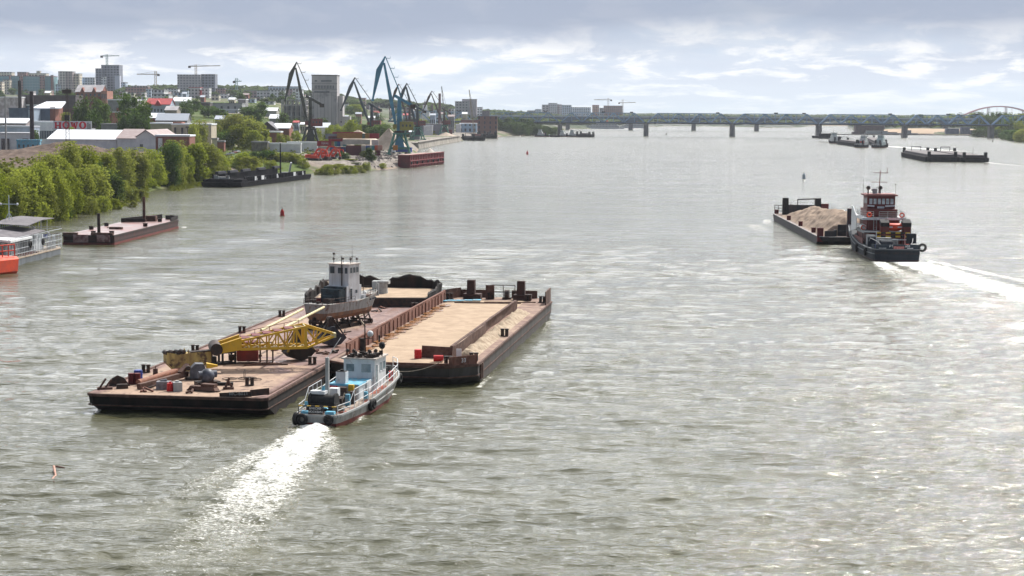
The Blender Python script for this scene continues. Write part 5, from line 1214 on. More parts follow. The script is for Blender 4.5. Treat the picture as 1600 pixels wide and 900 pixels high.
def black_hopper():
    a = g(300, 293); hd = math.atan2(-83.6-(-110), 792.9-679)
    L = 118.; Wd = 13.
    Wd = 15.; L = 101.; a = g(372, 293.5); e = g(495, 278); hd = math.atan2(e[0]-a[0], e[1]-a[1]); org = (a[0]-Wd/2*math.cos(hd), a[1]+Wd/2*math.sin(hd))
    t = thing('hopper_barge', 'long low black barge with white marks lying along the willow bank', 'barge', (org[0], org[1], 0), -hd)
    bl = mat('coal_black_hull', (.007, .007, .009), (.015, .014, .018), .5, .9, streak=True, spec=.05); h = Wd/2; Z = 1.8
    b = MB(); b.loft(hull_rings(Wd, L, Z, 1, 3.5, rake0=3.), True, True); b.build('hull', bl, t)
    b = MB(); b.box(0, 3.2, Z, Wd-5, .4, 1.2); b.prism([(-h+1, 2), (h-4, 1), (h-.5, 6), (h-.5, 13), (-h+.5, 13)], Z, Z+1.0); b.build('near_deck', bl, t)
    b = MB(); b.box(h-1.5, 53, Z, .4, 82, 1.7); b.box(-h+1.5, 53, Z, .4, 82, 2.5); b.build('coaming', bl, t)
    for k in range(34): 
        pass
    for k in range(40): b = MB(); b.box(h-1.1, 14+k*2., Z, .5, .25, 1.6); b.build('coaming_rib', mat('rib_black', (.02, .02, .026)), t)
    for k, y in enumerate((16, 30, 46, 66, 88)):
        b = MB(); b.box(-h+1.6, y+5, Z+2.5, 1.2, 9.5, .9); b.build('hatch_cover', mat('slate_black', (.035, .035, .045)), t)
    for y, w in ((24, 2.), (33, 3.5), (52, 1.2), (76, 3.), (88, 1.)):
        b = MB(); b.box(h-.85, y, Z+.1, .12, w, 1.5); b.box(h-.8, y+w, Z+.1, .1, .3, .8); b.build('white_mark', clean_white, t)
    b = MB(); b.box(1.2, 1.2, Z-1.0, 1.4, .1, .3); b.build('white_mark', clean_white, t)
    b = MB(); b.beam((0, L-10, Z+.5), (1.5, L-12, Z+5), .6); b.box(-1, L-9, Z, 5, 2, 1); b.build('white_davit', clean_white, t)
    b = MB(); b.tube((-1, 82, Z), (-1, 82, Z+13), .35, .2, 8); b.build('mast', bl, t)
    bollards(t, [(-2, 5), (1, 8), (-4, 9)], Z+1., .4, 1.4, grey_paint)
    b = MB(); b.box(-1.5, 10.5, Z+1, 4., 2.6, .7); b.build('deck_box', grey_paint, t)
black_hopper()

# ================================================================ BUOYS AND DRIFTWOOD
def buoy(px, py, s, m, lab, name='buoy'):
    p = g3(px, py, 0); t = thing(name, lab, 'buoy', p)
    b = MB(); b.tube((0, 0, -.3*s), (0, 0, 1.9*s), .85*s, .85*s, 14); b.tube((0, 0, 1.9*s), (0, 0, 2.9*s), .75*s, .22*s, 12); b.build('body', m, t)
    b = MB(); b.tube((0, 0, -.2*s), (0, 0, .25*s), 1.15*s, 1.15*s, 14); b.build('float_ring', m, t)
    b = MB(); b.tube((0, 0, 2.9*s), (0, 0, 3.5*s), .1*s, .1*s, 6); b.sphere((0, 0, 3.6*s), .2*s, 8, 5); b.build('lamp', dark_steel, t)
buoy(441, 337, .62, mat('buoy_red', (.42, .01, .012), (.30, .01, .01), 1.), 'bright red navigation buoy floating alone in midstream on the left')
buoy(824, 241, .75, mat('buoy_red', (.42, .01, .012)), 'tiny far red buoy in the middle of the river before the bridge')
buoy(1256, 279, .8, mat('buoy_grey', (.38, .42, .46)), 'small pale grey cone buoy above the sand heap barge')
buoy(1551, 222, .7, dark_steel, 'tiny dark buoy near the right bank by the rightmost bridge pier')
buoy(1041, 210.5, .8, dark_steel, 'tiny dark buoy right of the bridge pier nearest the picture centre')
def driftwood():
    p = g3(88, 738, .05); t = thing('driftwood', 'bare pinkish drifting branch with a dark stub in the near left water', 'driftwood', p)
    P = [g3(84, 729, .35)-p, g3(85.5, 737, .15)-p, g3(87, 743, .12)-p, g3(82, 748, .1)-p, g3(80, 752, .0)-p]
    b = MB()
    for (a, c), (r0, r1) in zip(zip(P[:-1], P[1:]), ((.11, .09), (.09, .08), (.08, .07), (.07, .04))): b.tube(a, c, r0, r1, 7)
    b.build('branch', mat('bare_wood', (.55, .33, .25), (.35, .18, .13), 4.), t)
    b = MB(); b.tube(g3(87.5, 729, .1)-p, g3(101, 731, .1)-p, .08, .05, 7); b.build('stub', mat('wet_wood', (.12, .045, .03)), t)
    b = MB(); b.tube(g3(79, 751, .02)-p, g3(72, 750, .02)-p, .035, .02, 5); b.tube(g3(82, 751, .02)-p, g3(85, 753, .02)-p, .05, .03, 5); b.build('twig', mat('wet_wood', (.12, .045, .03)), t)
driftwood()

# ================================================================ FAR VESSELS
def simple_barge(a, b_, Wd, Z, lab, m, side=1, name='barge', extras=True):
    """barge whose near long edge runs from ground point a to b_"""
    a = Vector(a); b_ = Vector(b_); d = b_-a; L = d.length; hd = math.atan2(d.x, d.y)
    org = (a.x+side*Wd/2*math.cos(hd), a.y-side*Wd/2*math.sin(hd))
    t = thing(name, lab, 'barge', (org[0], org[1], 0), -hd); h = Wd/2
    b = MB(); b.loft(hull_rings(Wd, L, Z, 1, 2.5, rake0=3.), True, True); b.build('hull', m, t)
    b = MB(); strake(b, Wd, L, Z, 2.5, 2., .3, .25); b.build('rubbing_strake', dark_steel, t)
    if extras:
        b = MB(); b.box(0, L/2, Z, Wd-3, L-14, 1.3); b.build('coaming', mat('far_coaming', (.05, .04, .045)), t)
        b = MB(); b.box(0, L/2, Z+1.3, Wd-4, L-16, .15); b.build('cargo_floor', mat('dim_floor', (.06, .045, .045)), t)
        for x, y in ((-h+2, 3), (h-2, 3), (-h+2, L-3), (h-2, L-3)):
            b = MB(); b.box(x, y, Z, 1.8, 1.8, 3.3); b.build('end_tower', black, t)
        b = MB(); b.path([(-3, L-4, Z), (-3, L-4, Z+4), (3, L-4, Z+4), (3, L-4, Z)], .22, 6); b.build('gantry', black, t)
    return t
fb = mat('far_black_hull', (.012, .012, .015), (.03, .027, .027), .4, .9, streak=True, spec=.05)
_a, _b = g(1447, 253), g(1407, 244.5)
simple_barge(_a, _b, 19.5, 2.9, 'empty black barge with end towers, left half of the far right pair', fb)
simple_barge((_a[0]+20, _a[1]-4), (_b[0]+20, _b[1]-4), 16.5, 2.7, 'empty black barge, right half of the far right pair, with a thin pole', fb)
q = g3(1520, 248, 3); b = MB(); b.tube((0, 0, 0), (0, 0, 7), .12, .08, 5); o = b.build('flag_pole', dark_steel); o.location = q; tag(o, 'thin upright pole on the right barge of the far right pair', 'pole')

def small_pusher(px, py, s, lab, hull, sup, accent=None, rz=0.):
    p = g3(px, py, 0); t = thing('pusher_tug', lab, 'tug', p, rz, None)
    stn = [(-9*s, 3*s, 2.8*s, 1.8*s), (0, 3.4*s, 3.2*s, 1.7*s), (6*s, 3.3*s, 3*s, 2.2*s), (10*s, 2.2*s, 1.6*s, 3*s)]
    hi, lo = ship_hull(1, stn, -.8*s, .4); hi.build('hull', hull, t); lo.build('boot_topping', boot_red, t)
    b = MB(); b.box(0, 2*s, 1.8*s, 5.2*s, 9*s, 2.4*s); b.build('lower_house', sup, t)
    b = MB(); b.box(0, 3*s, 4.2*s, 4.4*s, 5.5*s, 2.3*s); b.build('upper_house', sup, t)
    b = MB(); b.box(0, 3*s, 4.15*s, 5.8*s, 8*s, .15*s); b.build('boat_deck', clean_white, t)
    b = MB(); b.box(0, 3.4*s, 6.5*s, 3.6*s, 3.6*s, 2.2*s, 0, 1.06, 1.06); w = b.build('wheelhouse', sup, t)
    b = MB(); b.box(0, 3.4*s, 7.3*s, 3.72*s, 3.72*s, .85*s); b.build('window_band', glass_l, w)
    b = MB(); b.box(0, 3.4*s, 8.75*s, 4.4*s, 4.4*s, .2*s); b.build('roof', clean_white, t)
    b = MB(); b.tube((0, 4*s, 8.9*s), (0, 4*s, 12*s), .12*s, .08*s, 5); b.beam((-1.*s, 4*s, 10.6*s), (1.*s, 4*s, 10.6*s), .14*s); b.build('mast', dark_steel, t)
    for x in (-1.6, 1.6):
        b = MB(); b.box(x*s, -3.6*s, 1.8*s, 1.1*s, 1.2*s, 3.6*s); b.build('funnel', black, t)
    b = MB(); b.rail([(-2.8*s, -8.5*s, 1.8*s), (2.8*s, -8.5*s, 1.8*s)], 1.1*s, 2, .08*s, 1.4*s); b.build('railing', clean_white, t)
    if accent:
        b = MB(); b.box(.8*s, -2.6*s, 3.6*s, 3*s, 1.3*s, 1.1*s, 0, .8, .8); b.build('rescue_boat', accent, t)
sup1 = mat('cream_superstructure', (.62, .63, .60), (.45, .46, .45), .8, .6)
small_pusher(1305, 224, 1.15, 'white pusher tug leading the far convoy, leftmost of its three tugs', fb, sup1, None, 0.2)
small_pusher(1347, 230.5, 1.15, 'white pusher tug with an orange boat, middle of the far convoy', fb, sup1, orange, -.5)
small_pusher(1374, 231, 1.2, 'pale green-white pusher tug at the rear of the far convoy, rightmost of three', fb, mat('pale_green', (.50, .58, .55), (.38, .42, .42), .8), None, -.5)
simple_barge(g(1336, 229.5), g(1307, 225.5), 12, 3., 'dark loaded barge between the left and middle tugs of the far convoy', fb)
simple_barge(g(1366, 229.5), g(1350, 221), 12, 3., 'dark barge between the middle and right tugs of the far convoy', fb)
simple_barge(g(1300, 217), g(1267, 215.5), 12, 2.6, 'long low black barge beside the bridge pier left of the convoy', fb, extras=False)
b = MB(); b.box(0, 0, 0, 16, 7, 5.5); o = b.build('deck_load', fb); o.location = g3(1294, 217, 2.7)+Vector((0, 6, 0)); tag(o, 'dark block of cargo on the right end of the low barge by the pier', 'cargo')
# moored craft left of the middle of the bridge
simple_barge(g(922, 214.5), g(897, 214), 10, 3., 'small black barge with two posts at the right end of the moored row', fb)
small_pusher(898, 214, .9, 'small white tug moored against the black barge near the headland', fb, sup1, None, 1.2)
small_pusher(882, 213.7, .8, 'small white tug in the middle of the moored row near the headland', fb, sup1, None, 1.2)
small_pusher(848, 213.7, .9, 'white tug at the left end of the moored row beside the headland bushes', fb, sup1, orange, 1.3)
simple_barge(g(874, 214.2), g(857, 214), 8, 1.6, 'low dark pontoon between the two left tugs of the moored row', fb, extras=False)
# passenger ship and craft beyond the bridge
def riverboat(px, py, L, lab, dk=2):
    p = g3(px, py, 0); t = thing('riverboat', lab, 'ship', p, 1.45)
    stn = [(-L/2, 4, 3.6, 2.2), (-L/4, 5, 4.8, 2), (L/4, 5, 4.8, 2.2), (L*.42, 3, 2.2, 3), (L/2, .3, .1, 3.6)]
    hi, lo = ship_hull(1, stn, -.8, .4); hi.build('hull', clean_white, t); lo.build('boot_topping', blue, t)
    for k in range(dk):
        b = MB(); b.box(0, -L*.04*k, 2.1+k*3., 8-k, L*(.78-.16*k), 2.9); b.build('deck_house', facade('ship_rows', (.6, .6, .58), fl=3., sp=2.6), t)
    b = MB(); b.box(0, L*.12, 2.1+dk*3., 5, 6, 2.6); b.build('wheelhouse', clean_white, t)
    b = MB(); b.box(0, -L*.1, 2.1+dk*3., 2.5, 3, 3.5); b.build('funnel', orange, t)
riverboat(942, 201, 75, 'white two-deck riverboat moored beyond the bridge left of centre', 3)
riverboat(990, 200, 55, 'small white riverboat moored beyond the bridge near the second bridge pier')
b = MB(); b.box(0, 0, 0, 62, 18, 3); b.box(-8, 0, 3, 40, 15, 9); b.box(-24, 0, 12, 10, 8, 3); o = b.build('floating_house', mat('brown_boathouse', (.13, .08, .075), (.09, .06, .06), .3)); o.location = g3(1366, 209.5, 0); tag(o, 'brown barn-like floating boathouse moored beyond the bridge on the right', 'boathouse')
b = MB(); b.box(0, 0, 0, 75, 8, 2); b.box(-20, 0, 2, 30, 6, 3); b.box(22, 0, 2, 12, 6, 4.); o = b.build('pontoon', grey_paint); o.location = g3(1392, 210, 0); tag(o, 'low grey pontoon with small huts between the boathouse and a bridge pier', 'pontoon')
b = MB(); b.box(0, 0, .2, 330, 6, 1.); 
for i in range(20): b.box(-160+i*17, 0, -1, 2, 3, 1.4)
o = b.build('jetty', dark_steel); p = g3(1463, 211.5, 0); o.location = p; tag(o, 'long dark low jetty in front of the sandy beach on the right', 'jetty')
b = MB(); b.loft([[(-115+i*23, -12, .2), (-115+i*23, 20, [1, 3, 6, 7, 7.5, 7, 7, 7.5, 6, 4, 1][i]), (-115+i*23, 45, .3)] for i in range(11)], False, True, True)
o = b.build('sand_beach', sand_m); p = g3(1465, 209, .5); o.location = p; tag(o, 'pale sand piles on the beach behind the long jetty', 'sand', None, 'stuff')
b = MB()
for x, w, h in ((-14, 18, 8), (4, 12, 10), (20, 16, 6)): b.box(x, 0, 0, w, 10, h)
o = b.build('river_station', mat('dull_violet', (.22, .22, .27), (.16, .16, .2), .3)); o.location = g3(1506, 211, 0)+Vector((0, 12, 1)); tag(o, 'grey harbour buildings at the right end of the beach', 'building')

# ================================================================ BRIDGES
bridge_m = mat('bridge_blue_grey', (.26, .38, .54), (.20, .31, .44), .1, .6)
pier_m = mat('pier_stone', (.20, .19, .18), (.13, .125, .125), .12, .9)
def truss_bridge():
    YB = 2262.; SP = 104.6; x0 = at(1144, 200, YB).x
    t = thing('truss_bridge', 'long blue-grey steel truss railway bridge crossing the whole river', 'bridge', (0, YB, 0))
    zb, zt = 16.2, 27.6
    for k in range(-4, 5):
        xa = x0+SP*k; xb = xa+SP
        # span
        b = MB(); e = 1.5; a = xa+e; c = xb-e; np_ = 8; dx = (c-a)/np_
        for y in (-3.2, 3.2):
            b.beam((a, y, zb), (c, y, zb), 1.0, 1.3); b.beam((a+dx, y, zt), (c-dx, y, zt), .8, .8)
            for i in range(np_):
                xl = a+dx*i; xr = xl+dx
                if i % 2 == 0: b.beam((xl, y, zb), (xr, y, zt), 1.15)
                else: b.beam((xl, y, zt), (xr, y, zb), 1.15)
                if i: b.beam((xl, y, zb), (xl, y, zt), .45)
                if 0 < i < np_-1:
                    xm = xl+dx/2; zm = (zb+zt)/2
                    b.beam((xm, y, zm), (xm, y, zt if i % 2 else zt), .35)
        for i in range(1, np_): b.beam((a+dx*i, -3.2, zt), (a+dx*i, 3.2, zt), .4)
        b.build('truss_span', bridge_m, t)
        b = MB(); b.box((xa+xb)/2, 0, zb-1.3, SP-1, 7.5, .9); b.box((xa+xb)/2, -4.4, zb-.5, SP-1, 1.6, .35)
        b.rail([(xa+.5, -5.1, zb-.2), (xb-.5, -5.1, zb-.2)], 1.3, 2, .1, 6)
        b.build('deck_girder', mat('bridge_dark', (.07, .08, .095)), t)
        if (k % 2) == 0:
            b = MB(); b.box(xa+dx*4+2, 0, zt+.3, 4, 5, 1.4); b.build('inspection_cabin', dark_steel, t)
        b = MB(); b.box(xa+SP-dx*1.4, 0, zt+.3, 3.6, 5, 1.3); b.build('inspection_cabin', dark_steel, t)
    for k in range(-3, 5):
        xa = x0+SP*k
        b = MB()
        ol = [(xa-2.8, -7), (xa, -10), (xa+2.8, -7), (xa+2.8, 6), (xa, 8), (xa-2.8, 6)]
        b.prism(ol, -3, zb-2.2, .88); b.box(xa, -1, zb-2.3, 6.4, 13, .8); b.build('pier', pier_m, t)
truss_bridge()
def girder_bridge():
    YB = 3020.; SP = 102.; x0 = at(1182, 200, YB).x
    t = thing('girder_bridge', 'pale flat-decked road bridge with haunched spans behind the truss bridge', 'bridge', (0, YB, 0))
    zt = 20.5
    for k in range(-5, 6):
        xa = x0+SP*k; b = MB(); n = 16; lo = []
        for i in range(n+1):
            u = i/n; lo.append((xa+SP*u, zt-2.4-6.5*abs(2*u-1)**4))
        for y in (-7, 3):
            b.yprism([(xa, zt)]+lo+[(xa+SP, zt)], y, y+3)
        b.build('span', mat('metro_blue', (.13, .17, .22), (.10, .13, .17), .1), t)
        b = MB(); b.box(xa+SP/2, 0, zt, SP, 16, .8); b.box(xa+SP/2, -7.5, zt+.8, SP, .4, 1.6); b.build('deck', mat('pale_deck', (.42, .45, .48)), t)
        b = MB(); b.box(xa, 0, -3, 7, 12, zt-3, 0, .8, .9); b.build('pier', pier_m, t)
girder_bridge()
def arch_bridge():
    YB = 8000.; xc = at(1562, 170, YB).x
    t = thing('arch_bridge', 'distant dark red arch bridge rising over the trees at the right', 'bridge', (0, YB, 0))
    zb = 28+(at(1562, 180.5, YB).z-28); half = at(1624, 170, YB).x-xc; top = at(1562, 166.3, YB).z; base = at(1502, 182, YB).z-4
    pts = []
    for i in range(33):
        u = -1+i/16; pts.append((xc+u*half, 0, base+(top-base)*(1-u*u)))
    for y in (-10, 10):
        b = MB()
        for a, c in zip(pts[:-1], pts[1:]): b.beam((a[0], y, a[2]), (c[0], y, c[2]), 6, 5)
        b.build('arch', mat('arch_red', (.30, .012, .02)), t)
    b = MB()
    for i in range(3, 30, 3):
        for y in (-10, 10): b.beam((pts[i][0], y, base), (pts[i][0], y, pts[i][2]), .5)
    b.build('hanger', mat('arch_red', (.30, .012, .02)), t)
    b = MB(); b.box(xc, 0, base-2, half*2.6, 20, 3); b.build('deck', mat('arch_deck', (.35, .36, .38)), t)
    for px in (1517, 1544, 1572, 1599):
        x = at(px, 170, 7900).x; zt_ = [p for p in pts]; u = (at(px, 170, YB).x-xc)/half; zz = base+(top-base)*(1-u*u)-1.5
        o = thing('pylon', 'dark steel lattice pylon under the red arch, %s from the left' % {1517: 'first', 1544: 'second', 1572: 'third', 1599: 'fourth'}[px], 'pylon', (at(px, 170, YB).x, YB, 0))
        b = MB()
        for s in (-3.6, 3.6):
            for y in (-3, 3): b.beam((s, y, 0), (s, y, zz), 1.4)
        n = 7
        for i in range(n):
            z0 = base+(zz-base)*i/n; z1 = base+(zz-base)*(i+1)/n; b.beam((-3.6, -3, z0), (3.6, -3, z1), .8); b.beam((-3.6, -3, z1), (3.6, -3, z1), .8)
        b.build('lattice', mat('pylon_red', (.20, .05, .06)), o); b = MB(); b.box(0, 0, zz-2, 13, 8, 2.4); b.build('cap', mat('pylon_red', (.20, .05, .06)), o)
arch_bridge()
# ================================================================ PORT
def portal_crane(name_label, px, Y, top_px, col, col2, house_col, flip=-1, sc=1., jib=None, portal_col=None, rz=0., reach=1.):
    """slewing portal crane; drawn about its slewing axis, jib swings to -x when flip = -1"""
    p = at(px, 200, Y); z0 = max(tz(p.x, Y), 3.5)
    ztop = at(px, top_px, Y).z-z0
    s = ztop/52.
    t = thing('portal_crane', name_label, 'crane', (p.x, Y, z0), rz)
    portal_col = portal_col or col2; f = flip
    # portal: four splayed legs, sill and tie beams
    for sx in (-1, 1):
        for sy in (-1, 1):
            b = MB(); b.beam((sx*5.6*s, sy*5.4*s, .9*s), (sx*2.6*s, sy*2.4*s, 11.5*s), .75*s, .75*s); b.box(sx*5.6*s, sy*5.4*s, 0, 2.6*s, 1.1*s, 1.0*s); b.build('leg', portal_col, t)
    b = MB()
    for sy in (-1, 1): b.beam((-4.9*s, sy*4.8*s, 3.8*s), (4.9*s, sy*4.8*s, 3.8*s), .8*s, 1.1*s)
    for sx in (-1, 1): b.beam((sx*4.9*s, -4.8*s, 3.8*s), (sx*4.9*s, 4.8*s, 3.8*s), .8*s, 1.1*s)
    for sy in (-1, 1):
        b.beam((-4.7*s, sy*4.6*s, 4.2*s), (0, sy*2.4*s, 11*s), .4*s); b.beam((4.7*s, sy*4.6*s, 4.2*s), (0, sy*2.4*s, 11*s), .4*s)
    for sx in (-1, 1): b.beam((sx*4.7*s, -4.6*s, 4.2*s), (sx*2.4*s, 0, 11*s), .4*s); b.beam((sx*4.7*s, 4.6*s, 4.2*s), (sx*2.4*s, 0, 11*s), .4*s)
    b.box(0, 0, 11*s, 7*s, 7*s, .9*s)
    b.build('portal_frame', portal_col, t)
    b = MB(); b.loft([[(-k, -k, z), (k, -k, z), (k, k, z), (-k, k, z)] for k, z in ((2.6*s, 4*s), (1.5*s, 11*s), (1.5*s, 12*s))], True, True); b.build('pedestal', col, t)
    b = MB(); b.tube((0, 0, 11.8*s), (0, 0, 13.*s), 2.8*s, 2.8*s, 14); b.build('slewing_ring', dark_steel, t)
    # slewing column, house, cab
    b = MB(); b.box(0, 0, 13*s, 2.9*s, 2.9*s, 17.5*s, 0, .6, .7); b.build('column', col, t)
    b = MB(); b.box(-f*3.7*s, 0, 13.2*s, 7.2*s, 4.6*s, 4.6*s); hs = b.build('machine_house', house_col, t)
    b = MB()
    for k in range(3): b.box(-f*(1.8+k*1.9)*s, -2.33*s, 15.2*s, .9*s, .06, 1.1*s)
    b.build('window', glass, hs)
    b = MB(); b.box(f*2.4*s, -1.4*s, 14*s, 2.0*s, 2.0*s, 2.4*s); b.build('cab', house_col, t)
    b = MB(); b.rail([(-2*s, -1.9*s, 19*s), (2*s, -1.9*s, 19*s)], 1.1, 2, .08, 1.5); b.rail([(-2*s, -1.9*s, 24*s), (2*s, -1.9*s, 24*s)], 1.1, 2, .08, 1.5); b.box(0, -1.6*s, 18.9*s, 4*s, .8*s, .15); b.box(0, -1.6*s, 23.9*s, 4*s, .8*s, .15); b.build('platform', col, t)
    R = reach
    foot = (f*1.6*s, 14*s); head = (f*11.2*R*s, 48.5*s)
    b = MB()
    for y in (-1.3, 1.3):
        b.loft([[(x-w*s, (y*k-.3)*s, z), (x+w*s, (y*k-.3)*s, z), (x+w*s, (y*k+.3)*s, z), (x-w*s, (y*k+.3)*s, z)] for x, z, w, k in ((foot[0], foot[1], .5, 1.2), ((foot[0]*.55+head[0]*.45), foot[1]*.55+head[1]*.45, .95, 1.), (head[0], head[1], .5, .5))], True, True)
    for k in range(1, 9):
        u = k/9; x = foot[0]+(head[0]-foot[0])*u; z = foot[1]+(head[1]-foot[1])*u; b.beam((x, -1.4*s, z), (x, 1.4*s, z), .3*s)
    b.build('boom', col, t)
    # fly jib: thick triangular beam hanging down from the apex
    apex = (head[0]+(-f)*.6*s, 52*s); tip = (head[0]+f*11.5*R*s*.72, 27.5*s+ (1-R)*6*s)
    b = MB()
    b.loft([[(apex[0]-.3*s, -k*s, apex[1]), (apex[0]+.3*s, -k*s, apex[1]), (apex[0]+.3*s, k*s, apex[1]), (apex[0]-.3*s, k*s, apex[1])] for k in (.6,)]+
           [[(head[0]+f*2.2*s-1.9*s, -.9*s, 45*s), (head[0]+f*2.2*s+1.0*s, -.9*s, 45*s), (head[0]+f*2.2*s+1.0*s, .9*s, 45*s), (head[0]+f*2.2*s-1.9*s, .9*s, 45*s)],
            [(tip[0]-.4*s, -.35*s, tip[1]), (tip[0]+.4*s, -.35*s, tip[1]), (tip[0]+.4*s, .35*s, tip[1]), (tip[0]-.4*s, .35*s, tip[1])]], True, True)
    b.tube((tip[0], -.5*s, tip[1]), (tip[0], .5*s, tip[1]), .8*s, .8*s, 10)
    b.build('fly_jib', col, t)
    # tie from apex back to column head, with platforms
    ch = (-f*1.2*s, 31*s)
    b = MB(); b.beam((apex[0], -.5*s, apex[1]), (ch[0], -.5*s, ch[1]), .42*s); b.beam((apex[0], .5*s, apex[1]), (ch[0], .5*s, ch[1]), .42*s)
    for u in (.05, .3, .52):
        x = apex[0]+(ch[0]-apex[0])*u; z = apex[1]+(ch[1]-apex[1])*u; b.beam((x, 0, z), (x-f*2.3*s, 0, z), .8*s, .25*s)
        b.beam((x-f*2.3*s, 0, z), (x-f*2.3*s, 0, z+1.*s), .12*s)
    b.build('back_tie', col, t)
    # rocking counterweight lever
    b = MB(); b.beam((f*2.6*s, 0, 31.5*s), (-f*6.5*s, 0, 26.5*s), 1.3*s, 1.5*s); b.beam((f*2.6*s, 0, 31.5*s), (foot[0]+(head[0]-foot[0])*.42, 0, foot[1]+(head[1]-foot[1])*.42), .3*s); b.build('counterweight_lever', col, t)
    b = MB(); b.box(-f*7*s, 0, 24.7*s, 2.6*s, 2.6*s, 2.2*s); b.build('counterweight', dark_steel, t)
    b = MB(); b.tube((tip[0], 0, tip[1]), (tip[0], 0, tip[1]-9*s), .07, .07, 4); b.box(tip[0], 0, tip[1]-10*s, .9*s, .7*s, 1.2*s); b.build('hook', dark_steel, t)
    return t
c_dark = mat('crane_dark_green', (.085, .09, .075), (.06, .06, .05), .3, .7)
c_blue = mat('crane_blue', (.08, .27, .39), (.06, .20, .30), .3, .6)
c_green = mat('crane_green', (.07, .22, .17), (.06, .17, .14), .3, .6)
c_yel = mat('crane_yellow', (.30, .28, .06), (.22, .2, .06), .3, .7)
c_brown = mat('crane_brown', (.11, .075, .07), (.08, .06, .06), .3, .7)
c_redh = mat('crane_red_house', (.20, .055, .055), (.14, .05, .05), .3, .7)
c_navy = mat('crane_navy', (.06, .08, .10), (.05, .06, .075), .3, .7)
portal_crane('tall dark green portal crane left of the concrete grain elevator', 485, 1112, 97, c_dark, c_dark, c_redh, rz=.15, reach=.78)
portal_crane('dark slender portal crane between the grain elevator and the tall blue crane', 581, 1350, 121, c_navy, c_green, c_redh, rz=-.1, reach=1.28)
portal_crane('tallest portal crane, light blue with yellow house on green legs by the red quay pontoon', 624, 1012, 88, c_blue, c_green, c_yel, rz=.1, reach=.72)
portal_crane('grey-blue portal crane just behind the tall blue crane', 652, 1480, 130, c_navy, c_green, c_redh, rz=.3, reach=.95)
portal_crane('low brown portal crane behind the blue one, its jib tip beside the blue column', 640, 1620, 131, c_brown, c_green, c_brown, rz=.0, reach=1.0)
portal_crane('brown-jibbed portal crane on green legs standing on the stone quay', 694, 1769, 142, c_brown, c_green, c_redh, rz=.1, reach=1.35)
def lattice_crane(px0, Y, px1, top, lab, m, z0=None, base_px=None):
    a = at(px0, 190, Y); z0 = z0 if z0 is not None else tz(a.x, Y); e = at(px1, top, Y)
    t = thing('lattice_crane', lab, 'crane', (a.x, Y, z0))
    b = MB(); b.box(0, 0, 1.2, 8, 6, 4.5); b.build('house', c_redh, t)
    b = MB(); b.box(0, 0, 0, 7, 7, 1.2); b.build('undercarriage', dark_steel, t)
    p0 = Vector((-2, 0, 3)); p1 = Vector((e.x-a.x, 0, e.z-z0)); n = 12; b = MB()
    for s in (-1, 1):
        for q in (-1, 1): b.beam(p0+Vector((s*.9, q*.9, 0)), p1+Vector((s*.25, q*.25, 0)), .3)
    for k in range(n):
        u, v = k/n, (k+1)/n; w0 = .9+(.25-.9)*u; w1 = .9+(.25-.9)*v
        b.beam(p0.lerp(p1, u)+Vector((-w0, -w0, 0)), p0.lerp(p1, v)+Vector((w1, -w1, 0)), .2)
        b.beam(p0.lerp(p1, u)+Vector((w0, w0, 0)), p0.lerp(p1, v)+Vector((-w1, w1, 0)), .2)
    b.build('boom', m, t)
    b = MB(); b.tube(p1, (3, 0, 8), .1, .1, 4); b.beam((3, 0, 5.5), (3, 0, 9), .3); b.build('back_stay', dark_steel, t)
lattice_crane(700, 1800, 690, 135, 'thin grey lattice boom crane just behind the brown crane on the stone quay', mat('boom_grey', (.25, .25, .24)))
lattice_crane(745, 1930, 733, 140, 'tan lattice boom crane at the right end of the port', mat('boom_tan', (.34, .27, .16)))

def container(px0, px1, ytop, Y, col, lab, H_=2.6, D=2.5, z=None, n=0):
    a = at(px0, ytop, Y); c = at(px1, ytop, Y); w = c.x-a.x
    nm = 'container_%s' % str(col)
    m = mat(nm, col, tuple(k*.8 for k in col), .5, .7)
    b = MB(); zt = a.z; w = max(w, 1.)
    b.box(0, 0, .12, w-.1, D-.1, H_-.24); 
    k = int(w/.6)
    for i in range(k): b.box(-w/2+.4+i*(w-.6)/max(1, k), -D/2, .2, .25, .12, H_-.4)
    t = thing('shipping_container', lab, 'container', ((a.x+c.x)/2, Y, zt-H_), 0, 'shipping containers stacked in the port')
    b.build('corrugated_body', m, t)
    f = MB()
    for z in (.08, H_-.08):
        for y in (-D/2, D/2): f.beam((-w/2, y, z), (w/2, y, z), .16)
        for x in (-w/2, w/2): f.beam((x, -D/2, z), (x, D/2, z), .16)
    for x in (-w/2, w/2):
        for y in (-D/2, D/2): f.beam((x, y, 0), (x, y, H_), .16)
    f.build('frame', m, t)
    return t
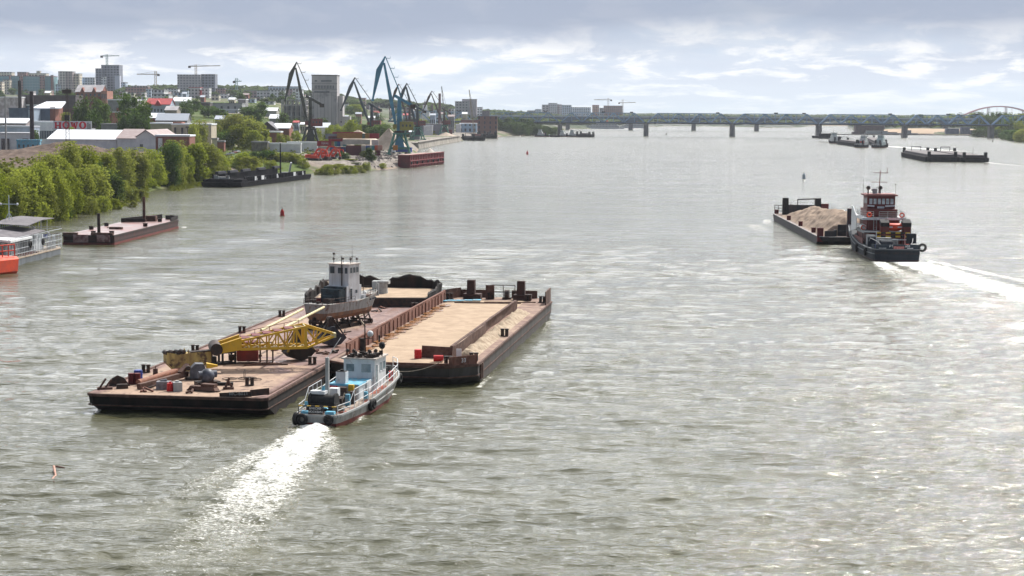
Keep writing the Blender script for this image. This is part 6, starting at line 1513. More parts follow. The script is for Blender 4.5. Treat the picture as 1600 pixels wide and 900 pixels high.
def containers():
    Y = 960.; R_, O_, G_, Wt, B_, Tq, Ma = (.32, .03, .04), (.38, .20, .06), (.22, .23, .25), (.50, .47, .42), (.035, .09, .27), (.08, .25, .27), (.13, .025, .035)
    L = [(509, 533, 209, G_, 'grey container at the top left of the stack'), (526, 562, 205.5+0, R_, None),
         (514, 535, 213, R_, 'red container on the top left of the stack, above blue and white ends'),
         (527, 566, 208, O_, 'long orange-tan container on the top row of the stack'), (566, 571, 208.5, (.12, .17, .15), 'dark green container end on the top row, beside the orange one'), (571, 577, 208.5, O_, 'narrow orange container end on the top row'), (578, 592, 208.5, R_, 'pair-width red container at the right end of the top row'),
         (496, 518, 220.3, R_, 'red container with white lettering at the left of the stack'), (519, 521, 221, O_, 'thin tan container end right of the lettered red one'),
         (523, 527, 221, Tq, 'teal container end in the middle row'), (527.5, 532, 221, B_, 'blue container end in the middle row between teal and white'), (532.5, 536, 221, Wt, 'white container end in the middle row right of the blue one'), (536.5, 541, 221, Tq, 'green-teal container end left of the long white container'),
         (536, 564, 217.8, Wt, 'long off-white container under the long orange one'), (564.5, 570, 218, Wt, 'short off-white container right of the long one'), (570.5, 578, 218.3, (.42, .42, .38), 'pale grey-green container end under the narrow orange end'), (581, 591, 218.5, (.55, .48, .48), 'pinkish white container at the right under the red one'),
         (497, 516, 229, Wt, 'off-white container below the lettered red one'), (517, 521.5, 229.5, B_, 'blue container end at the bottom left'), (522, 527, 229.5, (.42, .06, .03), 'orange-red container end in the bottom row'), (527.5, 533, 229.5, (.30, .03, .03), 'deep red container end in the bottom row'), (533.5, 540, 229.5, (.03, .05, .16), 'navy container in the bottom row left of the maroon one'),
         (541, 564.5, 227, Ma, 'long maroon container in the middle of the stack'), (541.2, 564.7, 235, Ma, 'long maroon container at the bottom of the stack'), (565, 571, 227, Wt, 'off-white container end right of the maroon ones'), (572, 578, 227, B_, 'bright blue container end right of centre'), (578.5, 580.5, 227, Wt, 'thin white container end beside the bright blue one'), (581, 585, 227, Tq, 'teal container end near the right end of the stack'), (586, 590, 227, (.55, .08, .03), 'orange container end at the right of the stack'), (590.5, 597, 227, (.42, .22, .17), 'salmon container right of the orange one'),
         (586.5, 594, 235, Ma, 'maroon container at the bottom right of the stack'), (520, 528, 238.5, (.22, .40, .52), 'light blue container on the ground in front of the stack'), (565.5, 579, 235.3, (.30, .31, .33), 'grey container at the bottom right of centre'), (508, 520, 238, (.12, .14, .13), 'dark container half hidden behind the excavators'), (614.5, 621, 240-13, (.45, .20, .04), 'orange container standing under the green crane legs')]
    for i, (a, c, y, col, lab) in enumerate(L):
        if lab is None: continue
        yy = Y+(.0 if i % 2 else .35)+(-6 if 'ground' in lab else 0)
        t = container(a, c, y, yy, col, lab)
        if 'lettering' in lab:
            text_mesh('lettering', 'TEXAS', 1.3, clean_white, t, (.3, -1.4, 1.35), (math.pi/2, 0, 0), .02)
    b = MB(); b.box(0, 0, -6, 33, 3, 6); p = at(550, 207, 970); 
    for i, (px, col, lab) in enumerate(((543, (.33, .05, .06), 'red container roof just showing behind the long orange one'),)):
        t = container(520, 566, 206.2, 964, col, lab)
containers()

def excavator(px, py, rz, s, lab, m=None):
    m = m or mat('excavator_red', (.62, .045, .015), (.5, .04, .02), 1., .5)
    p = g3(px, py, 4.6); p.z = tz(p.x, p.y); t = thing('excavator', lab, 'excavator', p, rz, 'orange-red excavators parked by the crane')
    for y in (-1.1, 1.1):
        b = MB(); b.loft([[(-1.9*s, y*s-.3*s, .45*s), (-1.5*s, y*s-.3*s, .9*s), (1.5*s, y*s-.3*s, .9*s), (1.9*s, y*s-.3*s, .45*s), (1.5*s, y*s-.3*s, 0), (-1.5*s, y*s-.3*s, 0)], [(-1.9*s, y*s+.3*s, .45*s), (-1.5*s, y*s+.3*s, .9*s), (1.5*s, y*s+.3*s, .9*s), (1.9*s, y*s+.3*s, .45*s), (1.5*s, y*s+.3*s, 0), (-1.5*s, y*s+.3*s, 0)]], True, True); b.build('track', black, t)
    b = MB(); b.box(-.6*s, 0, 1.*s, 3.4*s, 2.5*s, 1.2*s, 0, .95, .95); b.build('body', m, t)
    b = MB(); b.box(.6*s, .75*s, 1.1*s, 1.3*s, .95*s, 1.8*s, 0, .85, .9); b.build('cab', glass_l, t)
    b = MB(); b.beam((.8*s, -.3*s, 1.5*s), (2.6*s, -.3*s, 4.4*s), .5*s, .7*s); b.beam((2.6*s, -.3*s, 4.4*s), (4.8*s, -.3*s, 4.2*s), .45*s, .6*s); b.build('boom', m, t)
    b = MB(); b.beam((4.8*s, -.3*s, 4.3*s), (5.7*s, -.3*s, 1.7*s), .4*s, .5*s); b.build('arm', m, t)
    b = MB(); b.yprism([(5.2*s, 1.7*s), (5.9*s, 1.6*s), (6.0*s, .6*s), (5.2*s, .3*s), (4.8*s, .9*s)], -.8*s, .3*s); b.build('bucket', dark_steel, t)
for a in ((486, 250, .2, 1.25, 'orange-red excavator at the left end of the parked row below the dark crane'), (495, 250.5, -.5, 1.2, 'orange-red excavator second in the parked row, its boom pointing right'), (503, 247, .1, 1.3, 'orange-red excavator with the highest boom, in the middle of the parked row'), (511, 250, -.2, 1.2, 'orange-red excavator fourth in the parked row'), (519, 248, -.1, 1.1, 'orange-red excavator nearest the light blue container')): excavator(*a)
excavator(18, 228.5, .1, 1.0, 'small yellow digger by the light blue trailer on the dug earth', yellow)

def quay_pontoon():
    a = g3(640, 262.5, 0); c = g3(693, 256, 0); d = c-a; L = d.length; rz = math.atan2(d.y, d.x)
    t = thing('quay_pontoon', 'dark red ribbed steel quay box with tyre fenders below the blue crane', 'quay', (a.x, a.y, 0), rz)
    m = mat('quay_red', (.17, .025, .028), (.11, .022, .025), .4, .8)
    b = MB(); b.box(L/2, 3, -1, L, 6, 7.2); b.build('box', m, t)
    b = MB()
    for z in (1.2, 3.3, 6.2): b.box(L/2, -.25, z, L+.4, .5, .35)
    for i in range(22): b.box(.4+i*(L-.8)/21, -.16, .2, .25, .3, 6.1)
    b.build('ribs', mat('quay_rib', (.24, .04, .045)), t)
    for i in range(7):
        b = MB(); b.torus((2.5+i*(L-5)/6, -.5, 2.4), .62, .25, 'y', 12, 6); b.build('tyre_fender', black, t)
    b = MB(); b.box(L/2, 3, 6.2, L+.2, 6.2, .3); b.build('top_deck', mat('quay_top', (.38, .22, .18), (.28, .2, .17), .3), t)
    o = thing('gravel_pile', 'low pile of grey-brown gravel on the red quay box', 'gravel', a+d*.72+Vector((-2.5, 3, 6.3)), 0)
    b = MB(); n = 14
    b.loft([[(r*math.cos(2*math.pi*i/n)*3*(1+.1*math.sin(i*2.)), r*math.sin(2*math.pi*i/n)*9, (1-r)*2.6) for i in range(n)] for r in (1., .75, .5, .25, .03)], True, True, True); b.build('pile', mat('gravel', (.30, .26, .22), (.2, .17, .14), 1.), o)
quay_pontoon()
def stone_quay():
    pts = [(655, 232.6), (672, 229.2), (690, 225.6), (705, 223.2), (719, 220.8)]
    P = [g3(*p) for p in pts]
    t = thing('stone_quay_wall', 'long pale stained stone quay wall curving behind the red quay box', 'quay wall', P[0])
    b = MB(); h = [4.8]*5
    b.loft([[tuple(p-P[0]+Vector((0, 0, -1))), tuple(p-P[0]+Vector((-.8, 2., 4.6))), tuple(p-P[0]+Vector((-60, 20, 4.6))), tuple(p-P[0]+Vector((-60, 20, -1)))] for p in P], True, True)
    b.build('wall', mat('quay_stone', (.42, .38, .32), (.16, .14, .12), .35, .9, 0, .4, .6, streak=True), t)
    b = MB()
    for a, c in zip(P[:-1], P[1:]): b.beam(a-P[0]+Vector((-.6, 2., 4.8)), c-P[0]+Vector((-.6, 2., 4.8)), 1.2, .5)
    b.build('coping', mat('coping', (.2, .17, .15)), t)
stone_quay()
simple_barge(g(738, 220), g(719, 219), 14, 3, 'black barge moored at the far end of the stone quay', fb)
simple_barge(g(764, 216.5), g(742, 216), 14, 3.4, 'dark barge moored in front of the brown port building', fb)
# broken jetty and piles in front of the excavators
def old_jetty():
    a = g3(503, 257, 0); c = g3(560, 262, 0); t = thing('old_jetty', 'rickety dark timber and pipe jetty on leaning piles below the containers', 'jetty', a)
    d = c-a; b = MB(); b.beam((0, 0, 3.6), tuple(d+Vector((0, 0, 2.2))), .5, .5); b.beam((2, 1, 3.9), tuple(d*.5+Vector((0, 0, 3.)) ), .8, .3); b.build('beam', mat('old_timber', (.12, .10, .09), (.3, .28, .26), .5), t)
    for k in (.35, .55, .72, .85, .97):
        p = d*k; b = MB(); b.tube((p.x, p.y, -1), (p.x+.3, p.y, 3.8), .28, .22, 7); b.build('pile', mat('pile_dark', (.07, .05, .045)), t)
old_jetty()

# ================================================================ BUILDINGS
def block(px0, px1, ytop, Y, D, m, lab, cat='building', name='building', base=None, roof=None, rz=0., roofh=.8, parapet=True, extra=None):
    """box building whose front spans the two pixel columns at distance Y and whose top shows at ytop"""
    a = at(px0, ytop, Y); c = at(px1, ytop, Y); w = c.x-a.x; xc = (a.x+c.x)/2
    zb = (tz(xc, Y) if base is None else base)
    zb0 = zb-3; h = a.z-zb
    if h < 2.5: h = 2.5
    t = thing(name, lab, cat, (xc, Y, zb), rz)
    b = MB(); b.box(0, D/2, -3, w, D, h+3); b.build('wall', m, t)
    if parapet:
        r = MB(); r.box(0, D/2, h, w+.5, D+.5, roofh); r.build('roof', roof or mat('roof_grey', (.28, .28, .29), (.2, .2, .2), .2), t)
    if extra: extra(t, w, D, h)
    return t, w, D, h
def gable(px0, px1, ytop, yeave, Y, D, wallm, roofm, lab, cat='building', name='warehouse', along=True, rz=0., win=0, base=None):
    """gabled building; ridge along the picture when along"""
    a = at(px0, yeave, Y); c = at(px1, yeave, Y); w = c.x-a.x; xc = (a.x+c.x)/2; zb = tz(xc, Y) if base is None else base
    he = max(2.2, a.z-zb); hr = max(he+1., at(px0, ytop, Y+D/2 if along else Y).z-zb)
    t = thing(name, lab, cat, (xc, Y, zb), rz); b = MB(); b.box(0, D/2, -3, w, D, he+3)
    if along: b.xprism([(.1, he), (D-.1, he), (D/2, hr-.1)], -w/2+.05, w/2-.05)
    else: b.yprism([(-w/2+.1, he), (w/2-.1, he), (0, hr-.1)], .05, D-.05)
    b.build('wall', wallm, t); e = .6; r = MB()
    if along:
        r.xprism([(-e, he-.25), (D/2, hr), (D/2, hr+.25), (-e, he)], -w/2-e, w/2+e)
        r.xprism([(D+e, he-.25), (D+e, he), (D/2, hr+.25), (D/2, hr)], -w/2-e, w/2+e)
    else:
        r.yprism([(-w/2-e, he-.25), (-w/2-e, he), (0, hr+.25), (0, hr)], -e, D+e); r.yprism([(w/2+e, he-.25), (0, hr), (0, hr+.25), (w/2+e, he)], -e, D+e)
    r.build('roof', roofm, t)
    for i in range(win):
        q = MB(); q.box(-w/2+(i+.5)*w/win, -.05, he*.35, min(1.6, w/win*.5), .12, he*.38); q.build('window', glass, t)
    return t, w, D, he, hr
wh_roof = mat('white_metal_roof', (.84, .85, .87), (.76, .78, .82), .25, .45)
wh_wall = mat('white_wall', (.70, .70, .70), (.58, .58, .6), .3)
br_roof = mat('brown_tin_roof', (.27, .20, .19), (.33, .27, .26), .3)
brick = mat('red_brick', (.28, .105, .075), (.20, .085, .07), .4, .9)
brick_l = mat('orange_and_sunlit_brick', (.40, .19, .14), (.30, .14, .11), .4, .9)
dkwall = mat('dark_long_wall', (.11, .09, .095), (.075, .065, .07), .2, .9)
bluewall = mat('blue_grey_wall', (.13, .17, .24), (.10, .13, .19), .2, .8)
greywall = mat('grey_plaster', (.27, .27, .28), (.2, .2, .2), .25, .9)
beige = mat('beige_wall', (.50, .44, .34), (.40, .35, .27), .25, .9)
olive = mat('olive_wall', (.30, .30, .20), (.24, .24, .16), .25, .9)
conc = mat('stained_concrete', (.50, .47, .47), (.36, .345, .355), .12, .9, 0, .38, .62, streak=True, c3=(.14, .14, .16), sc3=.08, lo3=.55, hi3=.7)
red_roof = mat('red_roof', (.42, .04, .04), (.32, .03, .03), .3, .6)

def district():
    # white-roofed warehouse
    gable(75, 182, 203, 217, 905, 42, wh_wall, wh_roof, 'long warehouse with a bright white metal roof and red edge trim')
    p = at(128, 203, 926); 
    gable(183, 213, 202, 216, 903, 38, wh_wall, br_roof, 'brown-roofed lower hall joined to the white-roofed warehouse')
    t, w, D, he, hr = gable(213, 243, 203.5, 214, 890, 55, wh_wall, br_roof, 'white gabled building facing the river beside the brown-roofed hall', along=False)
    b = MB(); b.box(-2.2, -.06, 3.5, 1.4, .12, 2.); b.build('window', glass, t)
    b = MB(); b.box(-5.2, -.06, 0, 1.6, .12, 3.); b.build('door', dkwall, t)
    block(243, 296, 213, 890, 16, brick, 'low red brick shed with a pale roof right of the white gabled building', roof=wh_roof, parapet=True)
    block(247, 253, 216, 888.8, 1, clean_white, 'small white panel on the front of the low brick shed', 'panel', 'wall_panel', parapet=False)
    block(235, 268, 193.5, 1010, 20, olive, 'olive blank-walled shed behind the low brick shed', roof=wh_roof)
    block(268, 330, 195, 1000, 18, beige, 'cream industrial building with doors behind the low brick shed', roof=wh_roof)
    for i, px in enumerate((272, 283, 296, 312)):
        block(px, px+3, 199+i*.4, 998.5, .6, dkwall, 'dark doorway %s from the left in the cream building' % ORD[i], 'doorway', 'doorway', parapet=False)
    block(270, 284, 190.5, 1003, 10, brick, 'brick box rising from the roof of the cream building', parapet=False, base=12)
    b = MB(); b.tube((0, 0, 0), (0, 0, 13), .9, .8, 10); b.box(0, 0, 12.6, 3, 2, 1.); o = b.build('chimney_stack', dkwall); p = at(295, 210, 985); o.location = (p.x, 985, tz(p.x, 985)); tag(o, 'short dark chimney stack in front of the cream building', 'chimney')
    block(331, 339, 218, 985, 5, mat('cream_hut', (.5, .46, .38)), 'narrow cream hut with one window beside the yellow-green grove'); block(339, 350, 222, 986, 5, brick, 'small pink brick hut left of the yellow-green grove')
    # sign board
    sg = at(83, 189, 985); e = at(143, 188, 985); z0 = at(100, 203, 985).z; w = e.x-sg.x
    t = thing('sign_board', 'long pale roof sign reading HOWO in big red letters', 'sign', ((sg.x+e.x)/2, 985, z0)); hh = sg.z-z0
    b = MB(); b.box(0, 0, 0, w, .5, hh); b.build('board', mat('sign_pale', (.55, .56, .60), (.46, .47, .52), .2), t)
    lm = mat('sign_red', (.50, .02, .04)); lw = w*.195
    def slab(pts, x0, nm):
        b = MB()
        for (xa, za, xb, zb, tw) in pts: 
            if za == zb: b.box(x0+(xa+xb)/2*lw, -.35, (.14+za*.72)*hh-.0, abs(xb-xa)*lw, .2, tw*hh)
            else: b.loft([[(x0+(xa-tw/2)*lw, -.45, (.14+za*.72)*hh), (x0+(xa+tw/2)*lw, -.45, (.14+za*.72)*hh), (x0+(xa+tw/2)*lw, -.25, (.14+za*.72)*hh), (x0+(xa-tw/2)*lw, -.25, (.14+za*.72)*hh)], [(x0+(xb-tw/2)*lw, -.45, (.14+zb*.72)*hh), (x0+(xb+tw/2)*lw, -.45, (.14+zb*.72)*hh), (x0+(xb+tw/2)*lw, -.25, (.14+zb*.72)*hh), (x0+(xb-tw/2)*lw, -.25, (.14+zb*.72)*hh)]], True, True)
        b.build('letter', lm, t)
    Hs = [(.22, 0, .22, 1, .26), (.78, 0, .78, 1, .26), (.02, 0, .42, 0, .09), (.58, 0, .98, 0, .09), (.02, .9, .42, .9, .09), (.58, .9, .98, .9, .09), (.3, .42, .7, .42, .12)]
    Ws = [(.16, 1, .32, 0, .22), (.5, .95, .36, 0, .16), (.5, .95, .66, 0, .2), (.9, 1, .7, 0, .14), (.0, .9, .34, .9, .09), (.66, .9, 1.04, .9, .09)]
    slab(Hs, -w*.47, 'H'); slab(Ws, -w*.47+2.17*lw, 'W')
    for x0 in (-w*.47+1.08*lw, -w*.47+3.3*lw):
        b = MB(); n = 20; ring = []
        for i in range(n+1):
            q = 2*math.pi*i/n; c_, s_ = math.cos(q), math.sin(q); cx, cz = x0+.5*lw, (.14+.36+.04)*hh; ro = (.5*lw, .42*hh); ri = (.2*lw, .3*hh)
            ring.append([(cx+ro[0]*c_, -.45, cz+ro[1]*s_), (cx+ri[0]*c_, -.45, cz+ri[1]*s_), (cx+ri[0]*c_, -.25, cz+ri[1]*s_), (cx+ro[0]*c_, -.25, cz+ro[1]*s_)])
        b.loft(ring, True, False); b.build('letter', lm, t)
    b = MB(); b.box(w*.41, -.3, hh*.1, w*.02, .3, hh*.75); b.box(w*.46, -.3, hh*.1, w*.02, .3, hh*.6); b.build('bracket', dark_steel, t)
    block(83, 143, 202.5, 986, 8, greywall, 'grey building carrying the HOWO sign', base=9)
    # left edge yard
    gable(-6, 40, 185, 192, 1010, 20, mat('pinkish_wall', (.42, .36, .36), (.3, .26, .26), .3), wh_roof, 'low building with white roof at the left edge beside the dark chimney', win=6)
    block(-6, 47, 209.5, 925, 16, wh_wall, 'long white garage with dark shutters at the left edge', roof=mat('pale_roof', (.55, .55, .56)))
    for i, px in enumerate((2, 9, 35)): block(px, px+(9 if px == 35 else 5), 216.5, 923.8, .6, dkwall, 'dark shutter %s from the left in the white garage' % ORD[i], 'shutter', 'shutter', parapet=False)
    block(-6, 48, 199, 965, 18, mat('pale_blue_wall', (.38, .44, .55), (.3, .35, .44), .3), 'pale blue shed with flat roof behind the white garage', roof=mat('roof_bluegrey', (.40, .43, .48)))
    block(49, 84, 191.5, 1005, 14, wh_wall, 'white low building with a row of small windows left of the HOWO sign', roof=wh_roof, extra=lambda t, w, D, h: [MB().box(-w/2+(i+.5)*w/9, -.05, h*.4, 1.2, .12, h*.3).build('window', glass, t) for i in range(9)])
    block(14, 44, 170.5, 1130, 25, bluewall, 'dark blue-grey windowless shed left of the tall dark chimney', roof=bluewall); block(44, 49, 171.5, 1128, 24, mat('pale_bluegrey', (.30, .37, .46)), 'pale end bay of the dark blue-grey shed', roof=bluewall)
    t, w, D, h = block(51, 78, 170, 1150, 20, bluewall, 'blue-walled workshop with white lean roof right of the tall dark chimney', parapet=False)
    b = MB(); b.loft([[(-w/2-1, -.5, h), (w/2+7, -.5, h+.1), (w/2+7, -.5, h+.5), (-w/2-1, -.5, h+.4)], [(-w/2+5, 14, h+4.2), (w/2+7, 14, h+4.4), (w/2+7, 14, h+4.8), (-w/2+5, 14, h+4.6)]], True, True); b.build('roof', wh_roof, t)
    block(78, 86, 167.5, 1150, 20, brick, 'dark brick end of the blue-walled workshop', parapet=False)
    block(86, 131, 171, 1200, 16, mat('maroon_wall', (.13, .07, .07), (.09, .05, .055), .3), 'long maroon wall building behind the HOWO sign', roof=mat('roof_brown', (.16, .10, .10)))
    block(28, 118, 150, 1420, 25, dkwall, 'very long dark flat-roofed factory below the skyline', roof=mat('roof_dark', (.10, .09, .09)))
    block(-6, 29, 152.5, 1400, 30, mat('mottled_pale', (.36, .33, .33), (.55, .53, .54), .25, .9, 0, .45, .55), 'pale mottled workshop at the left edge below the glass offices', roof=wh_roof)
    block(42, 60, 165, 1250, 14, bluewall, 'small blue shed roof between the two dark chimneys', roof=wh_roof)
    # chimneys and masts
    def stack(px, yt, Y, r, m, lab, name='chimney'):
        p = at(px, yt, Y); z0 = tz(p.x, Y); b = MB(); b.tube((0, 0, -1), (0, 0, p.z-z0), r, r*.85, 12); o = b.build(name, m); o.location = (p.x, Y, z0); tag(o, lab, name.replace('_', ' '))
    stack(49, 143, 900, 1.15, mat('sooty_chimney', (.045, .035, .04)), 'tall thin dark chimney rising over the left yards')
    stack(30.5, 126, 1300, 1.4, mat('sooty_chimney', (.045, .035, .04)), 'shorter dark chimney standing before the glass offices')
    stack(8, 150, 860, .45, grey_paint, 'tall pale lamp mast at the left edge', 'mast')
    p = at(106, 228, 880); z0 = tz(p.x, 880); zt = at(106, 138, 880).z-z0
    t = thing('floodlight_mast', 'slender lattice floodlight mast standing in front of the HOWO sign', 'lamp mast', (p.x, 880, z0)); b = MB()
    for sx, sy in ((-1, -1), (1, -1), (1, 1), (-1, 1)): b.beam((sx*1., sy*1., 0), (sx*.35, sy*.35, zt), .16)
    n = 18
    for k in range(n):
        u, v = k/n, (k+1)/n; w0, w1 = 1-.65*u, 1-.65*v; b.beam((-w0, -w0, zt*u), (w1, -w1, zt*v), .1); b.beam((w0, -w0, zt*u), (-w1, -w1, zt*v), .1)
    b.build('lattice', dark_steel, t); b = MB(); b.box(0, 0, zt-2.5, 4.6, 1.2, .2); b.box(0, -.3, zt-2.2, 4.4, .5, 1.6); b.build('lamp_rack', dark_steel, t)
    b = MB(); b.box(0, 0, zt*.5, 2.2, 2.2, 2.4); b.build('cabinet', black, t)
    # brick house with dormers
    t, w, D, he, hr = gable(118, 158, 133, 143.5, 1600, 26, brick, mat('grey_slate', (.30, .28, .29), (.42, .40, .40), .15), 'large brick house with hipped pale roof and dormers on the hill', name='brick_house', win=0)
    for i in (-1, 1):
        b = MB(); b.yprism([(i*5-2, he-.5), (i*5+2, he-.5), (i*5, he+4)], -1.2, 6); b.build('dormer', brick, t)
    for i in range(6):
        for z in (.45, .75): b = MB(); b.box(-w/2+(i+.5)*w/6, -.08, he*z, 1.4, .12, 2.2); b.build('window', glass, t)
    block(158, 167, 142, 1590, 24, brick_l, 'brick wing coloured as if sunlit at the right end of the hipped brick house', parapet=False, extra=lambda t, w, D, h: [MB().box(-w/2+(i+.5)*w/3, -.05, h*.6, .9, .12, 4).build('window', glass, t) for i in range(3)])  # lighter brick puts sunlight into the colour of this wing
    # red brick workshop between the two dark trees
    block(160, 175, 176, 1150, 22, brick, 'dark brick end of the workshop between the two dark trees', parapet=True, roof=mat('pale_roof', (.55, .55, .56)))
    block(175, 204, 176, 1148, 20, brick_l, 'orange brick workshop with tall windows between the two dark trees', parapet=True, roof=mat('pale_roof', (.55, .55, .56)), extra=lambda t, w, D, h: [MB().box(-w/2+(i+.5)*w/6, -.05, h*.45, .9, .12, 3.6).build('window', glass, t) for i in range(6)])
    block(158, 206, 195, 1060, 14, greywall, 'grey lean-to building in front of the brick workshop')
    block(168, 205, 156.5, 1420, 40, greywall, 'grey flat-roofed factory with white roof lights behind the brick workshop', roof=wh_roof)
    block(182, 190, 168.5, 1240, 8, brick, 'small brick hut roof between the dark trees')
    # red-roofed town house
    t, w, D, he, hr = gable(229, 265, 154, 163, 1450, 22, mat('bluewhite_wall', (.42, .46, .56), (.35, .38, .47), .3), red_roof, 'pale blue town house with a bright red mansard roof', name='town_house', win=0)
    for i in range(7):
        for z in (.15, .5): b = MB(); b.box(-w/2+(i+.5)*w/7, -.06, he*z, 1.5, .12, he*.2); b.build('window', glass, t)
    b = MB(); b.yprism([(-3, he-1), (3, he-1), (0, he+3.4)], -1., 5); b.build('dormer', red_roof, t)
    gable(228, 252, 177, 184, 1250, 18, brick, wh_roof, 'low shed with pale roofs right of the second dark tree'); gable(244, 292, 177.5, 188, 1240, 16, greywall, mat('roof_bluegrey', (.40, .43, .48)), 'long blue-grey roofed shed left of the cream building'); gable(258, 276, 166, 172, 1350, 16, mat('tan_wall', (.30, .25, .22)), mat('grey_slate', (.3, .28, .29)), 'tan house behind the long sheds')
    block(237, 256, 141, 1900, 24, facade('white_rows', (.62, .62, .64), fl=3.6, sp=4.), 'white stepped office building on the hill'); block(240, 264, 148, 1880, 20, facade('white_rows', (.62, .62, .64)), 'lower white wing in front of the stepped office building')
    gable(270, 296, 152, 158, 1800, 20, wh_wall, wh_roof, 'small white house with pale roof on the hill below the twin towers'); 
    block(326, 378, 162, 1650, 22, facade('grey_rows', (.36, .36, .38), fl=4.2, sp=6., u0=.3, u1=.6), 'long grey two-storey building with small square windows', roof=greywall)
    block(343, 372, 171.5, 1560, 14, mat('silver_wall', (.48, .52, .58), (.4, .43, .48), .3), 'pale silver hall in front of the long grey building', roof=mat('silver_roof', (.6, .64, .68)))
    block(310, 328, 161, 1620, 14, dkwall, 'dark low building left of the long grey one'); block(372, 384, 156, 1700, 16, greywall, 'small grey block right of the long grey building', roof=wh_roof)
    gable(414, 432, 168.5, 173, 1500, 18, mat('cream_wall2', (.42, .40, .37)), wh_roof, 'white-roofed house right of the round dark tree'); gable(421, 443, 179, 185, 1380, 16, greywall, wh_roof, 'low shed with bright white roof below the concrete skeleton'); gable(336, 348, 181, 186, 1300, 14, greywall, mat('roof_bluegrey', (.40, .43, .48)), 'narrow slate roof house left of the yellow-green grove')
    gable(404, 431, 190.5, 202, 1120, 22, dkwall, mat('black_roof', (.09, .085, .10)), 'dark gabled hangar right of the yellow-green grove', along=False)
    gable(428, 452, 193, 200, 1130, 18, brick, wh_roof, 'brick shed with striped white roof behind the dark hangar')
    block(405, 438, 207, 1080, 12, brick, 'low red brick garage before the dark hangar', roof=wh_roof)
    block(393, 418, 223, 1000, 6, mat('wagon_brown', (.20, .19, .14), (.12, .1, .09), .6), 'small brown wooden shed by the road', roof=greywall)
    block(418, 470, 225.5, 1005, 3.2, wh_wall, 'long white flat trailer body parked left of the dark crane', 'trailer', 'trailer', roof=wh_roof); block(449, 496, 223.5, 1040, 3.2, wh_wall, 'second long white trailer behind the dark crane legs', 'trailer', 'trailer', roof=wh_roof)
    # concrete skeleton
    a = at(440, 156, 1450); c = at(477, 156, 1450); z0 = tz(a.x, 1450); w = c.x-a.x; hh = a.z-z0
    t = thing('concrete_frame', 'unfinished open concrete frame building left of the dark crane', 'unfinished building', ((a.x+c.x)/2, 1450, z0)); b = MB()
    for i in range(6):
        for j in range(3): b.box(-w/2+i*w/5, j*8, -1, .7, .7, hh+1)
    b.build('columns', conc, t); b = MB()
    for k in range(1, 5): b.box(0, 8, hh*k/4-.4, w+1, 17, .5)
    b.build('floor_slab', conc, t); b = MB(); b.box(0, 16.3, 0, w, .4, hh*.8); b.build('wall', mat('frame_fill', (.24, .25, .28)), t)
    # grain elevator
    Y = 1500; a = at(487, 118, Y); c = at(526.5, 118, Y); xc = (a.x+c.x)/2; z0 = tz(xc, Y); w = c.x-a.x; hh = a.z-z0; D = 22
    t = thing('grain_elevator', 'huge windowless grey concrete grain elevator behind the port cranes', 'grain elevator', (xc, Y, z0))
    b = MB(); b.box(0, D/2, -3, w, D, hh+3); b.box(w/2+2., D/2+3, -3, 4., D-6, hh*.72); b.box(w/2+7, D/2, -3, 6, 10, hh*.36); b.build('wall', conc, t)
    b = MB()
    for i in range(7): b.box(-w/2+(i+.5)*w/7, -.08, 0, .25, .2, hh*.70)
    for z in (.70, .76, .86): b.box(0, -.12, hh*z, w+.3, .3, .35)
    b.build('joint', mat('joint_dark', (.16, .16, .17)), t)
    for i in range(13): b = MB(); b.box(-w*.36+i*w*.06, -.06, hh*.775, w*.035, .14, hh*.055); b.build('window', glass, t)
    for u, ww in ((-.33, .1), (.08, .42)): b = MB(); b.box(u*w, -.06, hh*.895, ww*w, .14, hh*.025); b.build('slot_window', glass, t)
    b = MB(); b.box(-.1*w, -.06, hh*.71, w*.6, .14, hh*.02); b.build('slot_window', glass, t)
    b = MB(); b.box(0, D/2, hh, w+.6, D+.6, .7); b.build('roof', dkwall, t)
    gable(480, 514, 192, 199, 1380, 16, wh_wall, mat('silver_roof', (.6, .64, .68)), 'silver-roofed conveyor shed at the foot of the grain elevator')
    # sand piles in port
    for px, py, w_, h_, lab in ((560, 207, 20, 9, 'tan sand pile behind the container stack'), (608, 214, 13, 9, 'pale conical sand pile left of the blue crane'), (697, 213, 9, 3.6, 'pale sand pile on the stone quay beside the grey shed')):
        Yp = 1240 if px < 600 else (1130 if px < 650 else 1760); p = at(px, py, Yp); z0 = tz(p.x, Yp); top = at(px, {560: 203, 608: 200.5, 697: 206.5}[px], Yp).z-z0
        o = thing('sand_pile', lab, 'sand pile', (p.x, Yp, z0)); b = MB(); n = 20
        b.loft([[(r*math.cos(2*math.pi*i/n)*w_*(1+.08*math.sin(i*1.7)), r*math.sin(2*math.pi*i/n)*w_*.7, max(.0, (1-r))*top*(1+.05*math.sin(i*3))) for i in range(n)] for r in (1.1, .8, .5, .25, .03)], True, True, True); b.build('pile', mat('tan_sand', (.50, .40, .30), (.40, .31, .23), .3), o)
    # port sheds
    block(651, 690, 194.5, 1840, 20, mat('violet_grey_shed', (.20, .20, .23), (.15, .15, .18), .2), 'low grey port shed with a white hut behind the blue crane', roof=greywall); block(662, 676, 197, 1830, 6, wh_wall, 'small white hut front of the low grey port shed', roof=wh_roof)
    block(718, 745, 193.5, 2050, 24, facade('blue_ware', (.34, .48, .62), fl=6, sp=5, u0=.2, u1=.6), 'light blue port warehouse with patched walls', roof=wh_roof); block(712, 720, 195, 2040, 14, wh_wall, 'white hut left of the light blue warehouse', roof=wh_roof)
    block(720, 752, 187.5, 2120, 14, mat('red_wall', (.22, .10, .09)), 'long dull red wall building above the light blue warehouse'); 
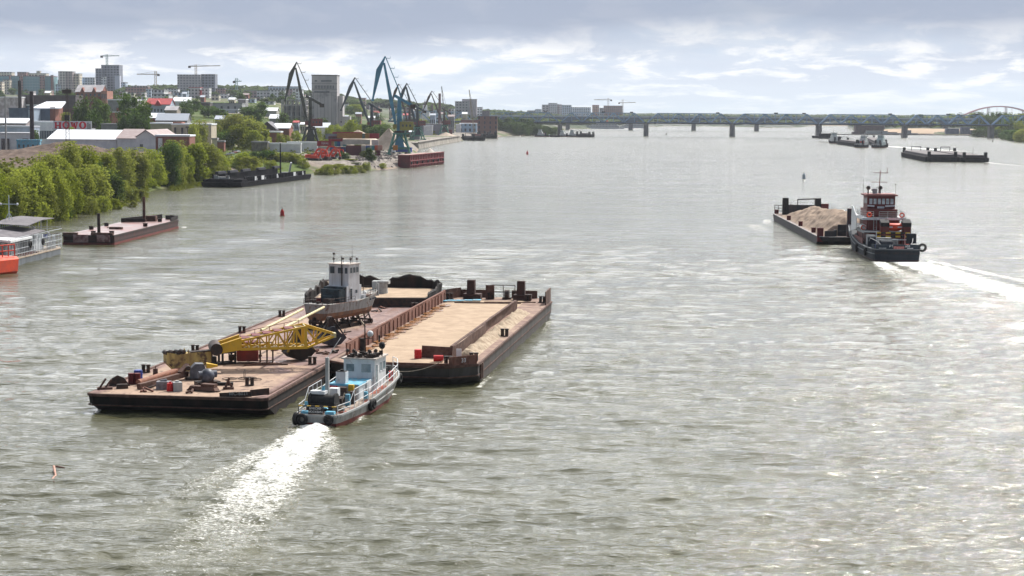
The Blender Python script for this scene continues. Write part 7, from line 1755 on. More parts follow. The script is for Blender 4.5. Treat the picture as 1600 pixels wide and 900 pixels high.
    block(747, 777, 182.5, 2010, 26, facade('brown_ware', (.23, .12, .10), fl=5, sp=6, u0=.35, u1=.6), 'brown brick port building at the right end of the quay', roof=mat('roof_brown', (.16, .10, .10)))
    block(753, 765, 174, 2030, 8, greywall, 'grey crane gantry head above the brown port building')
    gable(640, 656, 200, 206, 1500, 14, greywall, wh_roof, 'small white-roofed shed behind the blue crane')
    # churchlike white tower and town house on the hill behind
    p = at(664, 155, 2600); z0 = tz(p.x, 2600); t = thing('bell_tower', 'slim white bell tower over the trees behind the port', 'tower', (p.x, 2600, z0)); zt = p.z-z0
    b = MB(); b.box(0, 0, -2, 9, 9, zt*.55+2); b.box(0, 0, zt*.55, 6, 6, zt*.2); b.build('shaft', wh_wall, t); b = MB(); b.tube((0, 0, zt*.75), (0, 0, zt*.93), 2.6, .3, 8); b.tube((0, 0, zt*.93), (0, 0, zt), .3, .1, 6); b.build('spire', dkwall, t)
    block(658, 671, 173.5, 2580, 14, wh_wall, 'white building at the foot of the bell tower', roof=greywall)
    stack(687, 146, 1900, 1.5, mat('brown_chimney', (.17, .11, .11)), 'brown factory chimney behind the brown portal crane'); stack(675.5, 162, 2300, 1.4, mat('brown_chimney', (.17, .11, .11)), 'small distant chimney left of the brown portal crane')
    # parked cars near the grove
district()

def car(px, py, rz, col, lab, zadd=0, s=1.):
    p = g3(px, py, 5.); p.z = tz(p.x, p.y)+zadd
    m = mat('car_'+'%02d%02d%02d' % tuple(int(k*99) for k in col), col, None, 1., .35)
    t = thing('parked_car', lab, 'car', p, rz, 'cars parked between the grove and the bank')
    b = MB(); b.loft([[(x, y*s, z) for y, z in ((-2.1, .35), (-2.1, .8), (-1.0, .95), (1.4, .95), (2.1, .8), (2.1, .35))] for x in (-.85*s, .85*s)], True, True); b.build('body', m, t)
    b = MB(); b.loft([[(x*k, y*s, z) for y, z, k in ((-1.3, .9, 1), (-.8, 1.42, .9), (.7, 1.42, .9), (1.2, .9, 1))] for x in (-.75*s, .75*s)], True, True); b.build('cabin', glass, t)
    for x in (-.75, .75):
        for y in (-1.3, 1.3): b = MB(); b.tube((x*s-.1, y*s, .33), (x*s+.1, y*s, .33), .33, .33, 10); b.build('wheel', black, t)
for i, (px, py, col, lab) in enumerate(((347, 247, (.7, .7, .72), 'white car at the left end of the parked row'), (352, 245.5, (.6, .62, .65), 'silver car second in the parked row'), (357, 243.5, (.04, .045, .05), 'black car in the middle of the parked row'), (361.5, 242.5, (.3, .32, .34), 'grey car right of the black one'), (366, 241.5, (.3, .06, .06), 'dark red car near the right end of the parked row'), (371, 241, (.62, .6, .58), 'pale car at the right end of the parked row'))):
    car(px, py, .5, col, lab, 0, 1.15)
for i, (px, py, col, lab) in enumerate(((8, 183.5, (.7, .7, .72), 'white car parked in the upper left yard'), (14, 183.8, (.6, .6, .6), 'silver car parked in the upper left yard by the shed'))):
    p = at(px, py, 1100); t = None
def truck(px, py, Y, col, lab, L=9, rz=1.3):
    p = at(px, py, Y); z0 = tz(p.x, Y); t = thing('truck', lab, 'truck', (p.x, Y, z0), rz, 'trucks parked under the blue crane')
    b = MB(); b.box(0, -L*.1, 1., 2.5, L*.75, 2.6); b.build('box_body', mat('truck_box_%d' % int(col[2]*100), col), t); b = MB(); b.box(0, L*.4, .7, 2.4, 2., 2.2, 0, .95, .8); c = b.build('cab', clean_white, t)
    b = MB(); b.box(0, L*.4+.95, 1.9, 2.0, .1, .8); b.build('windscreen', glass, c)
    for x in (-1.1, 1.1):
        for y in (-L*.35, -L*.2, L*.4): b = MB(); b.tube((x-.15, y, .5), (x+.15, y, .5), .5, .5, 10); b.build('wheel', black, t)
for a in ((622, 228, 1075, (.7, .7, .7), 'white truck parked left of the blue crane legs'), (628, 230, 1050, (.03, .06, .25), 'blue truck parked among the blue crane legs', 12), (650, 230, 1070, (.7, .72, .75), 'white truck right of the blue crane legs'), (657, 229, 1090, (.05, .09, .35), 'bright blue truck nearest the water behind the red quay box', 8), (652, 226, 1120, (.5, .5, .5), 'grey truck behind the white one by the water')): truck(*a)
t, w, D, h = block(26, 62, 220.5, 880, 3., light_blue, 'light blue site trailer with small windows on the dug earth', 'trailer', 'site_trailer', roof=light_blue, extra=lambda t, w, D, h: [MB().box(-w/2+(i+.5)*w/5, -.05, h*.4, .8, .12, h*.3).build('window', glass, t) for i in range(5)])

def tower_crane(px, py_top, base_py, Y, jl, jr, lab, m=None):
    m = m or mat('tower_crane_pale', (.50, .42, .34))
    p = at(px, py_top, Y); z0 = at(px, base_py, Y).z; h = p.z-z0; t = thing('tower_crane', lab, 'tower crane', (p.x, Y, z0))
    s = Y/F; b = MB(); w = 1.4
    for x, y in ((-w, -w), (w, -w), (w, w), (-w, w)): b.beam((x, y, 0), (x, y, h), .6)
    n = max(4, int(h/5))
    for k in range(n): b.beam((-w, -w, h*k/n), (w, -w, h*(k+1)/n), .4)
    b.build('mast', m, t)
    jz = h-(6 if h > 20 else 3)*Y/3500; b = MB(); b.beam((-jl*s, 0, jz), (0, 0, jz), 1.4, 1.5); b.build('counter_jib' if jl < jr else 'jib', m, t)
    b = MB(); b.beam((0, 0, jz), (jr*s, 0, jz+jr*s*.03), 1.1, 1.3); b.build('jib' if jl < jr else 'counter_jib', m, t)
    b = MB(); b.beam((0, 0, h), (-jl*s*.8, 0, jz+.6), .35); b.beam((0, 0, h), (jr*s*.7, 0, jz+.8), .35); b.build('tie_bar', m, t)
    b = MB(); sg = -1 if jl < jr else 1; b.box(sg*min(jl, jr)*s*.9, 0, jz-3, 4, 3, 3.5); b.build('counterweight', dark_steel, t)

def skyline():
    teal = facade('teal_glass', (.26, .42, .46), (.16, .32, .37), 4.4, 4.4, .12, .85, .1, .9)
    fb_ = facade('brown_tower', (.42, .34, .33), fl=4.2, sp=4.6, wall2=(.62, .57, .53), alt=3)
    fpink = facade('pink_panel', (.68, .64, .66), fl=4.2, sp=4.6, wall2=(.36, .24, .25), alt=9)
    fwhite = facade('white_panel', (.74, .74, .76), fl=4.2, sp=4.6)
    fdark = facade('raw_frame', (.26, .27, .33), (.03, .035, .05), 4.4, 5.2, .2, .8, .15, .8)
    fgrey = facade('raw_grey', (.40, .38, .40), (.06, .06, .08), 4.4, 5., .15, .6, .2, .7)
    fbrick = facade('brick_rows', (.36, .21, .19), fl=4.2, sp=4.6); fbeige = facade('beige_rows', (.66, .59, .48), fl=4.2, sp=4.6)
    forange = facade('orange_rows', (.56, .33, .25), fl=4.2, sp=4.6); fblue = facade('blue_rows', (.50, .58, .68), fl=4.2, sp=4.6)
    def B(*a, **k): return block(*a, **k)
    Y = 3000
    B(-8, 83, 119, 3000, 30, teal, 'wide teal glass office block at the far left of the skyline', roof=mat('brownish_cap', (.22, .14, .15)))
    for i, (a, c) in enumerate(((14, 16), (30, 35), (62, 69), (79, 83))): B(a, c, 118, 2996, 3, fbrick, 'brown stair tower %s from the left on the teal office block' % ORD[i], 'tower', 'stair_tower')
    B(5, 15, 125, 2980, 14, fbeige, 'beige balconied tower in front of the left end of the teal block'); B(-6, 18, 113, 3080, 20, fbeige, 'yellowish apartment tops behind the left end of the teal block'); B(27, 41, 113, 3080, 20, fbrick, 'brown apartment top behind the middle of the teal block'); B(44, 72, 115, 3090, 20, fbeige, 'cream stepped apartment tops behind the right of the teal block')
    B(57, 62, 111.5, 3088, 10, fbeige, 'small cream penthouse on the stepped apartment tops')
    B(83, 93, 125.5, 3050, 18, fbrick, 'narrow brown apartment block right of the teal block'); B(87, 93, 132, 2990, 12, fblue, 'small light blue block beside the narrow brown one')
    B(91, 113, 112, 3000, 22, fb_, 'tall brown and beige apartment tower near the left of the skyline'); B(113, 124, 115.5, 3010, 20, fbeige, 'beige wing of the tall brown apartment tower')
    B(125, 148, 121.5, 3300, 20, fwhite, 'white slab block with a blue panel behind the hipped house'); B(125, 129, 122, 3290, 4, mat('panel_blue', (.2, .4, .7)), 'bright blue panel on the white slab block', 'panel', 'wall_panel')
    B(158, 186, 102, 3200, 30, fdark, 'tall dark unfinished tower topped by a crane'); B(149, 159, 107.5, 3190, 24, fdark, 'dark lower shaft left of the tall unfinished tower'); B(158, 165, 120.5, 3180, 8, fwhite, 'white banded front of the tall unfinished tower'); B(179, 187, 118, 3180, 10, mat('lilac_wrap', (.5, .52, .62)), 'pale lilac wrapped corner of the tall unfinished tower')
    B(187, 196, 129, 3200, 20, fblue, 'blue-white slab right of the tall unfinished tower')
    B(196, 231, 136, 2900, 20, fbrick, 'long low brown housing block left of the white offices'); B(206, 230, 134.5, 2950, 20, fbeige, 'tan housing block behind the long brown one')
    B(256, 278, 139, 3000, 18, fwhite, 'pale long housing block left of the twin towers')
    B(277, 313, 117, 3100, 28, fgrey, 'broad grey unfinished tower, left of the twin pair'); B(314, 336, 116.5, 3110, 26, fdark, 'narrower dark unfinished tower, right of the twin pair')
    B(295, 313, 137, 2500, 20, facade('pinkwhite', (.60, .54, .56), fl=4.2, sp=4.6), 'white and pink apartment block in front of the twin towers', roof=red_roof); B(313, 327, 138, 2510, 18, fwhite, 'white apartment wing with red stripe in front of the twin towers'); B(312, 315, 141, 2495, 3, red_roof, 'red vertical strip between the two front apartment wings', 'panel', 'wall_panel')
    B(337, 351, 138.5, 3100, 18, fbrick, 'brown-red block right of the twin towers'); B(352, 370, 140, 3090, 18, fbrick, 'second brown-red block right of the twin towers')
    B(381, 421, 142, 2600, 20, fpink, 'long pinkish white apartment slab with brown stripes'); B(421, 446, 141, 2590, 20, fwhite, 'white balconied apartment slab right of the pink one'); B(419, 470, 135.5, 2900, 22, fblue, 'grey-blue apartment slab behind the white balconied one'); B(446, 468, 139, 2700, 18, fpink, 'pinkish apartment block behind the concrete skeleton'); B(462, 472, 141, 2500, 18, fwhite, 'pale apartment end left of the dark crane')
    B(532, 537, 154, 3400, 14, fgrey, 'grey block end just right of the grain elevator'); B(543, 560, 156, 3300, 22, forange, 'orange brick office block behind the second crane'); B(556, 571, 153.5, 3320, 20, fbrick, 'reddish office block right of the orange one'); B(548, 566, 161, 3200, 12, forange, 'lower orange brick wing with columns'); B(592, 606, 161, 3300, 10, fblue, 'blue-roofed tower house behind the port trees', roof=mat('blue_roof', (.06, .12, .22)))
    for px in (375, 389): pass
    B(711, 733, 159, 3000, 24, fgrey, 'grey-mauve slab block above the port woods, left part'); B(722, 745, 155.5, 3010, 26, mat('mauve_plain', (.56, .49, .51), (.49, .43, .45), .1), 'tall plain mauve block above the port woods, right part')
    # cluster behind the bridge
    B(847, 858, 164, 4300, 30, facade('blotchy', (.55, .5, .52), (.06, .05, .06), 5, 8), 'white and dark half-built block at the left of the far cluster'); B(857, 871, 161.5, 4320, 34, fwhite, 'tallest white block of the far cluster behind the bridge'); B(869, 878, 163.5, 4330, 30, fpink, 'mauve block right of the tallest white one in the far cluster')
    B(878, 893, 164.5, 4400, 30, fblue, 'pale blue-grey block in the middle of the far cluster'); B(893, 923, 168, 4420, 30, facade('bluewhite', (.68, .73, .78), fl=4, sp=5), 'long pale blue-white block in the far cluster')
    B(926, 936, 164.5, 4500, 24, forange, 'orange-topped block with a red roof in the far cluster', roof=red_roof); B(937, 944, 169, 4510, 20, fblue, 'small blue block between the orange and the brown blocks'); B(944, 973, 165.5, 4480, 30, fbrick, 'brown unfinished block under two cranes at the right of the far cluster')
    rs = random.Random(21); kinds = [('white', fwhite), ('beige', fbeige), ('grey', fgrey), ('pinkish', fpink), ('pale blue', fblue), ('brick', fbrick)]; kk = 0
    for (a, c, yt, Y) in ((-8, 3, 128, 2700), (38, 52, 143, 2500), (68, 80, 142, 2400), (93, 104, 143, 2500), (128, 138, 134, 2700), (138, 148, 139, 2450), (186, 196, 144, 2300), (199, 209, 146, 2250), (216, 226, 145, 2200), (228, 236, 139, 2800), (262, 274, 150, 2150), (272, 284, 145, 2350), (284, 294, 142, 2600), (330, 342, 149, 2250), (344, 356, 147, 2500), (356, 368, 150, 2150), (370, 380, 147, 2500), (386, 398, 155, 2000), (400, 412, 152, 2200), (414, 428, 160, 1900), (432, 440, 153, 2250), (448, 458, 151, 2300), (472, 484, 153, 2350), (466, 476, 148, 2700), (536, 544, 163, 2700), (572, 582, 164, 2900), (582, 592, 166, 2700), (634, 646, 168, 2500), (676, 686, 172, 2400), (700, 710, 170, 2800), (745, 754, 168, 3100), (824, 836, 173, 4200), (836, 846, 171, 4400)):
        nm_, f_ = kinds[rs.randrange(6)]; B(a, c, yt, Y, 14, f_, 'mid-rise %s housing block filling the town skyline, %s from left' % (nm_, ordw(kk))); kk += 1
    names = ['white', 'tan', 'grey', 'pinkish', 'blue-grey']; fm = [fwhite, fbeige, fgrey, fpink, fblue]
    tower_crane(167, 85, 103, 3200, 9, 19, 'tower crane on the tall dark unfinished tower', mat('tower_crane_teal', (.22, .33, .32)))
    tower_crane(243, 111, 141, 3200, 29, 5, 'tower crane with its jib to the left, between brown block and twin towers')
    tower_crane(306, 101, 118, 3110, 11, 38, 'tower crane with a long jib on the broad grey tower')
    tower_crane(369.5, 122, 150, 2900, 4, 8, 'short-jibbed tower crane right of the brown-red blocks', mat('tower_crane_teal', (.22, .33, .32)))
    tower_crane(950.5, 153.5, 166, 4480, 22, 5, 'left one of two tower cranes over the brown far block'); tower_crane(973, 155.5, 181, 4480, 6, 20, 'right one of two tower cranes over the brown far block')
skyline()
# small houses among the trees on the hill
def hill_houses():
    rs = random.Random(31)
    spots = [(208, 167), (215, 160), (288, 178), (300, 170), (352, 153), (362, 188), (402, 172), (455, 190), (462, 199), (480, 175), (540, 183), (560, 178), (588, 176), (612, 172), (634, 180), (648, 172), (676, 180), (690, 178), (705, 182), (726, 178), (60, 158), (74, 178), (34, 160), (262, 178), (316, 186), (384, 180), (441, 172), (474, 205), (530, 178), (580, 184)]
    cols = [('white', wh_wall), ('tan', beige), ('grey', greywall), ('brick', brick), ('pale blue', mat('pale_blue_wall', (.38, .44, .55)))]
    rf = [('white', wh_roof), ('grey', mat('roof_bluegrey', (.40, .43, .48))), ('brown', br_roof), ('red', red_roof)]
    for i, (px, py) in enumerate(sorted(spots)):
        cn, cm = cols[rs.randrange(5)]; rn, rm = rf[rs.choice([0, 0, 1, 1, 2, 2, 3])]
        Y = 1350+max(0, 196-py)*55; w = rs.uniform(5, 10)
        if px > 500: Y = 1500+max(0, 190-py)*60
        zt = at(px, py, Y).z
        base = tz(at(px, py, Y).x, Y)
        yt = py if zt > base+5 else (py-(base+7-zt)*F/Y)
        gable(px-w/2, px+w/2, yt-2.5, yt, Y, 10, cm, rm, 'small %s house with a %s roof, %s from the left among the hillside trees' % (cn, rn, ordw(i)), name='house', win=3)
hill_houses()
# ================================================================ TREES
def leaf_mat(name, c1, c2, tr=(.16, .22, .03)):
    m = bpy.data.materials.new(name); m.use_nodes = True; T = NT(m.node_tree)
    co = T.n('ShaderNodeTexCoord').outputs['Object']; oi = T.n('ShaderNodeObjectInfo')
    n = T.noise(co, 9., 4, .7); col = T.mix(T.ramp(n, .35, .65), c1+(1,), c2+(1,))
    hs = T.n('ShaderNodeHueSaturation', {'Hue': T.ramp(oi.outputs['Random'], 0, 1, .485, .512), 'Saturation': T.ramp(oi.outputs['Random'], 0, 1, .85, 1.1), 'Value': T.ramp(T.m('FRACT', T.m('MULTIPLY', oi.outputs['Random'], 7.3)), 0, 1, .68, 1.35), 'Color': col}).outputs[0]
    d = T.n('ShaderNodeBsdfDiffuse', {'Color': hs}); t = T.n('ShaderNodeBsdfTranslucent', {'Color': T.mix(.5, hs, tr+(1,))})
    mx = T.n('ShaderNodeMixShader', {0: .42, 1: d.outputs[0], 2: t.outputs[0]})
    T.n('ShaderNodeOutputMaterial', {'Surface': mx.outputs[0]}); return m
L_WIL = leaf_mat('willow_leaves', (.165, .195, .03), (.29, .31, .05), (.36, .42, .05))
L_DRK = leaf_mat('dark_leaves', (.045, .085, .022), (.085, .13, .03), (.12, .19, .03))
L_YEL = leaf_mat('olive_leaves', (.12, .145, .025), (.20, .215, .04), (.32, .34, .04))
L_FAR = leaf_mat('far_leaves', (.055, .09, .03), (.10, .14, .04), (.13, .18, .04))
bark = mat('bark', (.14, .11, .085), (.09, .07, .055), 6., .9)

def crown_arrays(rs, kind, n, ls, lobes):
    """unit-height crown: leaf quads over the shells of many small lobes"""
    P = []
    def env(h):
        if kind == 'willow': return .33*np.sin(np.pi*np.clip(h, .02, .985)**.75)**.55
        if kind == 'poplar': return .20*np.sin(np.pi*np.clip(h*.92+.06, 0, 1))**.6
        if kind == 'round': return .40*np.sqrt(np.clip(1-((h-.60)/.40)**2, 0, 1))
        return .50*np.sqrt(np.clip(1-(h*.98)**2, 0, 1))
    lo = .24 if kind == 'round' else .04
    cs = []
    for _ in range(lobes):
        h = rs.uniform(lo, .93); a = rs.uniform(0, 2*np.pi); e = float(env(h)); r = e*rs.uniform(.45, .92)
        s = rs.uniform(.065, .19)*(1.25 if kind in ('round', 'bush') else 1.)
        cs.append((r*np.cos(a), r*np.sin(a), min(h, 1-s*.7), s, s*rs.uniform(.9, 1.5)))
    cs = np.array(cs)
    idx = rs.integers(0, lobes, n); c = cs[idx]
    v = rs.normal(size=(n, 3)); v /= np.linalg.norm(v, axis=1)[:, None]
    rad = rs.uniform(.55, 1.08, n)**.6
    pos = np.stack([c[:, 0]+v[:, 0]*c[:, 3]*rad, c[:, 1]+v[:, 1]*c[:, 3]*rad, c[:, 2]+v[:, 2]*c[:, 4]*rad], 1)
    m = int(n*.2)                                     # loose sprays beyond the outline
    pos[:m] += v[:m]*rs.uniform(.0, .07, m)[:, None]
    pos[:, 2] = np.clip(pos[:, 2], .01, 1.04)
    nr = v*.7+rs.normal(size=(n, 3))*.6+np.array([0, 0, .25]); nr /= np.linalg.norm(nr, axis=1)[:, None]
    t = np.cross(nr, rs.normal(size=(n, 3))); t /= np.linalg.norm(t, axis=1)[:, None]; b = np.cross(nr, t)
    sz = ls*rs.uniform(.6, 1.35, n)[:, None]
    q = np.stack([pos-t*sz*.5-b*sz*.28, pos+t*sz*.1-b*sz*.5, pos+t*sz*.6+b*sz*.05, pos-t*sz*.05+b*sz*.55], 1)
    return q
def quads_mesh(name, q, m):
    n = len(q); me = bpy.data.meshes.new(name); me.vertices.add(n*4); me.vertices.foreach_set('co', q.reshape(-1).astype(np.float32))
    me.loops.add(n*4); me.loops.foreach_set('vertex_index', np.arange(n*4, dtype=np.int32)); me.polygons.add(n); me.polygons.foreach_set('loop_start', np.arange(0, n*4, 4, dtype=np.int32))
    me.update(); me.validate(); me.materials.append(m); return me
def trunk_mb(rs, kind):
    b = MB(); top = .45 if kind in ('round',) else .6; b.tube((0, 0, -.05), (.01, .0, top*.5), .024, .017, 7); b.tube((.01, 0, top*.5), (-.01, .01, top), .017, .008, 6)
    for k in range(6):
        a = rs.uniform(0, 6.28); h0 = top*rs.uniform(.35, .9); r = .22 if kind != 'poplar' else .1
        b.tube((0, 0, h0), (r*math.cos(a), r*math.sin(a), h0+rs.uniform(.12, .28)), .010, .003, 5)
    return b
POOL = {}; USE = {}
def tree_mesh(kind, tone, lod):
    key = (kind, tone, lod)
    if key not in POOL:
        lm = {'w': L_WIL, 'd': L_DRK, 'y': L_YEL, 'f': L_FAR}[tone]; out = []
        n, ls, lb = {0: (8500, .030, 46), 1: (3000, .050, 30), 2: (700, .10, 16)}[lod]
        for v in range({0: 4, 1: 3, 2: 3}[lod]):
            rs = np.random.default_rng(abs(hash(kind)) % 7 + 100*v+lod*17+ord(tone)+len(kind)*31)
            cm = quads_mesh('crown', crown_arrays(rs, kind, n, ls, lb), lm)
            r2 = random.Random(v+5); tb = trunk_mb(r2, kind); tm = bpy.data.meshes.new('trunk'); tm.from_pydata(tb.v, [], tb.f); tm.materials.append(bark); tm.update()
            out.append((cm, tm))
        POOL[key] = out
    return POOL[key]
TN = {'w': 'pale green', 'd': 'dark green', 'y': 'olive-yellow', 'f': 'mid green'}
KN = {'willow': ('willow_tree', 'willow'), 'poplar': ('poplar_tree', 'poplar'), 'round': ('broadleaf_tree', 'tree'), 'bush': ('bush', 'bush')}
def plant(rows, where, group, lod, ordn=True):
    """rows: (px, foot world xyz, height m, width m, kind, tone)"""
    rows = sorted(rows, key=lambda r: r[0])
    for i, (px, p, h, w, kind, tone) in enumerate(rows):
        ms = tree_mesh(kind, tone, lod); v = USE.get((kind, tone, lod), 0); USE[(kind, tone, lod)] = v+1; cm, tm = ms[v % len(ms)]
        nm, cat = KN[kind]; base = {'willow': .66, 'poplar': .42, 'round': .8, 'bush': 1.0}[kind]
        t = bpy.data.objects.new(nm, None); C.objects.link(t); t.location = p; t.rotation_euler.z = (i*2.39) % 6.28; k = w/base; t.scale = (k, k, h)
        tag(t, '%s %s %s, %s from left' % (TN[tone], cat, where, ordw(i)), cat, group)
        c = bpy.data.objects.new('crown', cm); C.objects.link(c); c.parent = t
        c = bpy.data.objects.new('trunk', tm); C.objects.link(c); c.parent = t
def on_shore(px, yb, yt, w, kind, tone, z=.3):
    p = g3(px, yb, z); p.z = max(-.2, tz(p.x, p.y)); d = p.y; return (px, p, (at(px, yt, d).z-p.z), w*d/F, kind, tone)
def on_land(px, yt, w, Y, kind, tone):
    p = at(px, yt, Y); z0 = tz(p.x, Y); return (px, Vector((p.x, Y, z0)), max(3., p.z-z0), w*Y/F, kind, tone)
def forest():
    rear = [(-30, 335, 248, 50, 'willow', 'w'), (15, 330, 262, 46, 'willow', 'w'), (45, 325, 262, 44, 'poplar', 'w'), (75, 322, 240, 46, 'willow', 'w'), (104, 318, 224, 50, 'willow', 'w'), (132, 315, 231, 46, 'willow', 'y'), (160, 308, 240, 46, 'willow', 'w'), (188, 300, 231, 44, 'willow', 'w'), (212, 298, 233, 42, 'willow', 'w'), (238, 294, 236, 38, 'willow', 'w'), (92, 320, 244, 34, 'poplar', 'w'), (150, 312, 252, 32, 'willow', 'd')]
    plant([on_shore(*r) for r in rear], 'in the left bank back row', 'back row of left bank trees', 0)
    front = [(-40, 362, 262, 56, 'willow', 'w'), (-12, 352, 262, 56, 'willow', 'w'), (14, 350, 274, 50, 'willow', 'w'), (38, 347, 268, 48, 'poplar', 'w'), (58, 345, 258, 52, 'willow', 'w'), (84, 342, 264, 48, 'willow', 'w'), (106, 337, 270, 46, 'willow', 'w'), (124, 331, 266, 40, 'poplar', 'w'), (146, 321, 260, 52, 'willow', 'w'), (171, 316, 266, 44, 'willow', 'd'), (190, 312, 283, 30, 'bush', 'w'), (26, 348, 292, 34, 'willow', 'd'), (72, 344, 288, 34, 'willow', 'w'), (96, 340, 296, 30, 'bush', 'd')]
    plant([on_shore(*r) for r in front], 'in the left bank waterside row', 'front row of left bank trees', 0)
    right = [(262, 291, 214, 38, 'willow', 'd'), (274, 290, 222, 36, 'willow', 'w'), (288, 286, 234, 34, 'willow', 'w'), (304, 284, 226, 38, 'poplar', 'w'), (320, 282, 224, 50, 'willow', 'w'), (338, 280, 234, 34, 'willow', 'w'), (248, 292, 256, 28, 'willow', 'w'), (226, 296, 254, 30, 'willow', 'w')]
    plant([on_shore(*r) for r in right], 'in the clump left of the black barge', 'trees beside the black hopper barge', 0)
    sh = [(206, 314, 291, 24, 'bush', 'w'), (221, 312, 296, 22, 'bush', 'y'), (162, 329, 307, 28, 'bush', 'w'), (145, 333, 315, 22, 'bush', 'y'), (178, 325, 311, 24, 'bush', 'w'), (206, 322, 314, 18, 'bush', 'y'), (282, 290, 276, 22, 'bush', 'w'), (296, 288, 272, 18, 'bush', 'y'), (352, 280, 262, 16, 'bush', 'w'), (-4, 353, 330, 22, 'bush', 'y')]
    plant([on_shore(*r) for r in sh], 'low on the flooded left bank', 'low bushes on the left bank', 1)
    mid = [(352, 262, 246, 18, 'bush', 'w'), (364, 266, 248, 26, 'bush', 'w'), (378, 268, 239, 34, 'willow', 'w'), (390, 270, 246, 44, 'bush', 'y'), (404, 262, 236, 32, 'bush', 'd'), (418, 262, 236, 34, 'bush', 'd'), (432, 262, 239, 28, 'willow', 'w'), (446, 262, 238, 34, 'bush', 'w'), (460, 262, 242, 30, 'willow', 'w'), (473, 263, 249, 20, 'bush', 'w'), (398, 268, 252, 30, 'bush', 'w'), (424, 266, 250, 28, 'bush', 'w')]
    plant([on_shore(*(r+(2.,))) for r in mid], 'behind the long black barge', 'bushes behind the black hopper barge', 1)
    port = [(508, 272, 259, 26, 'bush', 'y'), (522, 271, 258, 34, 'bush', 'y'), (536, 270, 261, 22, 'bush', 'w'), (537, 262, 237, 17, 'willow', 'd'), (549, 264, 248, 22, 'willow', 'w'), (578, 264, 231, 16, 'willow', 'd'), (568, 258, 236, 11, 'poplar', 'w'), (500, 264, 253, 22, 'bush', 'y'), (515, 262, 251, 26, 'bush', 'w'), (528, 264, 250, 20, 'bush', 'y'), (487, 266, 256, 18, 'bush', 'w'), (588, 262, 254, 12, 'bush', 'y'), (556, 266, 256, 18, 'bush', 'd'), (498, 272, 264, 16, 'bush', 'w'), (545, 270, 259, 26, 'bush', 'w'), (560, 269, 259, 22, 'bush', 'y'), (512, 268, 257, 24, 'bush', 'w'), (530, 267, 256, 22, 'willow', 'w'), (572, 266, 253, 16, 'bush', 'w'), (598, 264, 255, 14, 'bush', 'w')]
    plant([on_shore(*r) for r in port], 'on the bank below the container stack', 'bushes below the containers', 1)
    gr = [(334, 197, 30, 1050, 'round', 'y'), (346, 190, 34, 1080, 'round', 'y'), (362, 181, 40, 1060, 'round', 'y'), (378, 183, 36, 1080, 'round', 'y'), (393, 188, 40, 1060, 'willow', 'w'), (407, 192, 28, 1070, 'willow', 'w'), (372, 196, 44, 1030, 'bush', 'y'), (346, 204, 40, 1030, 'bush', 'd'), (398, 205, 34, 1030, 'bush', 'w'), (314, 190, 24, 980, 'round', 'w'), (303, 196, 20, 970, 'willow', 'w'), (420, 214, 12, 1010, 'bush', 'w'), (438, 209, 18, 1040, 'bush', 'w')]
    plant([on_land(*r) for r in gr], 'in the grove behind the bank', 'grove behind the bank', 1)
    dk = [(140, 154, 44, 1100, 'round', 'd'), (158, 158, 32, 1110, 'round', 'd'), (127, 168, 26, 1095, 'round', 'd'), (145, 172, 40, 1090, 'bush', 'd'), (208, 151, 44, 1060, 'round', 'd'), (222, 162, 36, 1055, 'round', 'd'), (215, 172, 46, 1050, 'bush', 'd'), (194, 182, 20, 1040, 'willow', 'd'), (298, 156, 30, 1500, 'round', 'd'), (290, 168, 24, 1480, 'round', 'd'), (326, 166, 26, 1480, 'round', 'd'), (342, 170, 24, 1470, 'round', 'd'), (404, 162, 26, 1420, 'round', 'd'), (386, 168, 24, 1430, 'round', 'f'), (106, 142, 12, 1430, 'round', 'f'), (56, 205, 15, 930, 'bush', 'd'), (103, 178, 16, 1130, 'round', 'w'), (112, 200, 18, 975, 'bush', 'w'), (20, 138, 14, 2900, 'round', 'f'), (385, 157, 14, 2300, 'round', 'f'), (442, 178, 16, 1300, 'round', 'f'), (462, 205, 20, 1090, 'bush', 'w'), (448, 211, 14, 1060, 'bush', 'w'), (478, 214, 20, 1180, 'bush', 'w'), (517, 196, 16, 1300, 'bush', 'w'), (528, 194, 20, 1290, 'bush', 'w'), (549, 189, 20, 1290, 'round', 'w'), (513, 200, 18, 1260, 'bush', 'w'), (560, 196, 16, 1280, 'bush', 'w'), (497, 200, 14, 1250, 'bush', 'w')]
    plant([on_land(*r) for r in dk], 'among the yards behind the left bank', 'town trees behind the left bank', 1)
    rs = random.Random(77); rows = []
    for _ in range(62):
        px = rs.uniform(500, 775); Y = rs.choice([1350, 1500, 1650, 1850, 2100, 2400, 2700]) if px < 640 else rs.choice([2150, 2400, 2700, 3000]); Y += rs.uniform(-60, 60)
        p = at(px, 200, Y)
        if not in_poly(np.array([p.x-15., p.x+25.]), np.array([Y, Y]), water_poly).any(): rows.append((px, Vector((p.x, Y, tz(p.x, Y))), rs.uniform(9, 14), rs.uniform(12, 19), rs.choice(['round', 'bush', 'willow']), rs.choice('ffdw')))
    plant(rows, 'on the hillside behind the port', 'hillside trees behind the port', 1)
    rows = []
    for _ in range(74):
        px = rs.uniform(-10, 490); Y = rs.uniform(1180, 3000); p = at(px, 200, Y); rows.append((px, Vector((p.x, Y, tz(p.x, Y))), rs.uniform(6, 11), rs.uniform(9, 16), rs.choice(['round', 'bush', 'bush']), rs.choice('fdd')))
    plant(rows, 'between houses on the town slope', 'trees on the town slope', 2)
    rows = []
    for k in range(14):
        px = 778+k*7.; yb = 211.5; p = g3(px, yb, .5); p.y += rs.uniform(5, 60); p.z = max(.3, tz(p.x, p.y))
        if px > 872: continue
        rows.append((px, p, rs.uniform(11, 15)*(1 if px < 850 else .75), rs.uniform(17, 24), 'bush', 'fdf'[k % 3]))
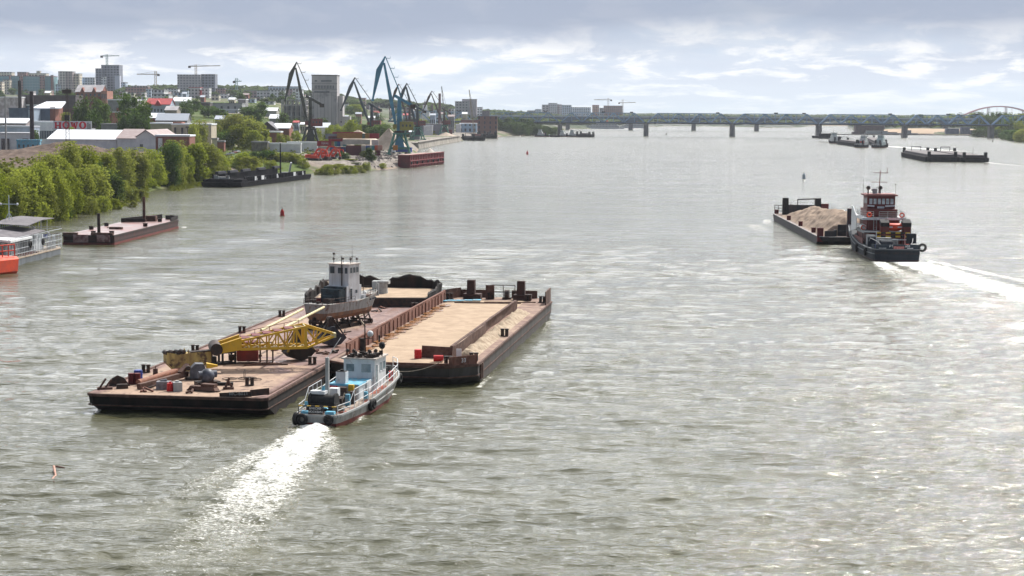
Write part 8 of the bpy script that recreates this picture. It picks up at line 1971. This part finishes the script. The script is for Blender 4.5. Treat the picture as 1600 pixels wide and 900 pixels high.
    plant(rows, 'on the headland left of the truss bridge', 'bushes on the headland', 1)
    rows = []
    for (px, yb, h, w) in ((1532, 214, 9, 20), (1541, 214, 12, 24), (1557, 215, 10, 22), (1568, 215, 13, 20), (1580, 217, 10, 24), (1588, 219, 11, 24), (1597, 220, 12, 26), (1606, 222, 13, 26), (1575, 215, 16, 22), (1590, 216, 17, 24), (1603, 218, 18, 24)):
        p = g3(px, yb, .5); p.y += 14; p.z = max(.3, tz(p.x, p.y)); rows.append((px, p, h, w, 'bush', rs.choice('wfd')))
    plant(rows, 'on the right bank near the last bridge pier', 'bushes on the right bank', 1)
    rows = []
    for _ in range(56):
        px = rs.uniform(1330, 1620); Y = rs.uniform(2950, 3900) if px < 1520 else rs.uniform(2350, 3300); p = at(px, 200, Y); pp = np.array([p.x]), np.array([Y])
        if in_poly(pp[0], pp[1], water_poly)[0] or (px < 1510 and Y < 3100): continue
        rows.append((px, Vector((p.x, Y, tz(p.x, Y))), rs.uniform(14, 22)*(1.25 if px > 1480 else 1.), rs.uniform(20, 32), rs.choice(['round', 'bush']), rs.choice('fdfw')))
    plant(rows, 'in the right wood behind the bridge', 'wood behind the bridge, right bank', 1)
    # distant woods and ground cover: nobody could count them
    npr = np.random.default_rng(5); base = crown_arrays(npr, 'bush', 34, .42, 8); allq = []
    k = 0
    while k < 3300:
        Y = float(npr.uniform(3100, 9500)); px = float(npr.uniform(-120, 1720)); x = (px-800)*Y/F
        if px < 760 and Y > 4300: continue
        if in_poly(np.array([x-25, x+25, x, x]), np.array([Y, Y, Y-35., Y+30.]), water_poly).any(): continue
        s = npr.uniform(26, 52); h = npr.uniform(9, 17); a = npr.uniform(0, 6.28); q = base*np.array([s, s, h]); c_, s_ = np.cos(a), np.sin(a)
        q = np.stack([q[..., 0]*c_-q[..., 1]*s_+x, q[..., 0]*s_+q[..., 1]*c_+Y, q[..., 2]+tz(x, Y)-1], -1); allq.append(q); k += 1
    o = bpy.data.objects.new('distant_woods', quads_mesh('distant_woods', np.concatenate(allq), L_FAR)); C.objects.link(o); tag(o, 'distant woods stretching to the horizon on both banks', 'woods', None, 'stuff')
    # scrub and grass tufts along the bank
    allq = []; base = crown_arrays(npr, 'bush', 90, .16, 8)
    for _ in range(950):
        px = float(npr.uniform(-10, 490)); yb = float(npr.uniform(215, 300)); x, y = g(px, yb, 5.)
        zz = tz(x, y)
        if zz < .35 or y < 520: continue
        if 800 < y < 990 and px < 250: continue
        s = npr.uniform(2.5, 6.5); h = npr.uniform(1., 3.2); allq.append(base*np.array([s, s, h])+np.array([x, y, zz-.1]))
    for _ in range(260):
        px = float(npr.uniform(120, 360)); yb = float(np.interp(px, [120, 190, 240, 300, 360], [334, 322, 303, 292, 284]))+npr.uniform(-4, 2); x, y = g(px, yb, 0.)
        if 232 < px < 262 : continue
        s = npr.uniform(1.5, 4.); allq.append(base*np.array([s, s, npr.uniform(.6, 1.6)])+np.array([x, y, max(-.1, tz(x, y))]))
    for _ in range(260):
        px = float(npr.uniform(500, 780)); Y = float(npr.uniform(1150, 2200)); x = (px-800)*Y/F
        if in_poly(np.array([x+30, x]), np.array([Y, Y]), water_poly).any(): continue
        s = npr.uniform(5, 12); allq.append(base*np.array([s, s, npr.uniform(2, 4.5)])+np.array([x, Y, tz(x, Y)-.1]))
    o = bpy.data.objects.new('scrub', quads_mesh('scrub', np.concatenate(allq), L_YEL)); C.objects.link(o); tag(o, 'low scrub and reeds growing along the left bank', 'scrub', None, 'stuff')
forest()

# rubble on the port bank
def rubble():
    rs = random.Random(13); b = MB()
    for _ in range(700):
        px = rs.uniform(555, 640); yb = rs.uniform(240, 265); x, y = g(px, yb, 1.5); z = tz(x, y)
        if z < -.3 or z > 5.2: continue
        s = rs.uniform(.4, 1.5); b.box(x, y, z-.3*s, s, s*.8, s*.8, rs.uniform(0, 3), rs.uniform(.5, .9), rs.uniform(.5, .9))
    o = b.build('rubble', mat('rubble_stone', (.40, .36, .32), (.16, .14, .13), .6, .95)); tag(o, 'broken stones and rubble covering the steep port bank', 'rubble', None, 'stuff')
rubble()
# haze: even pale air over the whole place
def haze():
    b = MB(); b.box(1500, 4900, -7, 12400, 10800, 175)
    m = bpy.data.materials.new('haze'); m.use_nodes = True; T = NT(m.node_tree)
    v = T.n('ShaderNodeVolumePrincipled', {'Color': (.86, .92, 1., 1), 'Density': HAZE, 'Anisotropy': .2})
    T.n('ShaderNodeOutputMaterial', {'Volume': v.outputs[0]})
    o = b.build('haze', m); tag(o, 'pale summer haze between the camera and the far city', 'haze', None, 'stuff')
HAZE = 3.6e-5
if HAZE: haze()
